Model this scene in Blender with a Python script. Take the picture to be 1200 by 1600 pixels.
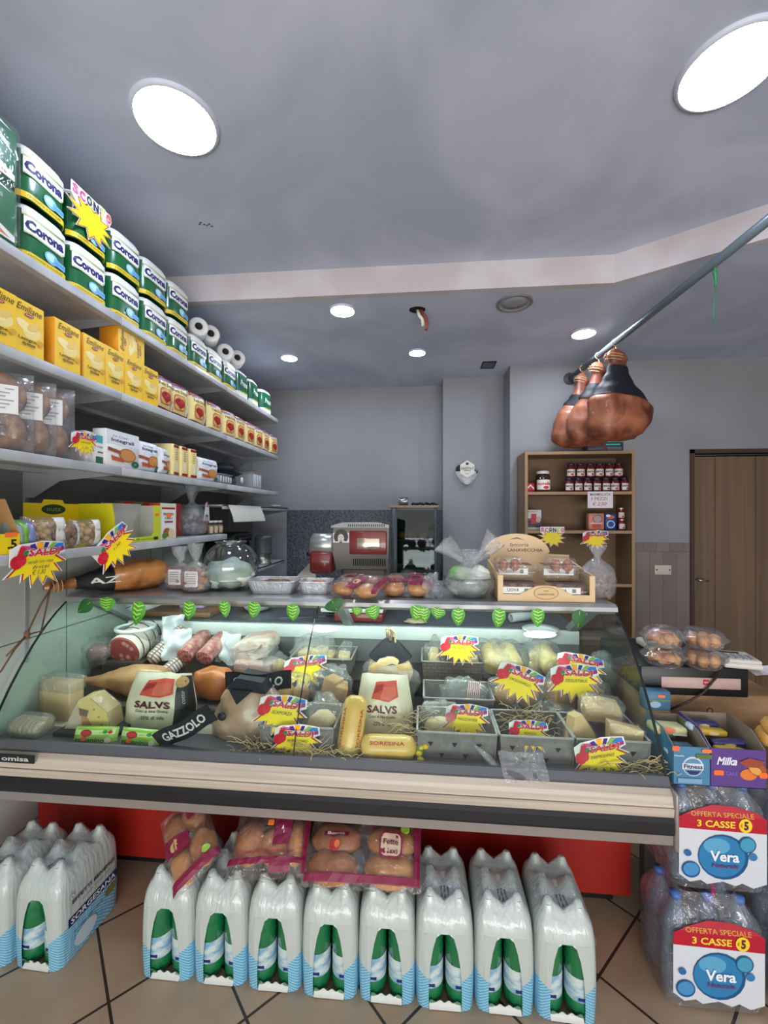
import bpy, bmesh, math, random
from mathutils import Vector, Matrix, noise as mn
PI = math.pi
rnd = random.Random(7)
SC = bpy.context.scene
COL = SC.collection
for o in list(bpy.data.objects): bpy.data.objects.remove(o)

# ---------------------------------------------------------------- camera, world, exposure
CAMZ, FPX, YAW = 1.53, 660.0, math.radians(5.37)
SN, CS = math.sin(YAW), math.cos(YAW)
cam_d = bpy.data.cameras.new('camera'); cam = bpy.data.objects.new('camera', cam_d); COL.objects.link(cam)
cam.location = (0, 0, CAMZ); cam.rotation_euler = (PI/2, 0, YAW)
cam_d.sensor_fit = 'VERTICAL'; cam_d.sensor_height = 36; cam_d.lens = 36*FPX/1600
cam_d.shift_y = 5/1600; cam_d.clip_start = .02
SC.camera = cam
SC.view_settings.view_transform = 'Standard'; SC.view_settings.look = 'None'
SC.view_settings.gamma = 1; SC.view_settings.use_curve_mapping = False
SC.view_settings.exposure = 0.35
SC.cycles.transparent_max_bounces = 24
SC.cycles.max_bounces = 8
SC.cycles.caustics_reflective = False; SC.cycles.caustics_refractive = False
W = bpy.data.worlds.new('daylight'); SC.world = W; W.use_nodes = True
bg = W.node_tree.nodes['Background']; bg.inputs[0].default_value = (1.0, .97, .92, 1); bg.inputs[1].default_value = 0.75
# daylight through the open shop front behind the viewer
def area(name, loc, rot, sx, sy, power, col):
    l = bpy.data.lights.new(name, 'AREA'); l.shape = 'RECTANGLE'; l.size = sx; l.size_y = sy; l.energy = power; l.color = col
    o = bpy.data.objects.new(name, l); o.location = loc; o.rotation_euler = rot; COL.objects.link(o); return o
area("shop_front_daylight", (0.2, -2.3, 1.75), (math.radians(82), 0, 0), 3.6, 2.0, 16, (1, .96, .9))
# added fill lamp, unseen behind the viewer, aimed up to brighten the ceiling
area('ceiling_fill', (0.4, -2.7, .35), (math.radians(128), 0, 0), 4.5, 1.6, 150, (.95, .97, 1))
BIG_LAMP, SMALL_LAMP, TUBE = 36.0, 125.0, 50.0

def ray(px, py):
    u, v = (px-600)/FPX, (805-py)/FPX
    return (-SN+u*CS, CS+u*SN, v)
def atY(px, py, Y): d = ray(px, py); t = Y/d[1]; return Vector((d[0]*t, Y, CAMZ+d[2]*t))
def atX(px, py, X): d = ray(px, py); t = X/d[0]; return Vector((X, d[1]*t, CAMZ+d[2]*t))
def atZ(px, py, Z): d = ray(px, py); t = (Z-CAMZ)/d[2]; return Vector((d[0]*t, d[1]*t, Z))
def mpp(px, Y): return Y/ray(px, 0)[1]/FPX           # metres per pixel on plane Y

# ---------------------------------------------------------------- materials
def lin(c): return tuple(((x/255)/12.92 if x/255 <= .04045 else ((x/255+.055)/1.055)**2.4) for x in c)
MC = {}
def M(name, rgb, rough=.5, metal=0, var=.06, scale=30, bump=0, coat=0, emit=None, trans=0, ior=1.45, spec=.5, bscale=None):
    key = (name, tuple(rgb), rough)
    if key in MC: return MC[key]
    m = bpy.data.materials.new(name); m.use_nodes = True; nt = m.node_tree; N = nt.nodes; L = nt.links
    b = N['Principled BSDF']; c = lin(rgb)
    b.inputs['Roughness'].default_value = rough; b.inputs['Metallic'].default_value = metal
    b.inputs['Specular IOR Level'].default_value = spec; b.inputs['IOR'].default_value = ior
    if coat: b.inputs['Coat Weight'].default_value = coat; b.inputs['Coat Roughness'].default_value = .08
    if trans: b.inputs['Transmission Weight'].default_value = trans
    tc = N.new('ShaderNodeTexCoord'); nz = N.new('ShaderNodeTexNoise'); nz.inputs['Scale'].default_value = scale
    L.new(tc.outputs['Object'], nz.inputs['Vector'])
    mx = N.new('ShaderNodeMix'); mx.data_type = 'RGBA'
    mx.inputs[6].default_value = (*[max(0, x*(1-var)) for x in c], 1); mx.inputs[7].default_value = (*[min(1, x*(1+var)) for x in c], 1)
    L.new(nz.outputs['Fac'], mx.inputs[0]); L.new(mx.outputs[2], b.inputs['Base Color'])
    if bump:
        bp = N.new('ShaderNodeBump'); bp.inputs['Strength'].default_value = bump; bp.inputs['Distance'].default_value = .01
        n2 = N.new('ShaderNodeTexNoise'); n2.inputs['Scale'].default_value = bscale or scale; n2.inputs['Detail'].default_value = 4
        L.new(tc.outputs['Object'], n2.inputs['Vector']); L.new(n2.outputs['Fac'], bp.inputs['Height']); L.new(bp.outputs[0], b.inputs['Normal'])
    if emit: b.inputs['Emission Color'].default_value = (*lin(rgb), 1); b.inputs['Emission Strength'].default_value = emit
    MC[key] = m; return m
def ramp_mat(name, c1, c2, scale=8, rough=.5, lo=.4, hi=.6, stretch=(1, 1, 1), bump=0, detail=5, coat=0, kind='noise', dist=0):
    if name in MC: return MC[name]
    m = bpy.data.materials.new(name); m.use_nodes = True; N = m.node_tree.nodes; L = m.node_tree.links
    b = N['Principled BSDF']; b.inputs['Roughness'].default_value = rough
    if coat: b.inputs['Coat Weight'].default_value = coat; b.inputs['Coat Roughness'].default_value = .1
    tc = N.new('ShaderNodeTexCoord'); mp = N.new('ShaderNodeMapping'); mp.inputs['Scale'].default_value = stretch
    L.new(tc.outputs['Object'], mp.inputs[0])
    if kind == 'noise':
        t = N.new('ShaderNodeTexNoise'); t.inputs['Detail'].default_value = detail; t.inputs['Distortion'].default_value = dist; out = t.outputs['Fac']
    elif kind == 'voronoi':
        t = N.new('ShaderNodeTexVoronoi'); out = t.outputs['Distance']
    else:
        t = N.new('ShaderNodeTexWave'); t.inputs['Distortion'].default_value = dist; out = t.outputs['Fac']
    t.inputs['Scale'].default_value = scale; L.new(mp.outputs[0], t.inputs['Vector'])
    r = N.new('ShaderNodeValToRGB'); r.color_ramp.elements[0].position = lo; r.color_ramp.elements[1].position = hi
    r.color_ramp.elements[0].color = (*lin(c1), 1); r.color_ramp.elements[1].color = (*lin(c2), 1)
    L.new(out, r.inputs[0]); L.new(r.outputs[0], b.inputs['Base Color'])
    if bump:
        bp = N.new('ShaderNodeBump'); bp.inputs['Strength'].default_value = bump; bp.inputs['Distance'].default_value = .01
        L.new(out, bp.inputs['Height']); L.new(bp.outputs[0], b.inputs['Normal'])
    MC[name] = m; return m
def film_mat(name, rgb=(235, 240, 242), op=.12, rough=.12, gl=.3, bump=.6, bscale=18):
    """clear plastic film: mostly see-through, a little milky, glossy creases"""
    if name in MC: return MC[name]
    m = bpy.data.materials.new(name); m.use_nodes = True; N = m.node_tree.nodes; L = m.node_tree.links
    N.remove(N['Principled BSDF']); out = N['Material Output']
    tr = N.new('ShaderNodeBsdfTransparent'); df = N.new('ShaderNodeBsdfDiffuse'); df.inputs[0].default_value = (*lin(rgb), 1)
    gs = N.new('ShaderNodeBsdfGlossy'); gs.inputs['Roughness'].default_value = rough
    lw = N.new('ShaderNodeLayerWeight'); lw.inputs[0].default_value = .35
    tc = N.new('ShaderNodeTexCoord'); nz = N.new('ShaderNodeTexNoise'); nz.inputs['Scale'].default_value = bscale; nz.inputs['Detail'].default_value = 3
    nz.inputs['Distortion'].default_value = 1.5
    L.new(tc.outputs['Object'], nz.inputs['Vector'])
    bp = N.new('ShaderNodeBump'); bp.inputs['Strength'].default_value = bump; bp.inputs['Distance'].default_value = .02
    L.new(nz.outputs['Fac'], bp.inputs['Height']); L.new(bp.outputs[0], gs.inputs['Normal']); L.new(bp.outputs[0], lw.inputs['Normal'])
    m1 = N.new('ShaderNodeMixShader'); m1.inputs[0].default_value = op
    L.new(tr.outputs[0], m1.inputs[1]); L.new(df.outputs[0], m1.inputs[2])
    ma = N.new('ShaderNodeMath'); ma.operation = 'MULTIPLY_ADD'; ma.inputs[1].default_value = gl; ma.inputs[2].default_value = .04
    L.new(lw.outputs['Facing'], ma.inputs[0])
    m2 = N.new('ShaderNodeMixShader'); L.new(ma.outputs[0], m2.inputs[0]); L.new(m1.outputs[0], m2.inputs[1]); L.new(gs.outputs[0], m2.inputs[2])
    L.new(m2.outputs[0], out.inputs[0])
    MC[name] = m; return m
def glass_mat(name, tint=(238, 246, 243), gl=.5, base=.025):
    if name in MC: return MC[name]
    m = bpy.data.materials.new(name); m.use_nodes = True; N = m.node_tree.nodes; L = m.node_tree.links
    N.remove(N['Principled BSDF']); out = N['Material Output']
    tr = N.new('ShaderNodeBsdfTransparent'); tr.inputs[0].default_value = (*lin(tint), 1)
    gs = N.new('ShaderNodeBsdfGlossy'); gs.inputs['Roughness'].default_value = .02
    lw = N.new('ShaderNodeLayerWeight'); lw.inputs[0].default_value = .2
    ma = N.new('ShaderNodeMath'); ma.operation = 'MULTIPLY_ADD'; ma.inputs[1].default_value = gl; ma.inputs[2].default_value = base
    L.new(lw.outputs['Facing'], ma.inputs[0]); ms = N.new('ShaderNodeMixShader')
    L.new(ma.outputs[0], ms.inputs[0]); L.new(tr.outputs[0], ms.inputs[1]); L.new(gs.outputs[0], ms.inputs[2]); L.new(ms.outputs[0], out.inputs[0])
    MC[name] = m; return m
def brick_mat(name, c1, c2, cm, w, h, mortar=.004, rot=(0, 0, 0), loc=(0, 0, 0), rough=.4, off=0, blotch=.15, axes='xy', bump=.1):
    m = bpy.data.materials.new(name); m.use_nodes = True; N = m.node_tree.nodes; L = m.node_tree.links
    b = N['Principled BSDF']; b.inputs['Roughness'].default_value = rough
    tc = N.new('ShaderNodeTexCoord'); mp = N.new('ShaderNodeMapping'); mp.inputs['Rotation'].default_value = rot; mp.inputs['Location'].default_value = loc
    src = tc.outputs['Object']
    if axes != 'xy':
        sp = N.new('ShaderNodeSeparateXYZ'); cb = N.new('ShaderNodeCombineXYZ'); L.new(src, sp.inputs[0])
        L.new(sp.outputs['XYZ'.index(axes[0].upper())], cb.inputs[0]); L.new(sp.outputs['XYZ'.index(axes[1].upper())], cb.inputs[1]); src = cb.outputs[0]
    L.new(src, mp.inputs[0])
    t = N.new('ShaderNodeTexBrick'); t.offset = off; t.inputs['Scale'].default_value = 1; t.inputs['Brick Width'].default_value = w
    t.inputs['Row Height'].default_value = h; t.inputs['Mortar Size'].default_value = mortar; t.inputs['Mortar Smooth'].default_value = .1
    t.inputs['Color1'].default_value = (*lin(c1), 1); t.inputs['Color2'].default_value = (*lin(c2), 1); t.inputs['Mortar'].default_value = (*lin(cm), 1)
    L.new(mp.outputs[0], t.inputs['Vector'])
    nz = N.new('ShaderNodeTexNoise'); nz.inputs['Scale'].default_value = 6; nz.inputs['Detail'].default_value = 6; L.new(tc.outputs['Object'], nz.inputs[0])
    mr = N.new('ShaderNodeMapRange'); mr.inputs[3].default_value = 1-blotch; mr.inputs[4].default_value = 1+blotch; L.new(nz.outputs['Fac'], mr.inputs[0])
    vm = N.new('ShaderNodeVectorMath'); vm.operation = 'SCALE'; L.new(t.outputs['Color'], vm.inputs[0]); L.new(mr.outputs[0], vm.inputs['Scale'])
    L.new(vm.outputs[0], b.inputs['Base Color'])
    if bump:
        bp = N.new('ShaderNodeBump'); bp.inputs['Strength'].default_value = bump; bp.inputs['Distance'].default_value = .005; bp.invert = True
        L.new(t.outputs['Fac'], bp.inputs['Height']); L.new(bp.outputs[0], b.inputs['Normal'])
    return m
def wood_mat(name, c1, c2, scale=6, stretch=(1, 1, .06), rough=.5):
    return ramp_mat(name, c1, c2, scale=scale, rough=rough, lo=.3, hi=.7, stretch=stretch, detail=6, dist=.6)
def pr(rgb): return M('print_ink', rgb, .42, var=.03)
WHITE = (232, 232, 230); BLACK = (22, 22, 26); RED = (196, 30, 40); YEL = (246, 214, 30)

# ---------------------------------------------------------------- mesh building
class MB:
    def __init__(s): s.v = []; s.f = []; s.m = []; s.s = []; s.mats = []
    def mi(s, mat):
        if mat not in s.mats: s.mats.append(mat)
        return s.mats.index(mat)
    def add(s, vs, fs, mat, smooth=False, T=None):
        n = len(s.v); i = s.mi(mat)
        for p in vs: s.v.append(tuple(T @ Vector(p)) if T else tuple(p))
        for f in fs: s.f.append([n+k for k in f]); s.m.append(i); s.s.append(smooth)
        return s
    def box(s, x0, y0, z0, x1, y1, z1, mat, bev=0, seg=2, T=None, taper=0):
        if not bev:
            t = taper
            vs = [(x0+t, y0+t, z0), (x1-t, y0+t, z0), (x1-t, y1-t, z0), (x0+t, y1-t, z0), (x0, y0, z1), (x1, y0, z1), (x1, y1, z1), (x0, y1, z1)]
            return s.add(vs, [(0, 3, 2, 1), (4, 5, 6, 7), (0, 1, 5, 4), (1, 2, 6, 5), (2, 3, 7, 6), (3, 0, 4, 7)], mat, T=T)
        bm = bmesh.new(); bmesh.ops.create_cube(bm, size=1)
        for v in bm.verts: v.co = Vector(((x0+x1)/2+v.co.x*(x1-x0), (y0+y1)/2+v.co.y*(y1-y0), (z0+z1)/2+v.co.z*(z1-z0)))
        bmesh.ops.bevel(bm, geom=bm.edges[:], offset=min(bev, .49*min(x1-x0, y1-y0, z1-z0)), segments=seg, affect='EDGES', profile=.5)
        bm.verts.index_update()
        s.add([v.co[:] for v in bm.verts], [[v.index for v in f.verts] for f in bm.faces], mat, True, T); bm.free(); return s
    def prism(s, poly, a, b, mat, axis='z', T=None, smooth=False):
        def q(p, h): return (p[0], p[1], h) if axis == 'z' else ((p[0], h, p[1]) if axis == 'y' else (h, p[0], p[1]))
        n = len(poly)
        vs = [q(p, a) for p in poly]+[q(p, b) for p in poly]
        fs = [list(range(n))[::-1], list(range(n, 2*n))]
        s.add(vs, fs, mat, False, T)
        return s.add(vs, [(i, (i+1) % n, n+(i+1) % n, n+i) for i in range(n)], mat, smooth, T)
    def lathe(s, prof, mat, n=24, c=(0, 0, 0), T=None, smooth=True, sx=1, sy=1, rip=0, nr=0):
        vs = []
        for r, z in prof:
            for k in range(n):
                a = 2*PI*k/n; rr = r*(1+rip*math.cos(nr*a))
                vs.append((c[0]+rr*sx*math.cos(a), c[1]+rr*sy*math.sin(a), c[2]+z))
        fs = []
        for j in range(len(prof)-1):
            for k in range(n):
                fs.append((j*n+k, j*n+(k+1) % n, (j+1)*n+(k+1) % n, (j+1)*n+k))
        if prof[0][0] > 1e-5: fs.append(list(range(n))[::-1])
        if prof[-1][0] > 1e-5: fs.append([(len(prof)-1)*n+k for k in range(n)])
        return s.add(vs, fs, mat, smooth, T)
    def olathe(s, prof, mat, n=24, c=(0, 0, 0), T=None, sx=1, sy=1):   # open surface, no end caps
        vs = [(c[0]+r*sx*math.cos(2*PI*k/n), c[1]+r*sy*math.sin(2*PI*k/n), c[2]+z) for r, z in prof for k in range(n)]
        fs = [(j*n+k, j*n+(k+1) % n, (j+1)*n+(k+1) % n, (j+1)*n+k) for j in range(len(prof)-1) for k in range(n)]
        return s.add(vs, fs, mat, True, T)
    def tube(s, path, r, mat, n=6, T=None):
        P = [Vector(p) for p in path]; vs = []; fs = []
        for i, p in enumerate(P):
            d = (P[min(i+1, len(P)-1)]-P[max(i-1, 0)]).normalized()
            up = Vector((0, 0, 1)) if abs(d.z) < .9 else Vector((1, 0, 0))
            a = d.cross(up).normalized(); b = d.cross(a)
            rr = r[i] if isinstance(r, (list, tuple)) else r
            for k in range(n): vs.append(tuple(p+a*rr*math.cos(2*PI*k/n)+b*rr*math.sin(2*PI*k/n)))
        for i in range(len(P)-1):
            for k in range(n): fs.append((i*n+k, i*n+(k+1) % n, (i+1)*n+(k+1) % n, (i+1)*n+k))
        fs.append(list(range(n))[::-1]); fs.append([(len(P)-1)*n+k for k in range(n)])
        return s.add(vs, fs, mat, True, T)
    def blob(s, c, r, mat, amp=0, fr=3, nu=20, nv=12, seed=0, T=None, pw=1):
        vs = []; fs = []
        for j in range(nv+1):
            th = PI*j/nv
            for i in range(nu):
                ph = 2*PI*i/nu
                x, y, z = math.sin(th)*math.cos(ph), math.sin(th)*math.sin(ph), math.cos(th)
                if pw != 1: x, y, z = [math.copysign(abs(q)**pw, q) for q in (x, y, z)]
                k = 1+amp*mn.noise(Vector((x*fr+seed*3.1, y*fr+seed, z*fr)))
                vs.append((c[0]+r[0]*x*k, c[1]+r[1]*y*k, c[2]+r[2]*z*k))
        for j in range(nv):
            for i in range(nu):
                fs.append((j*nu+i, (j+1)*nu+i, (j+1)*nu+(i+1) % nu, j*nu+(i+1) % nu))
        return s.add(vs, fs, mat, True, T)
    def surf(s, fn, nu, nv, mat, T=None, smooth=True, closeu=False):
        vs = [fn(i/nu, j/nv) for j in range(nv+1) for i in range(nu+(0 if closeu else 1))]
        w = nu if closeu else nu+1
        fs = [(j*w+i, j*w+(i+1) % w, (j+1)*w+(i+1) % w, (j+1)*w+i) for j in range(nv) for i in range(nu)]
        return s.add(vs, fs, mat, smooth, T)
    def build(s, name, parent=None, loc=None, rz=None):
        me = bpy.data.meshes.new(name); me.from_pydata(s.v, [], s.f)
        for m in s.mats: me.materials.append(m)
        me.polygons.foreach_set('material_index', s.m); me.polygons.foreach_set('use_smooth', s.s); me.update()
        o = bpy.data.objects.new(name, me); COL.objects.link(o)
        if parent: o.parent = parent
        if loc is not None: o.location = loc
        if rz is not None: o.rotation_euler = (0, 0, rz)
        return o
def tag(o, label, cat, group=None, kind=None):
    if label: o['label'] = label
    if cat: o['category'] = cat
    if group: o['group'] = group
    if kind: o['kind'] = kind
    return o
def thing(name, label, cat, loc=(0, 0, 0), rz=0, group=None):
    o = bpy.data.objects.new(name, None); COL.objects.link(o); o.empty_display_size = .05
    o.location = loc; o.rotation_euler = (0, 0, rz) if isinstance(rz, (int, float)) else rz
    return tag(o, label, cat, group)
def struct(o): o['kind'] = 'structure'; return o
def dup(root, loc, rz=0, label=None, skip=(), scale=None):
    r = root.copy(); COL.objects.link(r); r.location = loc; r.rotation_euler = (0, 0, rz) if isinstance(rz, (int, float)) else rz
    if label: r['label'] = label
    if scale: r.scale = scale
    for ch in list(root.children):
        if ch.name.split('.')[0] in skip: continue
        c = ch.copy(); COL.objects.link(c); c.parent = r
        for g in list(ch.children):
            d = g.copy(); COL.objects.link(d); d.parent = c
    return r

# ---------------------------------------------------------------- flat printing (labels, signs)
TXT = {}
def text_mesh(s, bold=0, shear=0):
    k = (s, bold, shear)
    if k in TXT: return TXT[k]
    cu = bpy.data.curves.new('t', 'FONT'); cu.body = s; cu.size = 1; cu.offset = bold; cu.shear = shear; cu.resolution_u = 2
    o = bpy.data.objects.new('t', cu); COL.objects.link(o)
    me = bpy.data.meshes.new_from_object(o.evaluated_get(bpy.context.evaluated_depsgraph_get()))
    vs = [(v.co.x, v.co.y) for v in me.vertices]; fs = [list(p.vertices) for p in me.polygons]
    bpy.data.objects.remove(o); bpy.data.meshes.remove(me); bpy.data.curves.remove(cu)
    xs = [v[0] for v in vs]; ys = [v[1] for v in vs]
    TXT[k] = (vs, fs, min(xs), max(xs), min(ys), max(ys)); return TXT[k]
class Decal:
    """flat print in u (right), v (up); layers lie on each other"""
    def __init__(s): s.items = []
    def poly(s, pts, rgb): s.items.append(([tuple(p) for p in pts], [list(range(len(pts)))], rgb)); return s
    def rect(s, x0, y0, x1, y1, rgb): return s.poly([(x0, y0), (x1, y0), (x1, y1), (x0, y1)], rgb)
    def rrect(s, x0, y0, x1, y1, r, rgb):
        pts = []
        for cx, cy, a in ((x1-r, y0+r, -90), (x1-r, y1-r, 0), (x0+r, y1-r, 90), (x0+r, y0+r, 180)):
            for k in range(5): t = math.radians(a+22.5*k); pts.append((cx+r*math.cos(t), cy+r*math.sin(t)))
        return s.poly(pts, rgb)
    def ell(s, cx, cy, rx, ry, rgb, n=20, a0=0):
        return s.poly([(cx+rx*math.cos(2*PI*k/n)*math.cos(a0)-ry*math.sin(2*PI*k/n)*math.sin(a0), cy+rx*math.cos(2*PI*k/n)*math.sin(a0)+ry*math.sin(2*PI*k/n)*math.cos(a0)) for k in range(n)], rgb)
    def text(s, t, cx, cy, w, h, rgb, bold=0, shear=0, rot=0):
        vs, fs, x0, x1, y0, y1 = text_mesh(t, bold, shear); kx, ky = w/(x1-x0), h/(y1-y0); c, n = math.cos(rot), math.sin(rot)
        out = []
        for x, y in vs:
            a, b = (x-(x0+x1)/2)*kx, (y-(y0+y1)/2)*ky; out.append((cx+a*c-b*n, cy+a*n+b*c))
        s.items.append((out, fs, rgb)); return s
    def emit(s, mb, fn, step=None, d0=.0006, dd=.0004):
        for i, (vs, fs, rgb) in enumerate(s.items):
            if step:
                bm = bmesh.new(); bv = [bm.verts.new((x, y, 0)) for x, y in vs]
                for f in fs:
                    try: bm.faces.new([bv[k] for k in f])
                    except ValueError: pass
                for ax in (0, 1):
                    lo, hi = min(v[ax] for v in vs), max(v[ax] for v in vs)
                    k = math.ceil(lo/step)
                    while k*step < hi:
                        co = [0, 0, 0]; co[ax] = k*step; no = [0, 0, 0]; no[ax] = 1
                        bmesh.ops.bisect_plane(bm, geom=bm.verts[:]+bm.edges[:]+bm.faces[:], plane_co=co, plane_no=no); k += 1
                bm.verts.index_update()
                vv = [(v.co.x, v.co.y) for v in bm.verts]; ff = [[v.index for v in f.verts] for f in bm.faces]; bm.free()
            else: vv, ff = vs, fs
            mb.add([fn(x, y, d0+dd*i) for x, y in vv], ff, pr(rgb))
        return mb
def front(y0=0): return lambda u, v, d: (u, y0-d, v)
def decal(D, parent, fn, step=None, name='printed_label'):
    mb = MB(); D.emit(mb, fn, step); return mb.build(name, parent)

# ================================================================ THE ROOM
Z1, Z2 = 2.92, 2.77                         # high ceiling, lowered ceiling
YB, YP, YR, XW = 4.08, 3.86, 3.57, -1.70    # back wall, pillar face, wall with the door, shelf wall
paint = ramp_mat('grey_wall_paint', (138, 138, 141), (150, 150, 153), scale=1.6, rough=.75, lo=.3, hi=.7, bump=.03)
ceilm = ramp_mat('ceiling_paint', (180, 188, 208), (204, 210, 228), scale=1.3, rough=.65, lo=.38, hi=.66, dist=1.2)
beamm = ramp_mat('beam_paint', (196, 186, 188), (208, 202, 204), scale=3, rough=.6)
def slab(name, x0, y0, z0, x1, y1, z1, m): return struct(MB().box(x0, y0, z0, x1, y1, z1, m).build(name))
floorm = brick_mat('floor_tiles', (176, 150, 122), (166, 141, 114), (52, 42, 36), .316, .316, .0045, (0, 0, -PI/4), (-.180, -1.573, 0), rough=.32, blotch=.22)
slab('floor', -3, -3, -.1, 4.2, 4.5, 0, floorm)
# high ceiling over the customers, outline follows the bent beam
A = (.893*1.133, 2.08*1.133); B = (1.352*1.133, 1.80*1.133)
YBM = 2.06*1.133
S0, S1 = (-1.75, YBM+.02), (A[0], YBM-.0)
dxy = ((B[0]-A[0]), (B[1]-A[1])); k = (3.2-A[0])/dxy[0]; E = (3.2, A[1]+dxy[1]*k)
struct(MB().prism([(-1.75, -2.6), (3.2, -2.6), (3.2, E[1]+.15), (A[0], A[1]+.15), (-1.75, YBM+.15)], Z1, Z1+.06, ceilm).build('ceiling'))
struct(MB().prism([(-1.75, YBM+.04), (A[0], A[1]+.04), (3.2, E[1]+.04), (3.2, 4.3), (-1.75, 4.3)], Z2, Z2+.05, ceilm).build('ceiling_lowered'))
struct(MB().prism([(-1.75, YBM), (A[0], A[1]), (3.2, E[1]), (3.2, E[1]+.04), (A[0], A[1]+.04), (-1.75, YBM+.04)], Z2-.001, Z1, beamm).build('trim_1'))
slab('wall_left', -1.80, -2.6, 0, XW, 4.3, Z1, M('shelving_wall', (128, 130, 128), .6, bump=.02))
slab('wall_back', -1.8, YB, 0, .4, YB+.1, Z2+.02, paint)
PX0, PX1 = .153*1.133, .70
slab('wall_pillar', PX0, YP, 0, PX1+.05, YB+.1, Z2+.02, paint)
DX0, DX1, DZ = 1.857*1.133, 2.98, 2.02
struct(MB().box(.71, YR, 0, DX0, YR+.5, Z2+.02, paint).box(DX0, YR, DZ+.03, DX1, YR+.5, Z2+.02, paint).box(DX1, YR, 0, 3.2, YR+.5, Z2+.02, paint).build('wall_door_side'))
slab('wall_right', 3.1, -.4, 0, 3.2, 4.1, Z1, paint)
# pale tiles of the shelf wall below the shelves
tl = brick_mat('pale_wall_tiles', (186, 192, 186), (180, 187, 181), (98, 104, 100), .62, .40, .003, (0, 0, 0), (.0, .2, 0), rough=.25, axes='yz', blotch=.05)
slab('trim_2', XW, .2, 0, XW+.008, 3.1, 1.40, tl)
# dark mosaic panel on the back wall, wood-look panel beside the door
mos = ramp_mat('dark_mosaic', (50, 53, 60), (84, 88, 96), scale=55, rough=.35, lo=.25, hi=.6, kind='voronoi', bump=.2)
pm_ = atY(449, 797, YB)
slab('trim_3', pm_.x, YB-.012, .9, PX0, YB, pm_.z, mos)
wp = brick_mat('grey_plank_panel', (132, 120, 112), (116, 106, 100), (92, 84, 80), .10, .62, .002, rough=.55, off=.5, axes='xz', blotch=.2, bump=0)
slab('trim_4', 1.60, YR-.010, 0, DX0-.01, YR, 1.31, wp)
# door
dw = wood_mat('door_veneer', (104, 82, 63), (126, 102, 80), scale=7, stretch=(1.6, 1, .05))
dk = M('door_edge_wood', (74, 54, 42), .5); dark = M('dark_gap', (10, 10, 10), .9)
dr = thing('door_1', 'tall oak veneer door with a lever handle beside the plank wall panel', 'door', (0, 0, 0)); struct(dr)
MB().box(DX0, YR-.015, 0, DX0+.03, YR+.1, DZ+.03, dk).box(DX0, YR-.015, DZ, DX1, YR+.1, DZ+.03, dk).box(DX0+.03, YR+.12, 0, DX1, YR+.16, DZ, dark).build('door_frame', dr)
lf = MB()
for i in range(6): lf.box(DX0+.05+i*.15, YR+.02-(.006 if i % 2 else 0), .01, DX0+.199+i*.15, YR+.06, DZ-.025, dw)
lf.build('door_leaf', dr)
hp = atY(1085, 905, YR+.01); ch = M('chrome', (200, 200, 200), .2, 1)
MB().box(hp.x-.022, YR+.002, hp.z-.13, hp.x+.018, YR+.014, hp.z+.06, M('handle_plate', (140, 125, 105), .4, .6), .005).build('handle_plate', dr)
MB().tube([(hp.x, YR+.01, hp.z), (hp.x, YR-.04, hp.z), (hp.x+.01, YR-.045, hp.z), (hp.x+.07, YR-.045, hp.z-.006)], .008, ch, 8).build('door_handle', dr)
# socket plate
sp = atY(1034, 890, YR)
so = thing('socket_plate', 'blank cream socket plate with two screws on the grey plank panel', 'socket', (sp.x, YR-.011, sp.z))
MB().box(-.063, -.008, -.038, .063, 0, .038, M('cream_plastic', (214, 196, 184), .4), .003).build('plate', so)
for s_ in (-1, 1): MB().lathe([(.006, 0), (.006, .003), (0, .003)], M('screw', (70, 70, 70), .4, .8), 10, T=Matrix.Translation((s_*.048, -.008, 0)) @ Matrix.Rotation(PI/2, 4, 'X')).build('screw', so)

# ================================================================ CEILING FITTINGS
def recessed(px, py, Z, r, lit, label, group, nm='recessed_light'):
    p = atZ(px, py, Z); t = thing(nm, label, 'ceiling light', (p.x, p.y, Z), 0, group)
    MB().olathe([(r*.98, -.012), (r*1.01, -.013), (r*1.07, -.006), (r*1.08, 0)], M('lamp_ring', (206, 210, 226), .4), 40).build('ring', t)
    MB().lathe([(0, -.010), (r*.7, -.011), (r*.98, -.0115), (r*.99, -.002)], lit, 40).build('diffuser', t)
    return t
big = M('lit_diffuser', (214, 230, 255), .5, emit=BIG_LAMP); sml = M('lit_small_diffuser', (232, 240, 255), .5, emit=SMALL_LAMP); smd = M('lit_small_dim_diffuser', (170, 205, 255), .5, emit=SMALL_LAMP*.35)
recessed(275, 188, Z1, .134, big, 'large round ceiling light above the top shelf of paper packs', None)
recessed(1140, 105, Z1, .134, big, 'large round ceiling light cut by the frame, above the ham pole', None)
recessed(535, 484, Z2, .072, sml, 'small lit ceiling light next to the beam and the wire hole', None)
recessed(452, 558, Z2, .062, sml, 'small lit ceiling light nearest the shelf wall in the lowered ceiling', None)
recessed(652, 550, Z2, .062, smd, 'small dim bluish ceiling light in front of the wall pillar', None)
recessed(912, 520, Z2, .075, sml, 'small bright ceiling light beside the hanging hams', None)
p = atZ(804, 472, Z2); t = thing('ceiling_speaker', 'unlit grey round ceiling fitting with concentric rings near the beam', 'ceiling fitting', (p.x, p.y, Z2))
gm = M('grey_ring', (150, 150, 156), .5)
MB().lathe([(.10, 0), (.098, -.008), (.088, -.010), (.084, -.003), (.070, -.003), (.068, -.009), (.03, -.010), (0, -.010)], gm, 36).build('grille', t)
MB().olathe([(.099, -.001), (.101, -.012), (.092, -.014), (.088, -.008)], M('ring_edge', (120, 118, 120), .5), 36).build('rim', t)
p = atZ(652, 484, Z2); t = thing('wire_hole', 'ragged hole in the lowered ceiling with loose wires hanging out', 'ceiling hole', (p.x, p.y, Z2))
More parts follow.
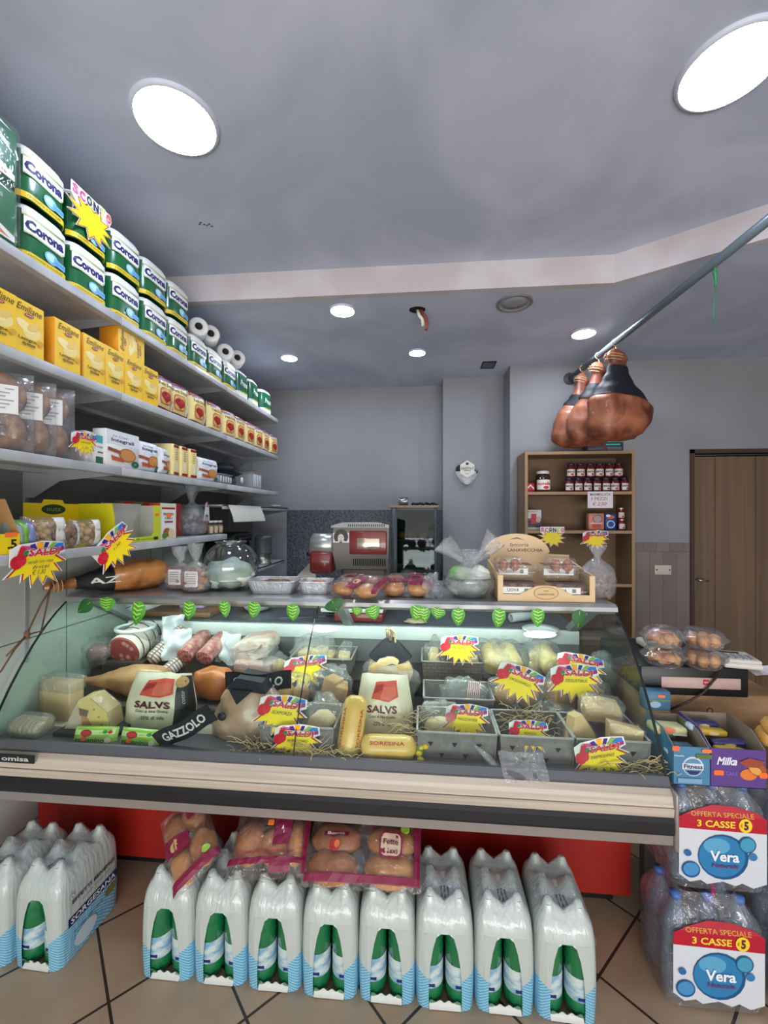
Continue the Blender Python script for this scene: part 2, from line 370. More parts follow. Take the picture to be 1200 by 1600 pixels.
MB().lathe([(0, -.003), (.038, -.003), (.042, 0)], dark, 14, sx=1.2).build('opening', t)
MB().tube([(0, 0, 0), (.012, -.01, -.04), (.03, -.005, -.06), (.035, 0, -.10)], .010, M('wire_white', (226, 220, 200), .5), 6).build('white_wire', t)
MB().tube([(.02, 0, 0), (.05, 0, -.05), (.06, 0, -.09), (.05, 0, -.125)], .011, M('wire_red', (150, 70, 50), .5), 6).build('red_wire', t)
p = atZ(763, 570, Z2); t = thing('ceiling_hatch', 'small dark square opening in the lowered ceiling beside the pillar', 'ceiling opening', (p.x, p.y, Z2))
MB().box(-.05, -.07, -.004, .05, .07, 0, M('hatch_dark', (70, 78, 84), .3)).build('opening', t)
MB().box(-.056, -.078, -.006, -.05, .078, 0, dark).box(.05, -.078, -.006, .056, .078, 0, dark).box(-.05, .07, -.006, .05, .078, 0, dark).box(-.05, -.078, -.006, .05, -.07, 0, dark).build('frame', t)
# small dark marks on the high ceiling
mk = MB()
for dx, dy in ((0, 0), (.02, .005), (.03, .012), (.045, .004), (.05, .02), (.01, -.01)):
    mk.box(dx-.005, dy-.003, -.0015, dx+.005, dy+.003, 0, M('ceiling_mark', (60, 66, 78), .8))
p = atZ(312, 350, Z1); o = mk.build('ceiling_mark', None, (p.x, p.y, Z1)); tag(o, 'cluster of small dark flecks on the high ceiling by the paper packs', 'mark')

# ================================================================ WALL SHELVING
XF = -1.254; SZ = [2.358, 2.044, 1.73, 1.41]
shm = ramp_mat('shelf_enamel', (168, 170, 172), (188, 190, 190), scale=9, rough=.4, lo=.35, hi=.65)
brm = M('bracket_enamel', (150, 152, 154), .45)
SEAM = [.70, 1.655, 2.605, 3.555]
ord_ = ['top', 'second', 'third', 'fourth']
where = ['nearest the shop front', 'in the middle of the wall', 'nearest the back wall']
for li, z in enumerate(SZ):
    for mi_ in range(3):
        if li == 3 and mi_ == 2: continue
        y0, y1 = SEAM[mi_], SEAM[mi_+1]
        t = thing('wall_shelf', f'grey metal shelf section, {ord_[li]} level, {where[mi_]}', 'shelf', (XW, y0, z), 0, 'metal shelf sections on the shelf wall')
        Lx = XF-XW; Ly = y1-y0-.003
        MB().box(0, 0, -.008, Lx-.004, Ly, 0, shm).box(Lx-.006, 0, -.034, Lx, Ly, 0, shm, .003).box(Lx-.03, 0, -.034, Lx-.006, Ly, -.030, shm).box(.10, 0, -.026, .13, Ly, -.008, shm).build('board', t)
        for yy in ((0.0, Ly-.004) if mi_ == 0 else (Ly-.004,)):
            MB().prism([(0, -.125), (.05, -.125), (.17, -.055), (Lx-.02, -.032), (Lx-.02, -.008), (0, -.008)], yy, yy+.004, brm, 'y').build('bracket', t)
um = M('upright_enamel', (146, 148, 150), .45)
for i, y in enumerate(SEAM):
    tag(MB().box(XW+.0, y-.008, .9, XW+.012, y+.008, 2.5, um).build('shelf_upright'), ['metal upright on the shelf wall behind the ring bread', 'metal upright on the shelf wall behind the yellow cartons', 'metal upright on the shelf wall behind the jars', 'metal upright at the back end of the shelf wall'][i], 'upright', 'shelf uprights')
# short shelves in the last bay
for z, x1, y0, y1, lab in ((1.60, XW+.40, 2.64, 3.96, 'thin shelf under the third level with papers hanging over it'), (1.12, XW+.42, 2.64, 3.80, 'low shelf behind the glass bowl carrying a pan')):
    t = thing('wall_shelf', lab, 'shelf', (XW, y0, z), 0, 'metal shelf sections on the shelf wall')
    MB().box(0, 0, -.012, x1-XW, y1-y0, 0, shm, .002).box(x1-XW-.01, 0, -.03, x1-XW, y1-y0, 0, shm, .002).build('board', t)
    MB().prism([(0, -.10), (.04, -.10), (x1-XW-.02, -.03), (x1-XW-.02, -.012), (0, -.012)], y1-y0-.01, y1-y0-.006, brm, 'y').build('bracket', t)
t = thing('paper_sheet', 'pale paper sheet hanging over the edge of the thin shelf', 'paper', (XW+.405, 2.68, 1.602))
MB().surf(lambda u, v: (.002+(.05*math.sin(v*1.2) if v > .1 else -.1+v)+.004*math.sin(u*7), u*.55, -max(0, v-.1)*.13), 8, 8, M('cream_paper', (206, 204, 190), .7)).build('sheet', t)

# ================================================================ THE DELI COUNTER
CX0, CX1 = -1.68, .80
steel = ramp_mat('brushed_steel', (170, 172, 172), (188, 190, 188), scale=20, rough=.32, stretch=(.1, 1, 6), lo=.3, hi=.7)
steel.node_tree.nodes['Principled BSDF'].inputs['Metallic'].default_value = .75
whm = M('white_enamel', (222, 228, 226), .35); blk = M('black_rubber', (24, 24, 26), .45); gpl = M('grey_case_plastic', (84, 86, 90), .4)
dkm = M('case_interior_dark', (62, 54, 50), .5); warm = ramp_mat('brushed_warm_alloy', (172, 158, 142), (196, 182, 166), scale=12, rough=.35, stretch=(.1, 1, 5))
dc = thing('deli_counter', 'long glass-fronted refrigerated deli counter with red base and black bumper stripe', 'deli counter', (0, 0, 0))
G = lambda n, mb: mb.build(n, dc)
G('base_panel', MB().box(CX0, 1.70, .07, CX1-.01, 1.73, .62, M('red_base_panel', (156, 32, 22), .45, var=.1, scale=4)))  # red darkened: part of the shade under the counter is in the colour
G('plinth', MB().box(CX0, 1.76, 0, CX1-.05, 2.6, .07, blk))
G('body', MB().box(CX0, 1.73, .07, CX1-.01, 2.72, .58, M('body_grey', (120, 120, 120), .5)).box(CX0, 2.24, .58, CX1-.01, 2.72, .925, M('body_grey', (120, 120, 120), .5)))
bp_ = [(1.50, .460), (1.445, .462), (1.435, .468), (1.435, .500), (1.72, .500), (1.72, .460)]
G('bumper_underside', MB().prism([(1.72, .455), (1.46, .455), (1.438, .468), (1.436, .503), (1.72, .503)], CX0, CX1, M('grey_alloy', (150, 142, 136), .35, .3), 'x'))
G('bumper_stripe', MB().prism([(1.72, .503), (1.432, .503), (1.424, .515), (1.424, .548), (1.432, .560), (1.72, .560)], CX0, CX1-.004, blk, 'x'))
G('bumper_upper', MB().prism([(1.72, .560), (1.434, .560), (1.430, .590), (1.72, .590)], CX0, CX1-.002, warm, 'x').prism([(1.72, .592), (1.434, .592), (1.440, .625), (1.455, .640), (1.72, .640)], CX0, CX1-.002, warm, 'x'))
G('bumper_end_cap', MB().box(CX1-.002, 1.425, .455, CX1+.012, 1.74, .64, M('grey_alloy', (150, 142, 136), .35, .3), .008))
G('front_rail', MB().prism([(1.74, .632), (1.462, .632), (1.455, .648), (1.468, .672), (1.480, .672), (1.486, .664), (1.50, .655), (1.74, .63)], CX0, CX1, gpl, 'x').prism([(1.450, .626), (1.462, .626), (1.462, .634), (1.450, .634)], CX0, CX1, blk, 'x'))
STEP = [(1.50, 1.76, .63), (1.76, 1.98, .68), (1.98, 2.24, .75)]
dk_ = MB()
for a, b, z in STEP: dk_.box(CX0+.01, a, z-.05, CX1-.01, b, z, dkm)
G('display_deck', dk_)
G('rear_lip', MB().box(CX0+.02, 2.235, .868, CX1-.01, 2.262, .937, whm, .004))
G('rear_wall', MB().box(CX0+.01, 2.262, .74, CX1-.01, 2.275, .93, dkm))
G('rear_worktop', MB().box(CX0+.02, 2.262, .925, CX1, 2.78, .943, M('worktop', (78, 82, 88), .35), .003))
# top shelf (cornice) with the tube lamp below
G('top_shelf', MB().prism([(2.22, 1.148), (1.862, 1.148), (1.850, 1.122), (1.838, 1.118), (1.828, 1.130), (1.832, 1.146), (1.85, 1.157), (2.22, 1.157)], CX0+.01, CX1-.0, steel, 'x'))
tub = M('tube_lamp', (226, 244, 240), .5, emit=TUBE)
for a, b in ((CX0+.12, -.62), (-.50, CX1-.12)):
    MB().tube([(a, 1.872, 1.135), (b, 1.872, 1.135)], .009, tub, 10).build('tube_lamp', dc)
    MB().box(a-.02, 1.864, 1.124, a, 1.884, 1.148, whm).build('lamp_socket', dc); MB().box(b, 1.864, 1.124, b+.02, 1.884, 1.148, whm).build('lamp_socket', dc)
# struts
for X in (CX0+.05, -.40, CX1-.045):
    w = .022
    MB().prism([(1.90, 1.13), (1.98, 1.13), (2.28, .945), (2.22, .945)], X-w, X+w, M('strut_grey', (128, 134, 136), .4), 'x').build('strut', dc)
# glass: front panes and side panes (curved profile)
GP = [(1.462, .655), (1.500, .735), (1.552, .825), (1.607, .905), (1.660, .975), (1.720, 1.040), (1.775, 1.088), (1.835, 1.13)]
gl = glass_mat('counter_glass', (236, 245, 241), gl=.32, base=.018)
gle = M('glass_edge', (20, 34, 32), .2)
def pane(x0, x1):
    mb = MB(); n = len(GP)
    mb.add([(x0, y, z) for y, z in GP]+[(x1, y, z) for y, z in GP], [(i, i+1, n+i+1, n+i) for i in range(n-1)], gl, True)
    return mb
GX = atY(487, 1000, 1.72).x
for a, b in ((CX0+.015, GX-.002), (GX+.002, CX1-.008)): G('front_glass', pane(a, b))
for X, w in ((GX, .0016), (CX1-.006, .0035), (CX0+.013, .003)):
    gap = MB()
    for i in range(len(GP)-1):
        (y0, z0), (y1, z1) = GP[i], GP[i+1]
        gap.add([(X-w, y0-.002, z0), (X+w, y0-.002, z0), (X+w, y1-.002, z1), (X-w, y1-.002, z1), (X-w, y0+.006, z0), (X+w, y0+.006, z0), (X+w, y1+.006, z1), (X-w, y1+.006, z1)],
                [(0, 1, 2, 3), (7, 6, 5, 4), (0, 4, 5, 1), (1, 5, 6, 2), (3, 2, 6, 7), (0, 3, 7, 4)], gle)
    G('glass_edge', gap)
for X, nm in ((CX0+.012, 'side_glass'), (CX1-.004, 'side_glass')):
    prof = GP+[(2.23, 1.13), (2.23, .86), (2.23, .66)]
    G(nm, MB().add([(X, y, z) for y, z in prof], [list(range(len(prof)))], gl))
hb = atY(484, 955, 1.80)
G('glass_clip', MB().box(GX-.006, 1.775, 1.085, GX+.006, 1.80, 1.12, blk, .002))
# maker's plate on the bumper
t = thing('name_plate', 'small black plate with white lettering at the end of the counter rail', 'sign', (atY(22, 1188, 1.43).x, 1.4285, .632))
MB().box(-.085, -.004, -.016, .085, 0, .014, blk).build('plate', t)
decal(Decal().text('omisa', .01, -.001, .11, .016, (200, 200, 200), .02), t, front(-.004), name='lettering')

# ================================================================ GOODS ON THE WALL SHELVES
XS = -1.262                                            # front faces of the goods
def rowY(px, X=XS): d = ray(px, 0); return X/d[0]*d[1]
def shelf_spot(px0, px1, X=XS): a, b = rowY(px0, X), rowY(px1, X); return (a+b)/2, abs(b-a)
RZ = PI/2
def cornerwrap(half, r, y0=0):                         # print that follows rounded vertical edges
    def fn(u, v, d):
        s_ = 1 if u > 0 else -1; a = abs(u)
        if a <= half: return (u, y0-d, v)
        t = (a-half)/r
        if t < PI/2: return (s_*(half+(r+d)*math.sin(t)), y0+r-(r+d)*math.cos(t), v)
        return (s_*(half+r+d), y0+r+(t-PI/2)*r, v)
    return fn
GRN = (20, 98, 54); NAVY = (34, 34, 96)
filmc = film_mat('clear_film', op=.05, gl=.35)
# --- stacked paper packs
def paper_pack(label, group, v='a'):
    t = thing('paper_pack', label, 'paper towel pack', (0, 0, 0), 0, group)
    g = M('green_wrapper', GRN, .3, coat=.4, bump=.25, bscale=14); w = .0915; r = .034; H = .186
    if v == 'b': g = M('dark_green_wrapper', (16, 92, 58), .3, coat=.4, bump=.25, bscale=14)
    def prof(u, vv):
        a = 2*PI*u; hx, hy = w, .115; e = .45
        x = math.copysign(abs(math.cos(a))**e, math.cos(a))*hx; y = math.copysign(abs(math.sin(a))**e, math.sin(a))*hy
        return x, y+.115
    def body(z0, z1, inset=0):
        def fn(u, vv):
            x, y = prof(u, vv); k = 1-inset; z = z0+(z1-z0)*vv
            k -= .05*max(0, 1-(vv*8))**2 if z0 == 0 else 0
            return (x*k, (y-.115)*k+.115, z)
        return fn
    MB().surf(body(0, .154), 40, 8, g, closeu=True).build('wrapper', t)
    pw_ = M('tissue_paper', (226, 226, 222), .8, bump=.2, scale=60)
    m = MB()
    def dome(u, vv):
        x, y = prof(u, 0); k = math.cos(vv*PI/2)**.45 if vv < 1 else 0; 
        return (x*k*.985, (y-.115)*k*.985+.115, .154+.032*math.sin(vv*PI/2)**.8)
    m.surf(dome, 40, 8, pw_, closeu=True); m.build('roll_tops', t)
    D = Decal()
    if v == 'a':
        D.rect(-.085, .134, .085, .154, (214, 206, 170)); D.rect(-.085, .139, .085, .154, (232, 232, 228)); D.rect(-.1, .0, .1, .020, (230, 196, 40))
        D.poly([(-.080, .078), (.050, .072), (.066, .084), (.070, .128), (-.080, .136)], (196, 200, 160))
        D.poly([(-.080, .083), (.048, .077), (.062, .087), (.066, .124), (-.080, .131)], (240, 240, 240))
        D.text('Corona', -.010, .105, .134, .036, NAVY, .055)
        D.ell(.010, .042, .026, .020, (130, 190, 222)); D.ell(.008, .044, .018, .013, (190, 224, 240)); D.poly([(.015, .028), (.062, .024), (.064, .044), (.02, .05)], (110, 176, 216))
        D.text('Morbida', .042, .036, .034, .008, (60, 110, 170)); D.text('resistente e morbida', -.01, .010, .12, .008, (60, 80, 40))
    else:
        D.rect(-.1, .0, .1, .03, (232, 232, 228)); D.poly([(-.09, .02), (.09, .03), (.09, .048), (-.02, .034)], (214, 206, 90)); D.poly([(-.09, .03), (.09, .038), (.09, .046), (-.02, .04)], (60, 150, 70))
        D.text('Press', .0, .094, .11, .040, (226, 232, 226), .02, .2)
    decal(D, t, cornerwrap(.050, .040), .012)
    return t
lv = SZ[0]+.001
pg = 'green and white packs of kitchen rolls on the top shelf'
pp = paper_pack('x', pg); first = [True]
pitch = [1.325+.190*i for i in range(12)]
cols = [rowY((a+b)/2) for a, b in ((37, 114), (114, 172), (172, 229), (227, 266), (264, 299))]
def place_pack(src, y, z, label, used, x=XS, rz=RZ):
    if not used[0]: used[0] = True; src.location = (x, y, z); src.rotation_euler = (0, 0, rz); src['label'] = label; return src
    return dup(src, (x, y, z), rz, label)
u1 = [False]
names = ['nearest the film-wrapped orange striped packs', 'with the yellow starburst sign over it', 'just past the starburst sign', 'fourth along the stacked row', 'fifth and last of the stacked columns']
low = ['under the pack nearest the orange striped ones', 'directly below the yellow starburst sign', 'standing just past the starburst sign', 'bottom of the fourth stacked column', 'bottom of the last stacked column']
for i, y in enumerate(cols):
    place_pack(pp, y, lv, 'lower kitchen roll pack '+low[i], u1, rz=RZ+rnd.uniform(-.03, .03))
    place_pack(pp, y+rnd.uniform(-.006, .006), lv+.187, 'upper kitchen roll pack '+names[i], u1, rz=RZ+rnd.uniform(-.05, .05))
for i, (a, b) in enumerate(((300, 327), (327, 350), (350, 372))):
    place_pack(pp, rowY((a+b)/2), lv, ['single kitchen roll pack under the first two lying rolls', 'single kitchen roll pack between the two pairs of lying rolls', 'single kitchen roll pack under the second two lying rolls'][i], u1)
pb = paper_pack('dark green paper pack with white flowing lettering, first of three', 'dark green packs at the end of the top shelf', 'b'); pb.location = (XS, rowY(381), lv); pb.rotation_euler = (0, 0, RZ)
dup(pb, (XS, rowY(399.5), lv), RZ+.1, 'dark green paper pack with white lettering, middle of three')
dup(pb, (XS, rowY(418.5), lv), RZ-.05, 'dark green paper pack closest to the back wall')
# lying toilet rolls
def roll(label, loc, rot):
    t = thing('toilet_roll', label, 'toilet roll', loc, rot, 'white rolls lying on the paper packs')
    pw_ = M('tissue_paper', (226, 226, 222), .8, bump=.2, scale=60)
    MB().olathe([(.021, 0), (.048, 0), (.053, .006), (.053, .094), (.048, .1), (.021, .1), (.021, 0)], pw_, 28).build('paper', t)
    MB().olathe([(.0205, -.001), (.0205, .101)], M('card_core', (120, 110, 100), .8), 20).build('core', t)
    return t
for px, py, lab, Y in ((322, 513, 'white roll lying on the packs, upper one of the first pair', 0), (340, 524, 'white roll lying lower beside the first one', 0), (362, 555, 'white roll of the second pair nearer the shop front', 0), (380, 561, 'white roll of the second pair nearer the back wall', 0)):
    q = atX(px, py, XS-.0); z = max(q.z, lv+.186+.055)
    roll(lab, (XS-.085, q.y+.05, z), (0, PI/2, -.95))
# green orange-striped packs in film at the near end
t = thing('tissue_pack', 'film-wrapped double pack of green tissues with orange and white sweeps', 'tissue pack', (XS, rowY(36)-.115, lv), RZ)
for i, nm in enumerate(('lower_pack', 'upper_pack')):
    z = .003+i*.19
    o = MB().box(-.11, .004, z, .11, .22, z+.184, M('tissue_green', (14, 106, 60), .3, coat=.5), .02, 3).build(nm, t)
    D = Decal(); D.poly([(-.1, .012), (.09, .012), (.09, .03), (0, .06), (-.1, .075)], (236, 236, 232)); D.poly([(-.1, .02), (.075, .018), (0, .05), (-.1, .066)], (226, 120, 50))
    D.poly([(-.1, .165), (.08, .16), (.02, .172), (-.1, .174)], (236, 236, 232)); D.text('12 maxi', .02, .135, .06, .014, (226, 232, 226))
    mb = MB(); D.emit(mb, lambda u, v, d, z=z: (u, .003-d, v+z), None); mb.build('print', o)
MB().box(-.116, -.003, 0, .116, .226, .382, film_mat('tight_film', op=.03, gl=.2, bump=.3), .02, 3).build('film', t)
D = None
t = dup(t, (XS, rowY(36)-.355, lv), RZ, 'second film-wrapped double pack of green tissues, cut by the frame edge')
t['group'] = 'film-wrapped green tissue packs'

# --- starburst price cards
def star(cx, cy, rx, ry, n, k, seed, half=False):
    r_ = random.Random(seed); pts = []
    for i in range(2*n):
        a = 2*PI*i/(2*n); f = 1 if i % 2 == 0 else k; f *= r_.uniform(.88, 1.1)
        pts.append((cx+rx*f*math.cos(a), cy+ry*f*math.sin(a)))
    return pts
def burst(o_, k=1.0, dx=0):  # lower starburst outline, wide arrow-like points
    base = [(-.50, -.16), (-.26, .06), (-.18, .17), (.40, .20), (.33, .13), (.50, .02), (.30, .0), (.42, -.15), (.25, -.13), (.33, -.31), (.16, -.20), (.10, -.33), (.02, -.18), (-.10, -.34), (-.12, -.15), (-.26, -.24), (-.24, -.12)]
    return [(x*k+dx, (y+.05)*k-.05) for x, y in base]
def price_card(W_, words, label, loc, rot, tilt=0, kind='SALDI', group='starburst price cards', price=None, cat='price card', glare=False):
    t = thing('price_card', label, cat, loc, rot, group)
    H_ = W_
    D = Decal()
    if kind == 'SALDI':
        out = [(-.42, .02), (-.40, .24), (-.28, .34), (-.16, .33), (-.06, .40), (.10, .44), (.30, .40), (.46, .36), (.47, .20), (.42, .16)]
        bk = [(x*1.06, y*1.05) for x, y in burst(0)]
        card = MB().prism([(x*W_, y*W_) for x, y in [(-.43, .0), (-.42, .26), (-.28, .33), (-.08, .345), (.10, .37), (.30, .35), (.48, .32), (.49, .17), (.36, .12), (.2, -.0), (-.1, -.05), (-.3, .02)]], 0, .0015, M('card_white', (236, 234, 228), .4), 'y')
        card.prism([(x*W_, y*W_) for x, y in bk], 0, .0015, M('card_white', (236, 234, 228), .4), 'y').build('card', t)
        D.poly([(x*W_, y*W_) for x, y in burst(0, 1.0)], (178, 60, 30)); D.poly([(x*W_, y*W_) for x, y in burst(0, .90)], (250, 222, 30))
        for pts, c in (([(-.20, .24), (-.26, .36), (-.12, .33), (-.08, .24)], (206, 80, 140)), ([(-.10, .24), (-.12, .36), (-.04, .39), (.0, .24)], (60, 40, 130)), ([(.0, .24), (-.01, .42), (.10, .42), (.08, .24)], (248, 170, 30)),
                       ([(.09, .24), (.13, .41), (.20, .40), (.15, .24)], (40, 40, 110)), ([(.16, .24), (.26, .40), (.33, .38), (.24, .24)], (120, 180, 60)), ([(.24, .24), (.34, .37), (.45, .36), (.45, .26)], (40, 120, 200)), ([(.33, .17), (.30, .24), (.46, .27), (.46, .2)], (150, 30, 120))):
            D.poly([(x*W_, (y if y < .24 else .24+(y-.24)*.62)*W_) for x, y in pts], c)
        D.ell(-.34*W_, .06*W_, .095*W_, .10*W_, (200, 24, 44)); D.ell(-.27*W_, .09*W_, .08*W_, .09*W_, (214, 36, 56)); D.poly([(x*W_, y*W_) for x, y in [(-.36, .1), (-.28, .3), (-.2, .27), (-.24, .1)]], (200, 24, 44)); D.ell(-.20*W_, .20*W_, .05*W_, .028*W_, (30, 130, 70), 10, .4)
        D.text('SALDI', .11*W_, .195*W_, .56*W_, .13*W_, (255, 250, 240), .04, .2); D.text('SALDI', .11*W_, .195*W_, .55*W_, .12*W_, (206, 20, 50), .025, .2)
        ink = (40, 40, 60); top = .05
        for i, wd in enumerate(words): D.text(wd, .04*W_, (top-.085*i)*W_, min(.42, .045*len(wd)+.02)*W_, .055*W_, ink, 0, .3)
        if price: D.text(price, .0, -.12*W_, .22*W_, .085*W_, ink, 0, .3)
    else:
        MB().prism([(x*W_, y*W_) for x, y in [(-.44, .14), (-.44, .34), (.44, .34), (.44, .14), (.3, .0), (-.3, .0)]], 0, .0015, M('card_white', (236, 234, 228), .4), 'y').prism([(x, y) for x, y in star(0, -.08*W_, .52*W_, .36*W_, 11, .62, 3)], 0, .0015, M('card_white', (236, 234, 228), .4), 'y').build('card', t)
        D.poly(star(0, -.08*W_, .50*W_, .345*W_, 11, .62, 3), (190, 70, 30)); D.poly(star(0, -.08*W_, .46*W_, .315*W_, 11, .62, 3), (250, 222, 30))
        cs = [(196, 90, 140), (210, 60, 120), (40, 70, 60), (40, 44, 70), (196, 226, 120), (232, 70, 60)]
        for i, c_ in enumerate('SCONTO'):
            D.text(c_, (-.36+.145*i)*W_, (.235-.015*(i % 2))*W_, .15*W_, .20*W_, (252, 252, 250), .07); D.text(c_, (-.36+.145*i)*W_, (.235-.015*(i % 2))*W_, .125*W_, .17*W_, cs[i], .05)
    decal(D, t, front(0)); return t
q = atX(142, 340, XS+.006)
price_card(.215, [], 'yellow starburst card with multicoloured lettering stuck on the top shelf packs', (XS+.010, q.y, q.z), (0, 0, RZ), kind='SCONTO')

# --- yellow pasta boxes
def pasta_box(label):
    t = thing('pasta_box', label, 'pasta box', (0, 0, 0), RZ, 'yellow lasagne boxes on the second shelf')
    y_ = ramp_mat('pasta_box_yellow', (240, 190, 20), (250, 208, 60), 9, .35, bump=0, coat=.3); W_, H_, D_ = .112, .168, .085
    MB().box(-W_/2, 0, 0, W_/2, D_, H_, M('pasta_box_side', (222, 150, 30), .4), .002, 1).build('carton', t)
    D = Decal(); D.rect(-W_/2+.0015, .0015, W_/2-.0015, H_-.0015, (244, 196, 28)); D.ell(.012, .075, .034, .022, (238, 214, 130), 14, .3); D.ell(-.012, .088, .034, .016, (246, 224, 150), 14, -.3); D.ell(.016, .093, .026, .012, (230, 196, 96), 12, .5)
    D.text('Emiliane', .002, .145, .088, .022, (50, 40, 30), 0, .35); D.ell(.0, .126, .016, .006, (160, 40, 36)); D.text('Barilla', 0, .126, .022, .005, (240, 230, 220))
    D.text('Lasagne', -.006, .046, .062, .013, (50, 40, 24), .02); D.text('spesse', -.002, .030, .046, .012, (50, 40, 24), .02); D.ell(.04, .05, .011, .009, (210, 160, 40), 10)
    decal(D, t, front(0)); return t
pz = SZ[1]+.001; px_ = pasta_box('yellow lasagne box cut by the frame edge, nearest the shop front'); px_.location = (XS, rowY(26)-.056, pz)
for px, lab in ((46, 'yellow lasagne box just before the gap in the row'), (106, 'yellow lasagne box just after the gap, showing its orange side'), (148.5, 'yellow lasagne box second after the gap'), (181, 'yellow lasagne box third after the gap, under the lying box end'),
                (210, 'yellow lasagne box fourth after the gap, under the lying box'), (236, 'yellow lasagne box last in the row, beside the cream rusk bags')):
    dup(px_, (XS+rnd.uniform(-.004, 0), rowY(px), pz), RZ+rnd.uniform(-.03, .03), lab)
b_ = dup(px_, (XS-.005, rowY(202), pz+.170), (0, -PI/2, RZ), 'yellow lasagne box lying sideways on top of the others')
b_.rotation_euler = (0, -PI/2, RZ); b_.location = (XS-.012, rowY(205)+.02+.084, pz+.170+.056)
b_.rotation_euler = Matrix.Rotation(RZ, 4, 'Z').to_euler(); b_.rotation_euler = (Matrix.Rotation(RZ, 4, 'Z') @ Matrix.Rotation(-PI/2, 4, 'Y')).to_euler()

# --- pillow / flow packs
def pillow(w, h, d, pw=2.6, seed=0, wr=.0, flat=.12):
    """returns fn(u in -w/2..w/2, v in 0..h, off) -> point on the front skin; the pack stands up"""
    def fn(u, v, off, side=-1):
        a = min(1, abs(2*u/w)); b = min(1, abs(2*v/h-1))
        k = ((1-a**pw)*(1-b**pw))**.5 if a < 1 and b < 1 else 0
        n_ = wr*mn.noise(Vector((u*40+seed, v*40, seed*1.7)))*k
        return (u, side*(d/2*k+n_+off)+d/2, v)
    return fn
def pillow_mesh(mb, fn, w, h, mat, nu=14, nv=14):
    for sd in (-1, 1):
        def g(a, b, sd=sd): return fn(-w/2+w*a, h*b, 0, sd)
        mb.surf(g if sd == -1 else (lambda a, b: fn(w/2-w*a, h*b, 0, 1)), nu, nv, mat)
    return mb
CRM = (238, 220, 150); MAR = (140, 20, 44)
def rusk_bag(label, style=0):
    t = thing('rusk_bag', label, 'rusk bag', (0, 0, 0), RZ, 'cream and maroon rusk bags on the second shelf' if style == 0 else None)
    w, h, d = .150, .175, .075
    fn = pillow(w, h, d, 3.2, style, .004)
    pillow_mesh(MB(), fn, w, h, M('cream_film', CRM, .3, coat=.5, bump=.3, bscale=16)).build('bag', t)
    D = Decal(); D.poly([(-.073, .152), (.073, .160), (.073, .174), (-.073, .174)], MAR); D.poly([(-.073, .001), (.073, .001), (.073, .016), (.03, .012), (-.073, .018)], MAR)
    D.poly([(-.06, .142), (.06, .150), (.06, .158), (-.06, .152)], (120, 130, 190)); D.text('Fette Dorate', 0, .128, .11, .017, (110, 60, 40), .01)
    D.rrect(-.052, .028, .028, .110, .02, (176, 112, 60)); D.rrect(-.046, .034, .022, .104, .017, (216, 160, 92)); D.ell(-.022, .072, .024, .020, (150, 26, 26)); D.ell(.0, .068, .022, .022, (170, 40, 30)); D.poly([(-.045, .066), (-.01, .036), (.02, .062)], (150, 26, 26))
    D.ell(.048, .04, .014, .03, (226, 226, 210)); D.ell(.058, .024, .007, .01, (190, 60, 50))
    mb = MB(); D.emit(mb, lambda u, v, dd: fn(u, v, dd), .012); mb.build('printed_label', t); return t
rb = rusk_bag('cream rusk bag with maroon bands, half behind the last yellow box'); rb.location = (XS, rowY(262), pz)
edges = [(272, 296), (300, 329), (331, 353), (354, 372), (372, 387), (388, 401), (402, 413), (414, 424), (425, 436)]
rl = ['first fully visible cream rusk bag after the yellow boxes', 'second fully visible cream rusk bag, its heart toast turned up', 'third fully visible cream rusk bag in the row', 'cream rusk bag in the middle of its row, before the shelf joint', 'cream rusk bag in the middle of its row, above the shelf joint', 'fourth cream rusk bag from the back end', 'third cream rusk bag from the back end', 'second cream rusk bag from the back end', 'cream rusk bag at the back end of the second shelf']
for (a, b), l_ in zip(edges, rl): dup(rb, (XS+rnd.uniform(-.006, 0), rowY((a+b)/2), pz), RZ+rnd.uniform(-.16, .04), l_)

# --- third shelf: ring breads in clear bags, cracker boxes
tz = SZ[2]+.001
bread = ramp_mat('bread_crust', (104, 62, 34), (160, 112, 66), 14, .6, bump=.3)
def taralli_bag(y, label):
    t = thing('ring_bread_bag', label, 'bread bag', (XS-.045, y, tz), RZ-.85, 'clear bags of ring breads on the third shelf')
    for cz, cy, s in ((.066, .045, 0), (.182, .045, 1)):
        mb = MB()
        def tor(u, v, cz=cz, cy=cy, s=s):
            a, b = 2*PI*u, 2*PI*v; R, r = .043, .025*(1+.15*mn.noise(Vector((u*6, v*4, s))))
            return ((R+r*math.cos(b))*math.cos(a), cy+r*math.sin(b), cz+(R+r*math.cos(b))*math.sin(a)*1.05)
        mb.surf(tor, 24, 12, bread, closeu=True).build('ring_bread', t)
    fn = pillow(.17, .255, .088, 4, 5, .004)
    pillow_mesh(MB(), fn, .17, .255, film_mat('bag_film', op=.10, gl=.3), 16, 18).build('bag', t)
    D = Decal(); D.rect(-.03, .115, .05, .205, (222, 222, 218))
    for i in range(6): D.rect(-.02, .19-.012*i, .04-(i % 3)*.01, .194-.012*i, (150, 150, 160))
    mb = MB(); D.emit(mb, lambda u, v, d: fn(u, v, d+.001), .02); mb.build('paper_label', t); return t
taralli_bag(rowY(16), 'clear bag of ring breads in front, its paper label tilted near the frame edge')
taralli_bag(rowY(60)-.01, 'clear bag of ring breads between the other two')
taralli_bag(rowY(88), 'clear bag of ring breads beside the price card on the third shelf')
q = atX(128, 694, XS+.01)
price_card(.125, ['taralli'], 'starburst price card on the third shelf, next to the ring breads', (XF+.008, q.y, q.z), (0, 0, RZ), price='1,70')
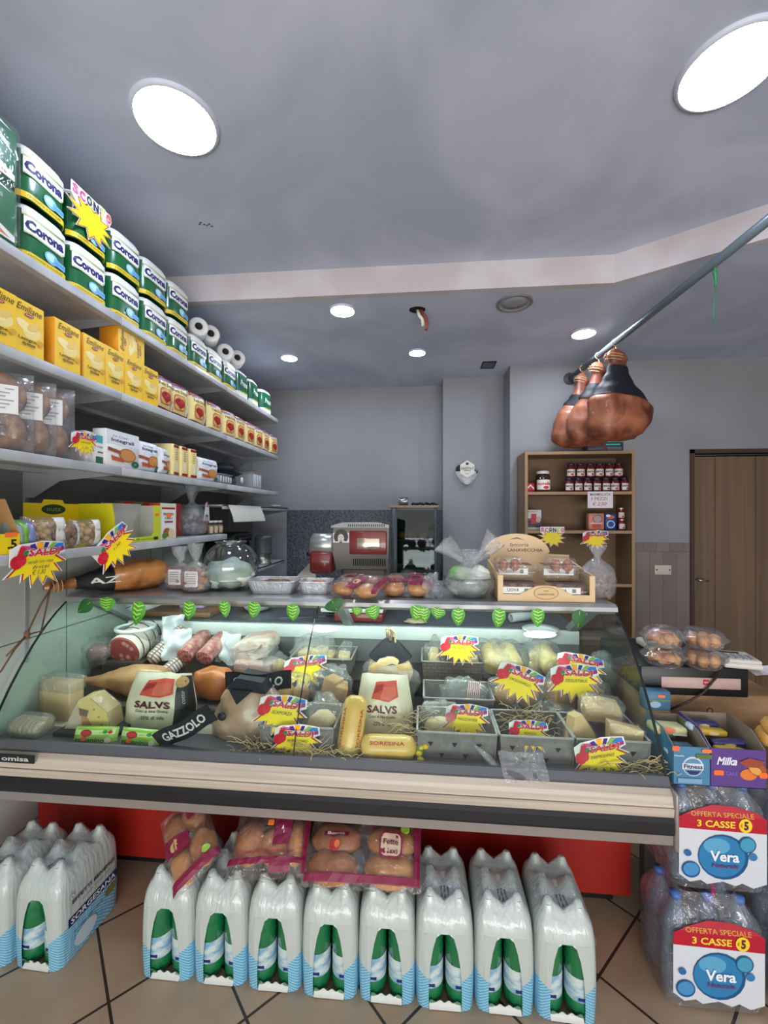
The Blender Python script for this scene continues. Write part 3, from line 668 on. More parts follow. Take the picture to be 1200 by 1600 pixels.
# small cartons behind the card
t = thing('small_carton', 'small pinkish white carton standing behind the third shelf price card', 'carton', (XS-.05, rowY(140, XS-.05), tz), RZ)
MB().box(-.025, 0, 0, .025, .06, .13, M('pink_carton', (226, 206, 206), .5), .002, 1).build('box', t)
decal(Decal().rect(-.02, .08, .02, .12, (206, 150, 160)).rect(-.02, .02, .02, .05, (236, 236, 232)), t, front(0))
t = thing('small_carton', 'white and teal carton beside the large white cracker box', 'carton', (XS-.015, rowY(158, XS-.015), tz), RZ)
MB().box(-.03, 0, 0, .03, .07, .115, M('white_carton', (228, 228, 226), .5), .002, 1).build('box', t)
decal(Decal().rect(-.029, .085, .029, .114, (70, 170, 180)).text('crackers', 0, .07, .045, .01, (40, 90, 70)).rect(-.029, .004, .029, .03, (36, 96, 70)).rect(-.02, .045, .02, .05, (60, 60, 70)), t, front(0))
def cracker_print(D, w, h):
    D.rect(-w/2, h*.62, w/2, h, (228, 230, 234)); D.text('Le Cose', -.1*w, h*.86, w*.45, h*.07, (60, 110, 90), 0, .3); D.text('Integrali', -.02*w, h*.73, w*.7, h*.13, (40, 60, 90), .02)
    D.ell(.12*w, h*.36, .27*w, h*.20, (176, 112, 54)); D.ell(.12*w, h*.37, .23*w, h*.16, (204, 142, 76)); D.poly([(-.48*w, h*.52), (-.1*w, h*.46), (-.1*w, h*.36), (-.48*w, h*.42)], (150, 80, 50)); D.poly([(-.4*w, h*.3), (.0, h*.24), (.0, h*.14), (-.36*w, h*.16)], (190, 90, 50))
    D.ell(.36*w, h*.13, .12*w, h*.10, (40, 96, 66)); D.text('IT', .36*w, h*.13, .06*w, h*.05, (200, 220, 200))
t = thing('cracker_box', 'white box of wholemeal crackers on the third shelf', 'cracker box', (XS, rowY(193), tz), RZ)
w_ = shelf_spot(167, 218)[1]
MB().box(-w_/2, 0, 0, w_/2, .06, .148, M('white_carton', (228, 228, 226), .5), .002, 1).build('box', t)
D = Decal(); cracker_print(D, w_*.98, .146); decal(D, t, front(0))
def cracker_bag(px, w, label, h=.14, rz=0, lay='Integrali'):
    t = thing('cracker_bag', label, 'cracker bag', (XS, rowY(px), tz), RZ+rz, 'white wholemeal cracker bags'); fn = pillow(w, h, .06, 3.5, px, .003)
    pillow_mesh(MB(), fn, w, h, M('white_film', (226, 228, 230), .25, coat=.5, bump=.3, bscale=16)).build('bag', t)
    D = Decal(); cracker_print(D, w*.94, h*.97); mb = MB(); D.emit(mb, fn, .012); mb.build('printed_label', t)
cracker_bag(236, .16, 'white cracker bag leaning right beside the white box')
cracker_bag(262, .12, 'white cracker bag half hidden before the cream bags', .13, .3)
cracker_bag(329, .24, 'wide white cracker bag beyond the cream bags', .135)
for k_, (px, rz, lb) in enumerate(((277, .10, 'cream rusk bag turned sideways on the third shelf, nearest the shop front'), (290, .0, 'cream rusk bag turned sideways in the middle of the trio'), (304, -.1, 'cream rusk bag turned sideways closest to the wide cracker bag'))):
    t = thing('rusk_bag', lb, 'rusk bag', (XS-.005, rowY(px), tz), RZ+rz, 'rusk bags standing sideways on the third shelf'); H_ = .165
    MB().box(-.034, 0, 0, .034, .14, H_, M('cream_film', CRM, .3, coat=.5, bump=.3, bscale=16), .012, 3).build('bag', t)
    D = Decal().rect(-.026, H_-.02, .026, H_-.006, MAR).rect(-.026, .006, .026, .02, MAR).ell(0, .05, .010, .02, (226, 226, 210))
    for q_ in range(5): D.rect(-.012, .085+.012*q_, .012, .089+.012*q_, (176, 150, 90))
    decal(D, t, front(0))
# black cloth bag and clear tubs at the end
t = thing('black_bag', 'dark folded cloth bag draped over clear trays at the end of the third shelf', 'bag', (XS-.06, rowY(373), tz), RZ)
MB().blob((0, .06, .10), (.17, .10, .055), M('black_cloth', (20, 22, 30), .7, bump=.4), .35, 2.2, 28, 16, 3).build('cloth', t)
MB().lathe([(.022, 0), (.022, .003), (0, .003)], M('badge_white', (220, 220, 220), .4), 20, T=Matrix.Translation((.14, -.02, .05)) @ Matrix.Rotation(PI/2, 4, 'X')).build('round_badge', t)
trayf = film_mat('clear_tray', (220, 226, 230), .22, gl=.45)
def tub_stack(px, w, h, label, n=1, name='clear_tray', Xo=0, z=tz):
    t = thing(name, label, 'plastic tray', (XS-Xo, rowY(px, XS-Xo), z), RZ, 'clear plastic trays')
    m = MB(); m.box(-w/2, 0, 0, w/2, .14, h, trayf, .012, 2, taper=.01)
    for i in range(5): x = -w/2+w*(i+.5)/5; m.box(x-.006, -.004, .01, x+.006, .002, h-.01, M('tray_rib', (190, 196, 202), .3), .002, 1)
    m.build('tray', t); MB().box(-w/2-.006, -.006, h, w/2+.006, .146, h+.006, trayf, .003, 1).build('lid', t); return t
tub_stack(353, .17, .055, 'clear empty tray under the black cloth bag', 1)
tub_stack(402, .16, .115, 'tall clear ribbed tub nearest the end of the third shelf', 1)

# --- fourth shelf
fz = SZ[3]+.001
yb = M('yellow_carton', (240, 208, 20), .45); ybd = M('kraft_brown', (176, 134, 86), .7)
t = thing('display_carton', 'yellow cut-open display carton with brown inside at the near end of the fourth shelf', 'display carton', (XS, rowY(31)-.12, fz), RZ)
MB().box(-.12, 0, 0, .12, .003, .062, yb).build('front_panel', t)
MB().prism([(.002, 0), (.20, 0), (.20, .17), (.05, .17), (.002, .062)], .117, .12, ybd, 'x').build('side_panel', t)
MB().box(-.12, .197, 0, .12, .2, .175, ybd).build('back_panel', t); MB().box(-.12, .003, 0, .117, .197, .003, ybd).build('floor_panel', t)
decal(Decal().text('.5', .095, .030, .03, .03, (40, 36, 20), .04).rrect(.072, .052, .112, .066, .004, (250, 120, 50)), t, front(0))
MB().prism([(.003, 0), (.12, 0), (.04, .14), (.01, .15)], -.11, -.02, yb, 'x').build('flap', t)
def flow(px, w, h, d, col, label, grp, contents=None, rz=0, Xo=0, back=(230, 226, 216), z=fz):
    t = thing('snack_bag', label, 'snack bag', (XS-Xo, rowY(px, XS-Xo), z), RZ+rz, grp); fn = pillow(w, h, d, 3, px, .004)
    if contents:
        m = MB(); r_ = random.Random(px)
        for i in range(26): m.blob((r_.uniform(-.3, .3)*w, d/2+r_.uniform(-.25, .25)*d, h*r_.uniform(.15, .75)), (.014, .012, .012), contents, .2, 2, 8, 6, i)
        o = m.build('filling', t); o['kind'] = 'stuff'
        pillow_mesh(MB(), fn, w, h, filmc).build('bag', t)
        D = Decal().rect(w*.12, h*.03, w*.46, h*.97, back).text('nuts', w*.3, h*.6, w*.2, h*.08, (100, 100, 120)); mb = MB(); D.emit(mb, fn, .012); mb.build('printed_label', t)
    else:
        pillow_mesh(MB(), fn, w, h, M('coloured_film', col, .3, coat=.5, bump=.3)).build('bag', t)
    return t
flow(36, .03, .10, .10, (130, 150, 140), 'narrow grey-green packet beside the yellow cut-open carton', None, rz=0)
flow(43, .04, .105, .10, (110, 170, 50), 'narrow bright green packet in the fourth shelf row', None)
flow(53, .045, .105, .10, (120, 130, 180), 'narrow lilac blue packet in the fourth shelf row', None)
nut = M('nut_brown', (150, 110, 70), .6); sh = M('shell_beige', (190, 160, 110), .6)
flow(80, .15, .115, .07, None, 'clear snack bag of shelled nuts with a white side strip', 'clear snack bags on the fourth shelf', sh, -.1)
flow(118, .12, .095, .06, None, 'slumped clear snack bag of brown nuts with white strip', 'clear snack bags on the fourth shelf', nut, .3)
flow(143, .13, .105, .07, None, 'clear snack bag under the green oval of the yellow display', 'clear snack bags on the fourth shelf', sh, -.1)
t = thing('display_carton', 'bright yellow display carton with a tab and green oval on its back', 'display carton', (XS-.10, rowY(193)-.012-.125, fz), RZ)
w_ = .25
MB().prism([(-w_/2, 0), (w_/2, 0), (w_/2, .165), (.05, .165), (.04, .18), (-.04, .18), (-.05, .165), (-w_/2, .165)], .09, .094, yb, 'y').build('back_panel', t)
MB().prism([(-.07, 0), (.09, 0), (.09, .168), (-.06, .168), (-.07, .10)], w_/2-.004, w_/2, M('yellow_green_carton', (214, 206, 30), .45), 'x').build('side_panel', t)
MB().box(-w_/2, -.07, 0, w_/2, .09, .004, yb).build('floor_panel', t)
decal(Decal().ell(.0, .142, .055, .02, (20, 60, 36)).text('nuts', .0, .142, .06, .014, (120, 170, 90)), t, front(.09))
t = thing('display_carton', 'open display carton with plain grey back and lime green frame', 'display carton', (XS, (rowY(193)+rowY(251))/2, fz), RZ)
w_ = abs(rowY(251)-rowY(193)); lg = M('lime_carton', (196, 206, 50), .45)
MB().box(-w_/2, .10, 0, w_/2, .104, .172, M('grey_card', (186, 184, 180), .6)).build('back_panel', t)
MB().prism([(-w_/2, 0), (w_/2, 0), (w_/2, .165), (w_/2-.05, .165), (w_/2-.05, .04), (w_/2-.07, .022), (-w_/2, .02)], 0, .003, lg, 'y').build('front_panel', t)
MB().box(w_/2-.003, .003, 0, w_/2, .10, .165, lg).box(w_/2-.005, .004, .003, w_/2-.003, .10, .163, M('grey_card', (186, 184, 180), .6)).build('side_panel', t); MB().box(-w_/2, .003, 0, w_/2-.003, .10, .003, lg).build('floor_panel', t)
decal(Decal().rrect(w_/2-.045, .115, w_/2-.012, .128, .003, (250, 120, 50)).rrect(w_/2-.055, .004, w_/2-.02, .018, .006, (30, 60, 30)).text('noci di qualita', -.02, .010, .2, .009, (80, 100, 30)), t, front(0))
t = thing('gift_carton', 'flat green and red carton lying behind the grey-backed display', 'carton', (XS-.13, rowY(240, XS-.13), fz), RZ)
MB().box(-.23, 0, 0, .25, .05, .185, M('olive_carton', (96, 110, 60), .5), .002, 1).build('box', t)
decal(Decal().rect(-.22, .165, -.15, .184, RED).rect(-.08, .165, -.02, .184, (190, 40, 30)).rect(.2, .005, .248, .184, (186, 60, 54)), t, front(0))
t = thing('breadstick_box', 'white and green printed box with an orange sticker beside the grey-backed display', 'snack box', (XS, rowY(264), fz), RZ)
w_ = shelf_spot(251, 277)[1]; h_ = .178
MB().box(-w_/2, 0, 0, w_/2, .06, h_, M('red_side_carton', (176, 60, 54), .5), .002, 1).build('box', t)
D = Decal().rect(-w_/2, 0, w_/2-.01, h_, (214, 214, 190)); D.rect(-w_/2+.01, .03, w_/2-.02, h_-.02, (232, 230, 222)); D.rect(-w_/2+.01, h_-.03, w_/2-.02, h_-.02, (170, 50, 50)); D.text('BENEFICIO', -.005, .125, w_*.6, .012, (30, 90, 50), .02); D.text('di Bosco', -.005, .105, w_*.5, .012, (40, 80, 50), 0, .3); D.rect(-.04, .082, .03, .09, (150, 40, 40))
D.ell(-.02, .035, .03, .022, (150, 100, 60)); D.ell(.015, .03, .025, .022, (222, 200, 150)); D.ell(-.04, .018, .02, .014, (80, 130, 50)); D.ell(-.005, .118, .02, .012, (250, 120, 60))
decal(D, t, front(0))
# big clear gathered bag
def gathered(mb, w, d, h, neck=.68, mat=None, seed=0, flare=.35, n=28, rows=22, lean=0):
    def fn(u, v):
        a = 2*PI*u
        if v < neck: t_ = v/neck; k = (1-(abs(t_*2-.9)/1.25)**4)*(1 if t_ < .6 else 1-.82*((t_-.6)/.4)**1.6)
        else: t_ = (v-neck)/(1-neck); k = .16+flare*t_**.8
        rp = (.02+.30*max(0, v-.3))*mn.noise(Vector((math.cos(a)*3+seed, math.sin(a)*3, v*3+seed)))+.05*math.sin(a*9+seed)*max(0, v-.35)*2
        k = max(.03, k*(1+rp*1.2))
        if v == 0: k *= .6
        return (w/2*k*math.cos(a)+lean*max(0, v-neck)+.02*mn.noise(Vector((v*5, seed, 0)))*v, d/2*k*math.sin(a), h*v+.012*mn.noise(Vector((a, v*4, seed)))*v)
    return mb.surf(fn, n, rows, mat, closeu=True)
crink = film_mat('crinkled_film', (236, 240, 242), .13, .1, .55, .9, 26)
t = thing('gathered_bag', 'crinkled clear bag with a white and red label, gathered at the top', 'bag', (XS-.11, rowY(300, XS-.11), fz), RZ)
gathered(MB(), .24, .16, .31, .66, crink, 2).build('bag', t)
m = MB(); r_ = random.Random(4)
for i in range(34): m.blob((r_.uniform(-.07, .07), r_.uniform(-.04, .04), r_.uniform(.02, .13)), (.017, .015, .013), M('grey_sweets', (150, 140, 136), .5), .2, 2, 8, 6, i)
m.build('filling', t)['kind'] = 'stuff'
D = Decal().poly([(-.02, .085), (.085, .085), (.07, .17), (.03, .2), (.0, .19)], (226, 226, 228)).poly([(.02, .17), (.05, .165), (.05, .2), (.03, .205)], (180, 60, 30)).rect(-.03, .074, .09, .086, (150, 30, 40)).rect(.01, .11, .05, .12, (140, 60, 60))
decal(D, t, lambda u, v, d: (u, -.085-d+abs(u)*.25, v))
# jars
def jar(r, h, glassm, fill, lid, label_rgb, label, loc, group=None, fillh=.85, name='jar', rz=RZ, cat='jar', txt=None, txtc=(190, 40, 40)):
    t = thing(name, label, cat, loc, rz, group)
    MB().lathe([(r*.9, 0), (r, .006), (r, h*.74), (r*.82, h*.82), (r*.82, h*.86)], glassm, 20).build('glass', t)
    if fill: MB().lathe([(r*.86, .003), (r*.95, .008), (r*.95, h*fillh*.8)], fill, 18).build('filling', t)
    MB().lathe([(r*.86, h*.86), (r*.88, h*.87), (r*.88, h*.985), (r*.84, h), (0, h)], lid, 20).build('lid', t)
    if label_rgb:
        D = Decal().rect(-r*1.1, h*.12, r*1.1, h*.58, label_rgb)
        if txt: D.text(txt, 0, h*.4, r*1.9, h*.14, txtc, .03)
        D.ell(r*.2, h*.22, r*.4, h*.07, (190, 50, 50))
        decal(D, t, lambda u, v, d: ((r+d)*math.sin(u/r), -(r+d)*math.cos(u/r), v), .008)
    return t
jgl = glass_mat('jar_glass', (236, 240, 238), .45, .05)
jar(.034, .165, jgl, M('pickle_orange', (196, 130, 40), .4, bump=.5), M('dark_lid', (60, 50, 46), .4), None, 'tall jar of orange preserves beside the crinkled bag', (XS-.10, rowY(318, XS-.10), fz))
for i, px in enumerate((328, 335.5, 343)):
    jar(.020, .085, jgl, M('spice_fill', (150, 120, 80), .6), M('cap_clear', (200, 200, 196), .4), (190, 176, 140), ['small spice jar next to the tall orange jar', 'small spice jar standing between two others', 'small spice jar at the open end of the fourth shelf'][i], (XS-.05, rowY(px, XS-.05), fz), 'small spice jars')
# black appliance, steel pan etc. in the last bay
t = thing('coffee_machine', 'black boxy appliance on the low shelf behind the glass bowl', 'appliance', (XS-.16, rowY(378, XS-.16), 1.121), RZ)
bkp = M('black_plastic', (18, 20, 24), .35)
MB().box(-.16, 0, 0, .16, .22, .20, bkp, .012).build('body', t); MB().box(-.165, -.02, .20, .165, .24, .275, bkp, .02).build('lid', t); MB().box(-.10, -.03, .225, .12, -.018, .235, M('dark_chrome', (120, 124, 130), .25, .8), .003).build('handle', t)
t = thing('machine_funnel', 'grey ribbed cylindrical kitchen device on the low shelf end', 'appliance', (XS-.09, rowY(411, XS-.09), 1.121), RZ)
MB().lathe([(.07, .085), (.072, .1), (.066, .14), (.072, .16), (.068, .21), (.074, .22), (.05, .24), (0, .24)], M('grey_ribbed', (80, 84, 86), .45), 24).build('top', t)
MB().lathe([(.066, 0), (.07, .004), (.07, .012), (.064, .014), (.064, .082), (.068, .085)], M('pan_steel', (150, 148, 142), .3, .85), 24).build('base', t)
# rafter of receipts on thin shelf
t = thing('plastic_packet', 'small clear packet lying on the end of the thin shelf', 'packet', (XS-.04, rowY(437, XS-.04), 1.601), RZ)
MB().blob((0, .04, .012), (.09, .05, .012), film_mat('packet_film', (230, 234, 236), .5, gl=.5), .3, 4, 20, 8, 2).build('film', t)
# big price cards hanging from the fourth shelf
q = atX(58, 882, XF+.012)
price_card(.205, ['taralli con mais', 'fritti'], 'large starburst price card hanging under the fourth shelf near the ropes', (XF+.012, q.y, q.z), (0, 0, RZ-.05), price='\u20ac 1,30')
q = atX(181, 858, XF+.012)
price_card(.20, ['1,30'], 'tilted starburst price card clipped over the wrapped ham', (XF+.014, q.y, q.z), (Matrix.Rotation(RZ-.3, 4, 'Z') @ Matrix.Rotation(-.75, 4, 'Y')).to_euler(), price=None)

# ================================================================ HAMS
hamm = ramp_mat('cured_ham', (92, 38, 26), (172, 104, 70), 7, .5, .34, .66, bump=.25, dist=.8, coat=.1)
hamg = ramp_mat('gold_ham', (120, 56, 28), (206, 140, 74), 6, .35, .34, .62, bump=.2, dist=.8, coat=.4)
hamp = ramp_mat('pale_ham', (166, 126, 98), (214, 186, 160), 5, .4, .3, .7, bump=.2, dist=.8, coat=.4)
clothb = M('black_band_cloth', (18, 20, 28), .65, bump=.2); cord = M('natural_cord', (196, 172, 130), .8)
HW = [(0, .020), (.04, .040), (.09, .046), (.14, .036), (.24, .046), (.34, .070), (.46, .102), (.60, .130), (.74, .140), (.86, .128), (.94, .098), (.98, .060), (1, .0)]
def hprof(t):
    for (a, p), (b, q) in zip(HW, HW[1:]):
        if t <= b: k = (t-a)/(b-a); k = k*k*(3-2*k); return p+(q-p)*k
    return 0
def ham(label, L, wk, th, mat, band=(.20, .44), group=None, loc=(0, 0, 0), rot=(0, 0, 0), seed=0, word=None, knot=True, name='cured_ham', fat=False):
    t = thing(name, label, 'ham', loc, rot, group)
    def fn(k=0, t0=0, t1=1):
        def f(u, v):
            tt = t0+(t1-t0)*v; r = hprof(tt)*wk; a = 2*PI*u; n_ = 1+.05*mn.noise(Vector((math.cos(a)*4, math.sin(a)*4+seed, tt*14)))+.18*mn.noise(Vector((math.cos(a)*1.5+seed, math.sin(a)*1.5, tt*4)))
            return (tt*L, (r*n_*(1+.14*math.cos(a)*min(1, tt*1.3))+k)*math.cos(a)+.03*math.sin(tt*3)*wk, (r*n_*th+k)*math.sin(a))
        return f
    MB().surf(fn(), 28, 34, mat, closeu=True).build('meat', t)
    if fat: MB().surf(fn(.0015, .875, .93), 28, 6, ramp_mat('ham_fat', (214, 176, 120), (180, 120, 80), 10, .4)).build('fat_side', t)
    if band:
        o = MB().surf(fn(.004, *band), 28, 10, clothb, closeu=True).build('black_band', t)
        if word:
            f = fn(.006, *band); D = Decal().text(word, 0, 0, (band[1]-band[0])*L*1.3, .035, (220, 216, 206), .02)
            def g(u, v, d):
                tt = (band[0]+band[1])/2; r = hprof(tt+u/L)*wk
                return (tt*L+u, -(r*.9)*math.cos(v/r)-.004+.03*math.sin(tt*3)*wk, (r*.9*th+.006)*math.sin(v/r))
            m = MB(); D.emit(m, lambda u, v, d: (lambda p: (p[0], p[1], p[2]))(g(u, v, d+.006)), .015); m.build('lettering', o)
    if knot:
        m = MB(); r_ = random.Random(seed)
        for k in range(3):
            x = L*(.06+.03*k); r = hprof(.06+.03*k)*wk+.003
            m.tube([(x, r*math.cos(a), r*th*math.sin(a)) for a in [2*PI*j/12 for j in range(13)]], .0025, cord, 5)
        m.build('cord', t)
    return t
# pole
P0, P1 = Vector((1.045*1.133, YR-.001, CAMZ+.3227*3.04*1.133)), Vector((1.258*1.1, 1.675*1.1, CAMZ+.697*1.55*1.1))
P1 = atY(1200, 344, 1.78); P0 = atY(890, 592, YR); dv = (P1-P0); Pn = P1+dv*.12
t = thing('ham_pole', 'grey steel pole running from the wall towards the viewer, hams hanging on it', 'pole', tuple(P0))
MB().tube([(0, 0, 0), tuple(Pn-P0)], .021, M('grey_pole_paint', (116, 130, 138), .35, .5), 16).build('tube', t)
MB().lathe([(.05, 0), (.05, .006), (.024, .008), (.024, .02)], M('flange', (120, 124, 128), .4, .6), 18, T=Matrix.Rotation(PI/2, 4, 'X')).build('wall_flange', t)
e = Pn-P0; MB().tube([(e.x, e.y, e.z), (e.x, e.y, Z1-P0.z)], .006, M('flange', (120, 124, 128), .4, .6), 8).build('hanger_rod', t)
def onpole(Y): k = (Y-P0.y)/dv.y; return P0+dv*k
def hang(Y, drop, lean, yaw, label, L, wk, th, seed, band):
    p = onpole(Y)
    R = Matrix.Rotation(yaw, 4, 'Z') @ Matrix.Rotation(lean, 4, 'Y') @ Matrix.Rotation(PI/2, 4, 'Y') @ Matrix.Rotation(PI/2, 4, 'X')
    t = ham(label, L, wk, th*.68, hamm, band, 'cured hams hanging from the pole', (p.x, p.y, p.z-drop), R.to_euler(), seed)
    m = MB(); inv = R.inverted()
    pts = [inv @ Vector((.022*math.cos(a), 0, drop-.0+.024*math.sin(a))) for a in [2*PI*j/10 for j in range(11)]]
    m.tube(pts, .003, cord, 5); m.tube([inv @ Vector((0, 0, drop-.02)), inv @ Vector((.01, 0, -.02))], .003, cord, 5); m.build('loop', t)
    return t
hang(2.88, .05, .10, .25, 'cured ham hanging frontmost, biggest, with wide black band', .60, 1.55, .80, 1, (.18, .52))
hang(3.10, .05, .22, .1, 'cured ham hanging between the other two on the pole', .60, 1.25, .8, 2, (.26, .46))
hang(3.34, .04, .26, .0, 'cured ham hanging closest to the wall and bookcase', .58, 1.15, .8, 3, (.30, .46))
# green ribbon on the pole
q = atY(1155, 398, 2.05); pq = onpole(2.05)
t = thing('green_ribbon', 'thin green plastic ribbon dangling from the steel pole', 'ribbon', (pq.x, pq.y, pq.z-.02))
gr_ = M('green_plastic', (40, 140, 84), .4)
MB().tube([(0, 0, .04), (.004, 0, .0), (.002, .0, -.02), (.006, 0, -.06), (.004, 0, -.09)], [.004, .005, .008, .006, .004], gr_, 6).tube([(.004, 0, -.09), (0, 0, -.16), (-.004, 0, -.26)], .002, gr_, 5).build('ribbon', t)

# ================================================================ BOOKCASE
BX0, BX1, BY0, BY1, BZ = .765, atY(992, 800, 3.29).x, 3.29, YR-.006, 2.01
oak = wood_mat('oak_laminate', (122, 94, 68), (142, 112, 82), 8, (1, 1, .06)); oakl = M('oak_edge', (160, 126, 94), .5)
t = thing('bookcase', 'tall oak laminate bookcase with jam jars against the far wall', 'bookcase', (BX0, BY0, 0))
bw, bd = BX1-BX0, BY1-BY0
for x in (0, bw-.020): MB().box(x, .002, 0, x+.020, bd, BZ, oak).box(x, 0, 0, x+.020, .002, BZ, oakl).build('side_panel', t)
MB().box(.020, .002, BZ-.022, bw-.020, bd, BZ-.0, oak).box(.02, 0, BZ-.022, bw-.02, .002, BZ, oakl).build('top_panel', t)
MB().box(.020, bd-.008, .05, bw-.020, bd, BZ-.022, M('oak_back', (122, 96, 70), .6)).build('back_panel', t)
BS = [1.707, 1.415, 1.018, .62, .08]
for z in BS: MB().box(.020, .004, z-.022, bw-.020, bd-.008, z, oak).box(.02, .001, z-.022, bw-.02, .004, z, oakl).build('shelf', t)
def bk(px, Y): return atY(px, 800, Y).x
hz = jar(.055, .165, M('hazelnut_glass', (60, 34, 24), .1, coat=.8), None, M('white_lid', (226, 224, 218), .4), (226, 222, 214), 'big jar of brown spread with white lid on the top bookcase shelf', (bk(848, 3.40), 3.40, BS[0]+.001), None, rz=0, txt='nutella')
t = thing('small_red_box', 'tiny red and white box next to the big spread jar', 'box', (bk(828, 3.42), 3.40, BS[0]+.001))
MB().box(-.035, 0, 0, .03, .05, .075, M('red_box', (200, 50, 52), .45), .002, 1).build('box', t); decal(Decal().poly([(-.03, .02), (.0, .05), (.028, .02), (.028, .035), (0, .065), (-.03, .035)], (236, 226, 220)), t, front(0))
jl = [M('jam_lid', (36, 34, 58), .35)]
jg = M('jam_glass', (92, 22, 26), .12, coat=.8)
def jam(label, loc):
    return jar(.031, .108, jg, None, jl[0], (220, 214, 208), label, loc, 'jam jars on the top bookcase shelf', rz=0, txt='MENZ', txtc=(60, 40, 60))
j0 = jam('x', (0, 0, 0)); y1, y2 = 3.36, 3.37
ordn = ['first', 'second', 'third', 'fourth', 'fifth', 'sixth', 'seventh']
uu = [False]
for i in range(7): place_pack(j0, y1, 0, '', uu) if False else None
def put_jam(x, y, z, lab):
    if not uu[0]: uu[0] = True; j0.location = (x, y, z); j0['label'] = lab; return
    dup(j0, (x, y, z), rnd.uniform(-.3, .3), lab)
for i in range(7): put_jam(bk(889+14.3*i, 3.36), 3.36, BS[0]+.001, f'jam jar in the lower row of the double stack, {ordn[i]} from the spread jar')
for i in range(6): put_jam(bk(892+14.8*i, 3.36), 3.36, BS[0]+.110, f'jam jar in the upper row of the double stack, {ordn[i]} from the spread jar')
def box_item(name, label, cat, px0, px1, Y, z, h, dpt, col, D=None, parent=None):
    x0, x1 = bk(px0, Y), bk(px1, Y); w = x1-x0
    t = thing(name, label, cat, ((x0+x1)/2, Y, z)); MB().box(-w/2, 0, 0, w/2, dpt, h, M('carton_'+name, col, .45), .002, 1).build('box', t)
    if D: decal(D(w, h), t, front(0))
    return t
box_item('chocolate_box', 'white and dark box with a red bow picture at the bookcase side', 'box', 822, 846, 3.36, BS[1]+.001, .155, .06, (222, 220, 216),
         lambda w, h: Decal().rect(-w/2, .02, w/2, h*.58, (50, 40, 50)).rect(-.02, .05, .02, .125, (186, 30, 50)).rect(-w*.35, .075, w*.2, .09, (186, 30, 50)).text('pandoro', -.01, .14, .07, .012, (150, 40, 60)).ell(w*.3, .08, .018, .024, (190, 170, 150)))
box_item('coffee_box', 'salmon box with a round grey emblem under the paper notice', 'box', 920, 944, 3.36, BS[1]+.001, .128, .06, (206, 130, 110),
         lambda w, h: Decal().ell(.008, h*.66, .036, .032, (96, 90, 86)).ell(.008, h*.66, .030, .026, (170, 150, 140)).rect(-.03, .02, .03, .045, (190, 60, 50)).rect(-.045, .05, .045, .056, (230, 210, 200)))
box_item('blue_box', 'blue box with white ring print between the salmon box and jars', 'box', 946, 963, 3.36, BS[1]+.001, .125, .06, (40, 70, 130),
         lambda w, h: Decal().ell(0, .045, .030, .030, (170, 200, 226)).ell(0, .045, .022, .022, (30, 60, 130)).ell(.0, .10, .026, .014, (200, 90, 80)).ell(-.02, .11, .016, .01, (226, 230, 236)))
jj = jar(.024, .085, M('sauce_glass', (120, 30, 30), .12, coat=.8), None, M('silver_lid', (190, 186, 180), .3, .7), (210, 200, 196), 'small red jar, lower one of two beside the blue box', (bk(971, 3.38), 3.38, BS[1]+.001), 'small red jars', rz=0)
dup(jj, (bk(970, 3.38), 3.38, BS[1]+.087), 0, 'small red jar, upper one standing on another beside the blue box')
t = thing('paper_notice', 'white handwritten notice taped to the bookcase shelf edge', 'notice', (bk(938, 3.285), 3.287, 1.645))
wN = 38*mpp(938, 3.285); MB().box(-wN/2, -.001, -.062, wN/2, .0, .062, M('paper_white', (222, 212, 214), .6)).build('sheet', t)
decal(Decal().text('MARMELLATA', 0, .040, wN*.8, .018, (60, 50, 90), .01).text('3 PEZZI', -.01, .008, wN*.65, .022, (120, 50, 90)).text('\u20ac 2,50', -.005, -.032, wN*.55, .028, (170, 50, 90), 0, .3), t, front(-.001))
price_card(.20, [], 'faint starburst card with multicoloured lettering below the second bookcase shelf', (bk(863, 3.28), 3.280, 1.405-.03), (0, 0, 0), kind='SCONTO')
price_card(.20, [], 'starburst price card on the bookcase under the blue box', (bk(929, 3.28), 3.280, 1.405-.06), (0, 0, .0))
t = box_item('radio', 'small dark box with teal lights on top of the bookcase below the hams', 'radio', 918, 974, 3.36, BZ+.001, .075, .12, (60, 62, 70), lambda w, h: Decal().rect(.0, .052, w*.42, .062, (40, 190, 180)).rect(-w*.05, .01, w*.02, .06, (120, 30, 40)).rect(w*.05, .012, w*.45, .04, (90, 94, 104)))

# wall plaque on the pillar
q = atY(729, 736, YP)
t = thing('wall_plaque', 'hexagonal white badge with black ribbon and pale cloth fixed to the pillar', 'plaque', (q.x, YP-.002, q.z))
k = mpp(729, YP)
MB().surf(lambda u, v: ((u-.5)*.20*(1-.55*v**1.5), -.02-.035*math.sin(PI*u)-.01*mn.noise(Vector((u*5, v*5, 1))), -.005-.10*v-.02*math.sin(PI*u)*v), 14, 10, M('pale_cloth', (186, 190, 192), .7, bump=.2)).build('cloth', t)
MB().prism([(-.095, .03), (-.08, .045), (.0, .09), (.07, .01), (.1, -.01), (.085, -.03), (.05, -.015), (.0, .0), (-.05, .0), (-.095, .0)], -.03, -.002, clothb, 'y').build('ribbon', t)
hx = [(.072*math.sin(PI/3*i), .012+.078*math.cos(PI/3*i)) for i in range(6)]
MB().prism(hx, -.060, -.052, M('badge_card', (216, 212, 200), .5), 'y').build('badge', t)
decal(Decal().ell(0, .058, .014, .012, (40, 40, 44)).text('GAZZOLO', 0, .018, .115, .022, (40, 40, 44), .02).rect(-.03, -.005, .03, -.001, (60, 60, 60)).text('ham', 0, -.028, .03, .012, (60, 60, 60)), t, front(-.060))

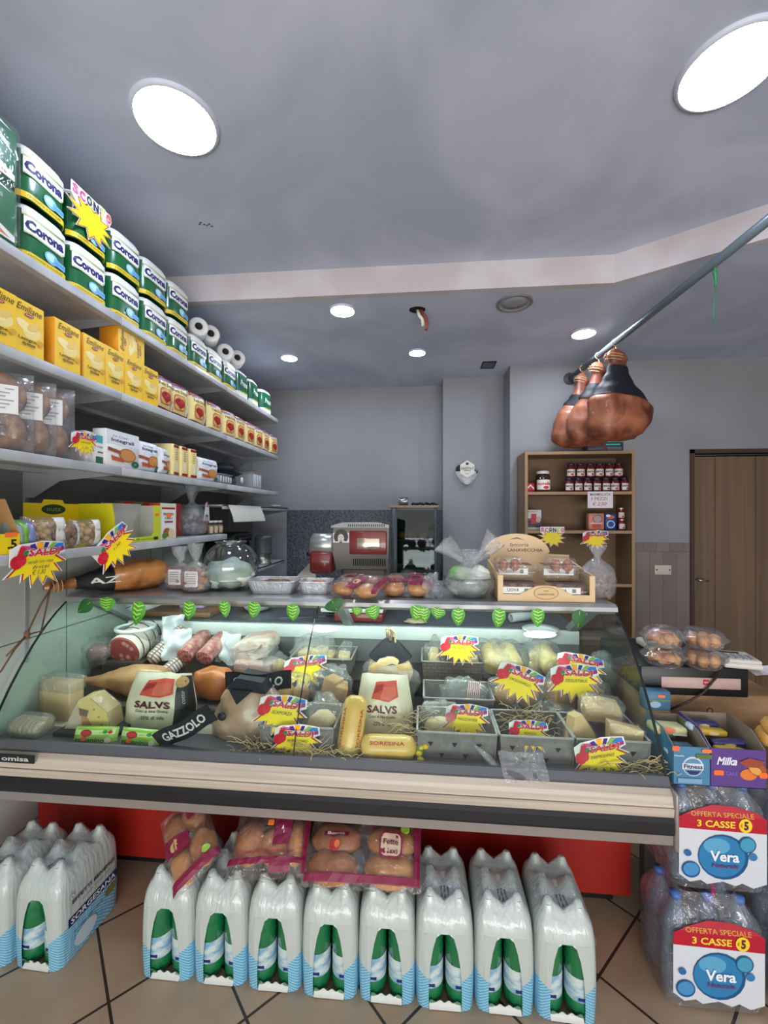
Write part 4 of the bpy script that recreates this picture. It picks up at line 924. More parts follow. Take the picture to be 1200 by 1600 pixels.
# ================================================================ BEHIND THE COUNTER
t = thing('back_counter', 'low dark counter running along the back wall behind the slicer', 'counter', (-1.62, 3.42, 0))
MB().box(0, .02, 0, 2.30, .44, .87, M('dark_cabinet', (60, 60, 62), .5)).build('cabinet', t); MB().box(-.0, 0, .87, 2.32, .445, .90, M('worktop', (78, 82, 88), .35), .003).build('worktop', t)
# glass fridge
X0, X1 = bk(611, 3.44), bk(682, 3.44)
fr = thing('display_fridge', 'small upright glass-fronted cabinet with fruit inside, wooden board on top', 'display cabinet', ((X0+X1)/2, 3.44, .901))
fw = X1-X0; fh = CAMZ+(805-793)/FPX*3.44-.901
fm = M('cabinet_metal', (70, 76, 78), .4, .4)
MB().box(-fw/2, .01, 0, fw/2, .33, .02, fm).box(-fw/2, .01, fh-.02, fw/2, .33, fh, fm).box(-fw/2, .31, .02, fw/2, .33, fh-.02, M('cabinet_back', (44, 50, 52), .4)).box(-fw/2, .01, .02, -fw/2+.012, .31, fh-.02, fm).box(fw/2-.012, .01, .02, fw/2, .31, fh-.02, fm).build('case', fr)
MB().box(-fw/2, -.004, 0, -fw/2+.05, .01, fh, fm, .002, 1).box(fw/2-.018, -.004, 0, fw/2, .01, fh, fm, .002, 1).box(-fw/2+.05, -.004, fh-.022, fw/2-.018, .01, fh, fm).box(-fw/2+.05, -.004, 0, fw/2-.018, .01, .022, fm).build('door_frame', fr)
MB().box(-fw/2+.05, .0, .022, fw/2-.018, .004, fh-.022, glass_mat('cabinet_glass', (190, 204, 204), .3, .03)).build('door_glass', fr)
for z in (.22, .42): MB().box(-fw/2+.012, .03, z, fw/2-.012, .30, z+.006, M('wire_shelf', (120, 126, 126), .4, .6)).build('shelf', fr)
MB().box(-fw/2-.015, -.01, fh, fw/2+.015, .34, fh+.018, M('board_wood', (150, 128, 106), .6)).build('top_board', fr)
fx, fz2 = (X0+X1)/2, .901
om = ramp_mat('orange_peel', (214, 130, 40), (226, 160, 60), 20, .5, bump=.3)
for i, (dx, lab) in enumerate(((-.10, 'orange fruit on the cabinet shelf, first of the pair'), (-.02, 'round fruit beside the other one in the glass cabinet'), (.075, 'yellowish fruit apart from the pair in the glass cabinet'))):
    tag(MB().blob((0, 0, .034), (.038, .038, .034), om, .05, 2, 18, 12, i).build('orange', None, (fx+dx, 3.55, fz2+.426)), lab, 'fruit', 'fruit in the glass cabinet')
t = thing('metal_can', 'small round metal can lying on the cabinet top board', 'can', (bk(627, 3.55), 3.55, fz2+fh+.019+.035))
MB().lathe([(.033, 0), (.035, .003), (.035, .075), (.033, .078)], M('can_metal', (150, 150, 150), .25, .9), 24, T=Matrix.Rotation(PI/2, 4, 'Y') @ Matrix.Translation((0, 0, -.02))).build('can', t)
t = thing('black_cable', 'tangle of black cable heaped on the cabinet top board', 'cable', (bk(662, 3.55), 3.55, fz2+fh+.02))
r_ = random.Random(3); MB().tube([(-.10+.0035*i+.01*math.sin(i*1.3), .03*math.sin(i*.8), .012+.008*math.sin(i*1.7)) for i in range(60)], .006, bkp, 6).build('cable', t)
# slicer
rmet = M('slicer_red', (120, 28, 30), .3, coat=.5); smet = M('cast_alloy', (176, 178, 176), .3, .8); gmt = M('machine_grey', (104, 98, 92), .45, .2)
sY = 2.38; sx0, sx1 = bk(518, sY), bk(608, sY); sw = sx1-sx0
t = thing('meat_slicer', 'red and grey meat slicer seen from the back on the worktop', 'slicer', ((sx0+sx1)/2, sY, .944))
zt = CAMZ-(812-805)/FPX*sY-.944; zb = CAMZ-(890-805)/FPX*sY-.944
MB().prism([(-sw*.42, zb+.0), (sw*.48, zb+.0), (sw*.5, zt-.03), (-sw*.46, zt-.03), (-sw*.5, zb+.12)], 0, .05, gmt, 'y').build('blade_housing', t)
MB().surf(lambda u, v: (-sw*.5+sw*u, -.012+.07*v, zt-.034+.030*math.sin(PI*(.08+.84*u))**.5+.0), 14, 4, rmet).build('top_cover', t)
MB().prism([(-sw*.5, zt-.045), (sw*.5, zt-.045), (sw*.5, zt-.030), (sw*.3, zt-.014), (-sw*.3, zt-.016), (-sw*.5, zt-.034)], -.012, .02, M('rail_alloy', (140, 142, 142), .45, .3), 'y').build('top_rail', t)
MB().box(-sw*.18, -.014, zb+.085, sw*.46, 0, zt-.065, rmet, .006).build('red_panel', t)
MB().box(-sw*.05, -.018, zb+.115, sw*.34, -.012, zt-.105, M('mirror_panel', (190, 180, 160), .15, .85), .002).build('window_panel', t)
m = MB()
for i in range(16): m.box(-sw*.12+i*sw*.036, -.006, zb+.02, -sw*.12+i*sw*.036+.004, 0, zb+.06, dark)
m.build('vent_slot', t)['kind'] = 'stuff'
m = MB()
for i in range(18): m.box(-sw*.2+i*sw*.036, -.016, zt-.040, -sw*.2+i*sw*.036+.004, -.0115, zt-.026, dark)
m.build('top_vent', t)['kind'] = 'stuff'
# sticker with a curly dark-haired head
st = MB().box(-sw*.47, -.003, zb+.15, -sw*.19, -.0, zt-.075, M('sticker_white', (216, 208, 204), .5)).build('sticker', t)
cx_, cz_ = -sw*.33, (zb+.15+zt-.075)/2
D = Decal()
for i in range(14): a = PI*1.35*i/13-.55; D.ell(cx_+.030*math.cos(a), cz_+.006+.030*math.sin(a), .012, .012, (36, 30, 30), 8)
D.ell(cx_, cz_+.008, .027, .028, (36, 30, 30)).ell(cx_, cz_-.003, .018, .024, (206, 190, 182)).ell(cx_-.007, cz_+.003, .004, .002, (40, 34, 34), 8).ell(cx_+.007, cz_+.003, .004, .002, (40, 34, 34), 8).ell(cx_, cz_-.015, .006, .002, (60, 40, 40), 8).poly([(cx_-.002, cz_-.003), (cx_+.002, cz_-.003), (cx_+.003, cz_-.009), (cx_-.003, cz_-.009)], (150, 130, 124)).ell(cx_, cz_-.025, .008, .004, (60, 50, 50), 8)
m = MB(); D.emit(m, front(-.003)); m.build('portrait', st)
MB().box(-sw*.35, .02, .02, sw*.45, .30, zb+.01, gmt, .02).build('body', t)
MB().box(-sw*.40, -.095, .0, sw*.42, .36, .052, rmet, .010).build('base', t)
MB().box(-sw*.62, -.10, .053, sw*.42, .34, .085, M('carriage_white', (216, 216, 214), .4), .006).build('carriage', t)
# slicer motor / carriage beside it
mx = bk(484, sY)-(sx0+sx1)/2; mz1 = CAMZ-(838-805)/FPX*sY-.944; mzm = CAMZ-(868-805)/FPX*sY-.944; mz0 = CAMZ-(898-805)/FPX*sY-.944
mw = bk(520, sY)-bk(484, sY)
MB().box(mx, -.02, mz0, mx+mw, .12, mzm+.02, rmet, .02, 3).build('motor_housing', t)
rr_ = (mz1-mzm)/2+.012
MB().lathe([(rr_*.8, 0), (rr_, .008), (rr_, mw-.008), (rr_*.9, mw)], smet, 32, T=Matrix.Translation((mx, .05, (mz1+mzm)/2)) @ Matrix.Rotation(PI/2, 4, 'Y')).build('motor_drum', t)
MB().tube([(mx-.03, .05, mzm-.0), (mx, .05, mzm)], .012, bkp, 8).build('knob', t)
MB().prism([(mx-.12, mz0-.05), (mx+.02, mz0-.05), (mx+.02, mz0+.09)], .06, .075, M('guard_alloy', (170, 164, 154), .4, .3), 'y').build('guard', t)
# other things on the rear worktop, seen through the glass
wz = .9445
def on_work(px, py): return atZ(px, py, wz)
q = on_work(275, 972); t = thing('cutting_board', 'brown wooden cutting board on the rear worktop behind the glass', 'cutting board', (q.x, 2.30, wz)); MB().box(-.27, 0, 0, .14, .24, .03, wood_mat('board_brown', (104, 74, 50), (130, 96, 66), 10, (.06, 1, 1)), .004).build('board', t)
q = on_work(312, 955); t = thing('lilac_box', 'small lilac and white box standing on the wooden cutting board', 'box', (q.x-.02, 2.40, wz+.031)); MB().box(-.075, 0, 0, .075, .08, .05, M('lilac_carton', (170, 150, 196), .5), .002, 1).build('box', t)
q = on_work(370, 972); t = thing('mixing_bowl', 'round clear bowl on the rear worktop next to the lilac box', 'bowl', (q.x, 2.52, wz)); MB().olathe([(.04, .0), (.07, .01), (.10, .05), (.105, .08), (.102, .08), (.096, .05), (.06, .014), (0, .008)], M('milky_plastic', (206, 214, 214), .3), 24).build('bowl', t)
q = on_work(430, 975); t = thing('chef_knife', 'wide-bladed knife with black handle lying on the rear worktop', 'knife', (-.66, 2.36, wz+.002), .25)
MB().prism([(-.16, .0), (.10, .0), (.12, .055), (-.02, .06)], 0, .002, M('blade', (190, 196, 200), .2, .95), 'z').build('blade', t); MB().box(.10, .02, -.004, .24, .045, .014, bkp, .006).build('handle', t)
q = on_work(790, 968); t = thing('paper_roll', 'grey cardboard tube lying slantwise on the rear worktop', 'tube', (bk(798, 2.36), 2.36, wz+.026), (0, PI/2, .45)); MB().olathe([(.018, 0), (.024, 0), (.024, .17), (.018, .17), (.018, 0)], M('tube_grey', (176, 178, 178), .6), 20).build('tube', t)
q = on_work(846, 990); t = thing('white_plate', 'white oval plate resting on the rear lip near the end of the case', 'plate', (bk(846, 2.20), 2.215, wz-.004), (.12, 0, 0)); MB().lathe([(.0, .002), (.055, .002), (.078, .010), (.080, .013), (.055, .007), (0, .006)], M('white_china', (240, 246, 244), .25, emit=None, coat=.5), 32, sx=1.15, sy=.8).build('plate', t)
q = on_work(650, 980); t = thing('used_cloth', 'crumpled beige scrap of cloth on the dark rear worktop', 'cloth', (bk(650, 2.30), 2.30, wz+.008)); MB().blob((0, 0, .004), (.06, .035, .012), M('beige_cloth', (190, 170, 140), .8), .5, 4, 18, 8, 5).build('cloth', t)
t = thing('hand_scale', 'white box with a dark display at the shelf wall end of the rear worktop', 'scale', (bk(222, 2.36), 2.30, wz)); MB().box(-.10, 0, 0, .05, .2, .06, whm, .01).build('body', t); MB().box(-.085, -.002, .018, -.03, .002, .045, bkp).build('display', t)
q = on_work(205, 985)
t = thing('olive_tub', 'white rimmed tub of green olives at the shelf wall end behind the glass', 'tub', (bk(216, 2.10), 2.08, .80))
MB().olathe([(.0, .0), (.075, 0), (.092, .13), (.094, .14), (.088, .14), (.086, .128)], film_mat('tub_plastic', (226, 232, 226), .25, gl=.4), 24).build('tub', t)
MB().olathe([(.088, .135), (.096, .137), (.097, .150), (.088, .152), (.085, .14)], whm, 28).build('rim', t)
m = MB(); r_ = random.Random(9)
for i in range(60): a = r_.uniform(0, 2*PI); rad = .07*math.sqrt(r_.random()); m.blob((rad*math.cos(a), rad*math.sin(a), r_.uniform(.02, .11)), (.012, .012, .012), M('olive_green', (110, 140, 60), .35), 0, 1, 8, 6)
m.build('olives', t)['kind'] = 'stuff'
t = MB().box(-.11, -.11, 0, .11, .10, .048, dkm, .004).build('plastic_block', None, (bk(216, 2.10), 2.09, .751)); tag(t, 'dark low block carrying the olive tub inside the case', 'block')

# ================================================================ ON TOP OF THE COUNTER
TZ = 1.158
# wrapped ham with its shank over the edge
kn = Vector((-1.655, 1.70, TZ+.055)); bt = Vector((-1.34, 2.12, TZ+.082)); dv_ = bt-kn
t = ham('cured ham lying on the counter top in a black band, golden fat side up', dv_.length, .62, .90, hamg, (.22, .50), None, tuple(kn), (0, -math.asin(dv_.z/dv_.length), math.atan2(dv_.y, dv_.x)), 4, 'GAZ')
# two gathered biscuit bags
bis = ramp_mat('biscuit_brown', (140, 84, 54), (186, 128, 86), 14, .6, bump=.3)
def biscuit_bag(px, Y, w, h, label, mat, seed, lab=True, grp='gathered biscuit bags on the counter top', n=40, lean=0, br=(.018, .016, .010), lcol=(222, 216, 208), fillh=.42, neck=.66, nm='biscuit_bag', cat='biscuit bag', z=TZ, d=None):
    t = thing(nm, label, cat, (bk(px, Y), Y, z), 0, grp); d = d or w*.7
    gathered(MB(), w, d, h, neck, crink, seed, lean=lean).build('bag', t)
    m = MB(); r_ = random.Random(seed)
    for i in range(n):
        a = r_.uniform(0, 2*PI); k = math.sqrt(r_.random())*.40
        T = Matrix.Translation((w*k*math.cos(a), d*k*math.sin(a), .012+r_.uniform(0, fillh)*h)) @ Matrix.Rotation(r_.uniform(0, 3), 4, 'X') @ Matrix.Rotation(r_.uniform(0, 3), 4, 'Z')
        m.blob((0, 0, 0), br, mat, .15, 2, 10, 6, i, T)
    m.build('filling', t)['kind'] = 'stuff'
    if lab:
        D = Decal().rrect(-.032, .03, .034, .105, .008, lcol)
        for i in range(5): D.rect(-.024, .09-.011*i, .026, .093-.011*i, (130, 120, 130))
        decal(D, t, lambda u, v, dd: (u, -d*.5-.003-dd+abs(u)*.3, v))
    return t
biscuit_bag(281, 2.02, .155, .215, 'gathered clear bag of brown biscuits right beside the ham', bis, 11)
biscuit_bag(306, 1.96, .145, .235, 'gathered clear bag of biscuits with a white label facing front', bis, 12)
# glass bowl
t = thing('glass_bowl', 'large round fishbowl glass with milky plastic sheet inside', 'glass bowl', (bk(361, 2.06), 2.06, TZ))
r = .136
pf = [(0, 0), (.07, 0)]+[(r*math.cos(a), .118+.118/ .95*math.sin(a)) for a in [math.radians(x) for x in range(-60, 61, 8)]]
bgl = glass_mat('bowl_glass', (228, 236, 236), .8, .09)
MB().olathe(pf+[(.075, .235)], bgl, 44).build('bowl', t)
MB().olathe([(.072, .232), (.078, .238), (.072, .242), (.068, .236), (.072, .232)], bgl, 40).build('rim', t)
MB().blob((-.004, 0, .078), (.122, .115, .072), ramp_mat('milky_sheet', (176, 190, 184), (226, 230, 208), 7, .5, bump=.3), .32, 2.5, 30, 20, 4).build('plastic_sheet', t)
# aluminium trays
alu = M('aluminium_foil', (206, 208, 210), .35, .55, bump=.3, scale=60)
def alu_tray(px, Y, w, d, h, fill, label, rz=0):
    t = thing('foil_tray', label, 'foil tray', (bk(px, Y), Y, TZ), rz, 'aluminium trays on the counter top')
    m = MB(); n = 64
    def f(u, v):
        a = 2*PI*u; e = .3; cx = math.copysign(abs(math.cos(a))**e, math.cos(a)); cy = math.copysign(abs(math.sin(a))**e, math.sin(a))
        k = .80+.18*v+.012*math.sin(a*40)*(1 if v < .95 else 0)
        return (w/2*cx*k, d/2*cy*k, h*v)
    m.surf(f, n*2, 5, alu, closeu=True)
    def rim(u, v):
        a = 2*PI*u; e = .3; cx = math.copysign(abs(math.cos(a))**e, math.cos(a)); cy = math.copysign(abs(math.sin(a))**e, math.sin(a)); k = .97+.06*v
        return (w/2*cx*k, d/2*cy*k, h+.003*math.sin(PI*v))
    m.surf(rim, n, 3, alu, closeu=True).build('tray', t)
    MB().blob((0, 0, h*.45), (w*.40, d*.38, h*.5), fill, .2, 5, 28, 10, 2, pw=.7).build('filling', t); return t
alu_tray(430, 2.0, .235, .17, .060, ramp_mat('baked_brown', (96, 60, 40), (140, 96, 66), 20, .6, bump=.4), 'shallow ridged foil tray of brown bake beside the glass bowl')
alu_tray(495, 2.0, .15, .13, .058, ramp_mat('baked_orange', (160, 90, 40), (214, 150, 80), 24, .5, bump=.4), 'small foil tray of orange-topped bake next to the bread bag')
# bread bags (used on the counter and on the water packs)
bun = ramp_mat('bun_crust', (146, 80, 34), (200, 138, 74), 6, .42, bump=.15, coat=.2)
def bread_bag(label, loc, rot, w, d, buns, group, style=0, h=.075):
    t = thing('bread_bag', label, 'bread bag', loc, rot, group); r_ = random.Random(style)
    for (x, y, rx, ry) in buns: MB().blob((x*w, y*d, h*.48), (rx*w, ry*d, h*.44), bun, .10, 2, 20, 12, style+x).build('bun', t)
    def sk(sd):
        def f(u, v):
            x, y = (u-.5)*2, (v-.5)*2; k = max(0, (1-abs(x)**3.5)*(1-abs(y)**3.5))**.5; n_ = .006*mn.noise(Vector((x*5, y*5, style+3)))
            return (x*w/2, y*d/2, h/2+sd*(h/2*k)+n_+.008*abs(x)**6)
        return f
    m = MB(); m.surf(sk(1), 22, 18, film_mat('bread_film', (240, 232, 222), .03, .1, .32, .9, 22)); m.surf(lambda u, v: sk(-1)(1-u, v), 22, 18, film_mat('bread_film')); m.build('bag', t)
    f1 = sk(1); D = Decal()
    wine = (122, 20, 56)
    if style % 3 == 0: D.rect(.40*w, -.5*d, .485*w, .5*d, wine).poly([(-.1*w, -.45*d), (.12*w, -.45*d), (.2*w, .1*d), (.0, .12*d)], wine).ell(.05*w, -.2*d, .07*w, .1*d, (206, 170, 110)).text('PANINI', .05*w, -.2*d, .1*w, .05*d, wine, .02).rrect(-.35*w, .15*d, -.1*w, .3*d, .01, wine)
    elif style % 3 == 1: D.rect(.05*w, -.1*d, .27*w, .36*d, wine).text('A', .16*w, .14*d, .05*w, .12*d, (240, 236, 230), .03).rect(-.48*w, -.36*d, .45*w, -.27*d, wine).text('pane per hamburger', 0, -.2*d, .7*w, .07*d, (150, 40, 60), .02, .2).rect(.44*w, -.48*d, .49*w, .48*d, wine).rect(.05*w, -.46*d, .3*w, -.34*d, wine)
    else: D.rect(-.48*w, -.46*d, .48*w, -.36*d, wine).poly([(-.36*w, .16*d), (-.14*w, .16*d), (-.14*w, .24*d), (-.36*w, .24*d)], wine).text('Bontà', -.25*w, .20*d, .16*w, .05*d, (240, 226, 210), .02).ell(-.25*w, .02*d, .05*w, .1*d, (170, 40, 40)).ell(-.23*w, .03*d, .025*w, .06*d, (222, 120, 50)).rrect(.14*w, -.14*d, .34*w, .26*d, .02, (130, 30, 60)).rrect(.155*w, -.11*d, .325*w, .23*d, .018, (206, 180, 150)).text('Fette', .24*w, .1*d, .13*w, .1*d, wine, .02).text('Maxi', .24*w, -.04*d, .12*w, .08*d, wine, .02).rect(.44*w, -.46*d, .49*w, .4*d, wine)
    D.rrect(-.05*w, .2*d, .03*w, .3*d, .005, (250, 120, 40)) if style < 3 or style == 5 else D.ell(.36*w, .32*d, .04*w, .08*d, (150, 190, 70))
    m = MB(); D.emit(m, lambda u, v, dd: f1(min(.999, max(.001, u/w+.5)), min(.999, max(.001, v/d+.5)))[:2]+(f1(min(.999, max(.001, u/w+.5)), min(.999, max(.001, v/d+.5)))[2]+dd+.002,), .015); m.build('printed_label', t)
    return t
b4 = [(-.24, .22, .22, .24), (.22, .22, .22, .24), (-.24, -.22, .22, .24), (.22, -.22, .22, .24)]
bread_bag('bread roll bag drooping over the counter front edge', (bk(562, 1.90), 1.905, TZ+.018), (.26, 0, -.35), .26, .17, b4, 'bread roll bags on the counter top', 0, .07)
bread_bag('bread roll bag with wine-red print between the drooping bag and cabbage bowl', (bk(636, 2.0), 1.99, TZ+.0), (.12, 0, .0), .24, .20, b4, 'bread roll bags on the counter top', 4, .09)
t = thing('crumpled_bag', 'crumpled empty clear plastic bag beside the cabbage bowl', 'plastic bag', (bk(675, 1.93), 1.93, TZ+.05))
MB().blob((0, 0, 0), (.05, .06, .055), crink, .6, 2.2, 26, 18, 8).build('film', t)
# bag with bowl of vegetables
vx = bk(733, 1.98)
t = thing('vegetable_bowl', 'clear bowl of pale fennel and cabbage inside a knotted plastic bag', 'bowl', (vx, 1.98, TZ))
MB().olathe([(.03, 0), (.07, .004), (.105, .05), (.118, .09), (.116, .092), (.10, .05), (.06, .008)], glass_mat('bowl_glass'), 32).build('bowl', t)
veg = ramp_mat('pale_vegetable', (206, 204, 170), (226, 226, 206), 8, .5, stretch=(1, 1, .2)); vgg = ramp_mat('green_vegetable', (110, 160, 90), (190, 210, 160), 8, .5, stretch=(1, 1, .2))
for (x, y, z, a, b, c, mt, s) in ((-.045, -.01, .095, .055, .05, .045, vgg, 1), (.045, -.02, .078, .05, .05, .065, veg, 2), (.0, .04, .07, .06, .05, .05, veg, 3), (-.05, -.03, .045, .05, .04, .035, veg, 4), (.02, -.02, .04, .06, .05, .035, veg, 5)):
    MB().blob((x, y, z), (a, b, c), mt, .15, 3, 20, 12, s).build('vegetable', t)
def vb(u, v):
    a = 2*PI*u; k = [.07, .105, .125, .12, .10, .06, .03, .05, .08][min(8, int(v*8))]; k2 = [.07, .105, .125, .12, .10, .06, .03, .05, .08][min(8, int(v*8)+1)]; f = v*8-int(v*8); r = k+(k2-k)*f
    r *= 1+(.1+.3*max(0, v-.4))*mn.noise(Vector((math.cos(a)*3, math.sin(a)*3, v*4)))
    return (r*math.cos(a)+.03*max(0, v-.6), r*math.sin(a)-.0, .21*v)
MB().surf(vb, 36, 26, crink, closeu=True).build('bag', t)
for sx_, dz in ((-1, .10), (1, .12)):
    def ear(u, v, sx_=sx_, dz=dz): a = 2*PI*u; r = .014+.042*v+.016*math.sin(a*3+v*4)*v; return (sx_*(.02+.10*v)+r*math.cos(a)*.6, -.0+r*math.sin(a), .15+dz*v+r*.6*math.cos(a)*-sx_)
    MB().surf(ear, 20, 12, crink, closeu=True).build('bag_handle', t)
# egg crate
eY = 1.872; ex0, ex1 = bk(778, eY), bk(930, eY); ew = ex1-ex0
mdf = wood_mat('pine_board', (212, 176, 128), (226, 194, 148), 6, (.08, 1, 1)); mdf2 = M('pine_edge', (196, 156, 108), .6)
t = thing('egg_crate', 'pale wooden egg display crate with arched back board', 'crate', ((ex0+ex1)/2, eY, TZ+.0))
h_, sd_ = .112, .30
MB().prism([(-ew/2, 0), (ew/2, 0), (ew/2, h_), (ew/2-.022, h_), (ew/2-.022, .030), (ew*.27, .03), (ew*.20, .045), (ew*.10, .066), (0, .070), (-ew*.10, .066), (-ew*.20, .045), (-ew*.27, .03), (-ew/2+.022, .03), (-ew/2+.022, h_), (-ew/2, h_)], 0, .008, mdf, 'y').build('front_panel', t)
for s_ in (-1, 1): MB().prism([(.008, 0), (sd_, 0), (sd_, .15), (.008, h_)], s_*ew/2-(.008 if s_ > 0 else 0), s_*ew/2+(0 if s_ > 0 else .008), mdf, 'x').build('side_panel', t)
MB().box(-ew/2+.008, .008, 0, ew/2-.008, sd_, .006, mdf2).build('floor_panel', t)
arch = [(-ew/2+.01, .0), (ew/2-.01, 0), (ew/2-.01, .175), (ew*.22, .18)]+[(-.06+.16*math.cos(a), .18+.10*math.sin(a)) for a in [math.radians(x) for x in range(6, 175, 12)]]+[(-ew/2+.01, .175)]
MB().prism(arch, sd_-.008, sd_, mdf, 'y').build('back_board', t)
decal(Decal().text('fattoria', -.05, .225, .09, .018, (90, 64, 40), 0, .25).text('LANAVECCHIA', -.02, .198, .17, .016, (90, 64, 40), .015).poly([(-.10, .25), (-.06, .262), (-.02, .248), (-.06, .255)], (120, 90, 60)), t, front(sd_-.008), name='lettering')
decal(Decal().ell(0, .037, .052, .028, (150, 112, 70), 28).ell(0, .037, .049, .025, (214, 176, 122), 28).text('LANAVECCHIA', 0, .032, .07, .008, (80, 56, 34), .02).text('uova', 0, .046, .02, .006, (80, 56, 34)), t, front(0), name='emblem')
eggm = ramp_mat('egg_shell', (150, 88, 56), (170, 104, 70), 30, .45); ecx = (ex0+ex1)/2
clamf = film_mat('egg_carton_film', (220, 224, 224), .05, .1, .28)
EGG = MB().lathe([(0, 0)]+[(.0225*math.sin(a)*(1+.12*math.cos(a)), .029-.029*math.cos(a)) for a in [PI*i/10 for i in range(1, 10)]]+[(0, .058)], eggm, 18)
eo = [None]
def egg(x, y, z, label, r=(0, 0, 0)):
    if eo[0] is None: o = EGG.build('egg', None, (x, y, z)); eo[0] = o
    else: o = eo[0].copy(); COL.objects.link(o); o.location = (x, y, z)
    o.rotation_euler = r; tag(o, label, 'egg', 'brown eggs in the crate'); return o
def egg_carton(x, y, z, label, n=2, paper=False, rz=0, cols_=3):
    t = thing('egg_carton', label, 'egg carton', (x, y, z), rz, 'clear egg cartons in the crate')
    w, d = .052*cols_+.008, .104
    MB().box(-w/2, 0, 0, w/2, d, .034, clamf, .008, 2, taper=.004).build('tray', t); MB().box(-w/2, 0, .036, w/2, d, .066, clamf, .010, 2).box(-w/2-.004, -.004, .033, w/2+.004, d+.004, .037, clamf).build('lid', t)
    if paper:
        MB().box(-w/2+.01, .006, .0665, w/2-.01, d-.006, .0675, M('dark_label_paper', (76, 64, 58), .5)).build('paper_band', t)
        decal(Decal().rect(-w/2+.004, .018, w/2-.03, .046, (222, 222, 216)).text('UOVA', -.03, .033, .05, .014, (70, 70, 60), .02).rect(w*.1, .024, w*.2, .04, (120, 120, 110)), t, lambda u, v, dd: (u, -.003-dd, v+.006))
    return t
for i, (dx, l) in enumerate(((-.105, 'clear carton of eggs behind the crate window, with a white label'), (.095, 'clear carton of eggs behind the crate window, beside the labelled one'))):
    egg_carton(ecx+dx, eY+.014, TZ+.008, l, paper=True, cols_=3)
    for k in range(3): egg(ecx+dx-.052+.052*k, eY+.040, TZ+.012, f'brown egg seen through the crate window, {ordn[k+3*i]} along')
for i, (dx, l) in enumerate(((-.105, 'upper clear carton resting behind the labelled one'), (.095, 'upper clear carton of the second column in the crate'))):
    egg_carton(ecx+dx, eY+.10, TZ+.078, l, paper=True, cols_=3)
for i, (px, l) in enumerate(((796, 'open clear carton with two brown eggs at the cabbage bowl side'), (879, 'open clear carton with two brown eggs nearer the crinkled cracker bag'))):
    X = bk(px, eY+.05); egg_carton(X, eY+.035, TZ+.105+.012, l, cols_=2)
    for k in range(2): egg(X-.026+.052*k, eY+.064, TZ+.122, ['brown egg in the raised carton by the cabbage bowl, nearer the bowl', 'brown egg in the raised carton by the cabbage bowl, nearer the arched board', 'brown egg in the raised carton by the cracker bag, nearer the arched board', 'brown egg in the raised carton by the cracker bag, nearer the crate side'][2*i+k])
# crinkled bag behind
biscuit_bag(934, 1.98, .155, .235, 'crinkled clear bag with a white card strip at the end of the counter top', M('dark_cracker', (130, 100, 84), .6), 21, False, None, 24, br=(.02, .016, .012), neck=.8)
# leaf stickers along the glass
lfm = ramp_mat('leaf_green', (54, 140, 36), (96, 180, 50), 60, .45, .3, .6, stretch=(1, 1, 2.4), kind='wave', dist=3)
lfd = M('leaf_dark', (36, 96, 40), .5)
lp = [(133, 948, 20, 26, .9, 1), (168, 944, 26, 20, .0, 0), (216, 958, 22, 34, .2, 0), (296, 954, 20, 26, .1, 0), (352, 952, 17, 24, -.1, 0), (397, 953, 20, 24, .15, 0), (458, 957, 20, 24, 0, 0), (523, 946, 30, 18, -.5, 1), (558, 955, 16, 12, .1, 0), (583, 957, 22, 20, -.3, 0), (652, 958, 24, 22, .3, 0), (663, 960, 18, 22, -.1, 0), (684, 958, 22, 16, .2, 0), (716, 964, 20, 26, 0, 0), (779, 966, 20, 28, .1, 0), (840, 965, 20, 26, 0, 0), (904, 967, 20, 26, .1, 1)]
def leaf(t, w, h, m):
    def f(u, v):
        s = (u-.5)*2; wdt = math.sin(PI*v**.75)**.75*(1-.2*v); return (s*w/2*wdt, -.002-.004*(1-s*s)*math.sin(PI*v), h*(.5-v))
    return MB().surf(f, 6, 12, m)
for i, (px, py, wp, hp_, rt, dkk) in enumerate(lp):
    Yg = 1.80-(py-945)*.0012; q = atY(px, py, Yg-.012); k = mpp(px, Yg)
    t = thing('paper_leaf', 'green leaf decoration hanging inside the top of the counter glass', 'leaf decoration', tuple(q), (0, rt, 0), 'leaf decorations along the counter glass')
    t['label'] = ('dark green leaf decoration ' if dkk else 'bright green leaf decoration ')+['nearest the shelf wall, tilted sideways', 'above the coppa end of the glass', 'over the olive tub', 'under the biscuit bags', 'under the glass bowl, nearer the biscuit bags', 'under the glass bowl, nearer the foil trays', 'beside the glass joint and foil tray', 'stuck over the glass joint at the shelf edge', 'small one past the glass joint', 'under the drooping bread bag', 'left half of the overlapping pair under the bread bags', 'right half of the overlapping pair under the bread bags', 'wide one right after the overlapping pair', 'under the cabbage bowl', 'under the cabbage bowl side of the egg crate', 'under the middle of the egg crate', 'last one at the end of the counter'][i]
    leaf(t, wp*k*1.15, hp_*k*1.15, lfd if dkk else lfm).build('blade', t)
    if not dkk:
        Wl, Hl = wp*k*1.15, hp_*k*1.15; D = Decal()
        for j in range(4):
            for s_ in (-1, 1): y0_ = Hl*(.26-.17*j); D.poly([(0, y0_), (s_*Wl*(.34-.05*j), y0_+Hl*.10), (s_*Wl*(.34-.05*j), y0_+Hl*.15), (0, y0_+Hl*.05)], (190, 236, 110))
        decal(D, t, lambda u, v, d: (u, -.0075-d, v), name='vein_print')
    MB().tube([(0, -.004, hp_*k*.5), (0, -.005, 0), (0, -.004, -hp_*k*.45)], .0009, M('leaf_vein', (190, 226, 120), .5), 4).build('vein', t)
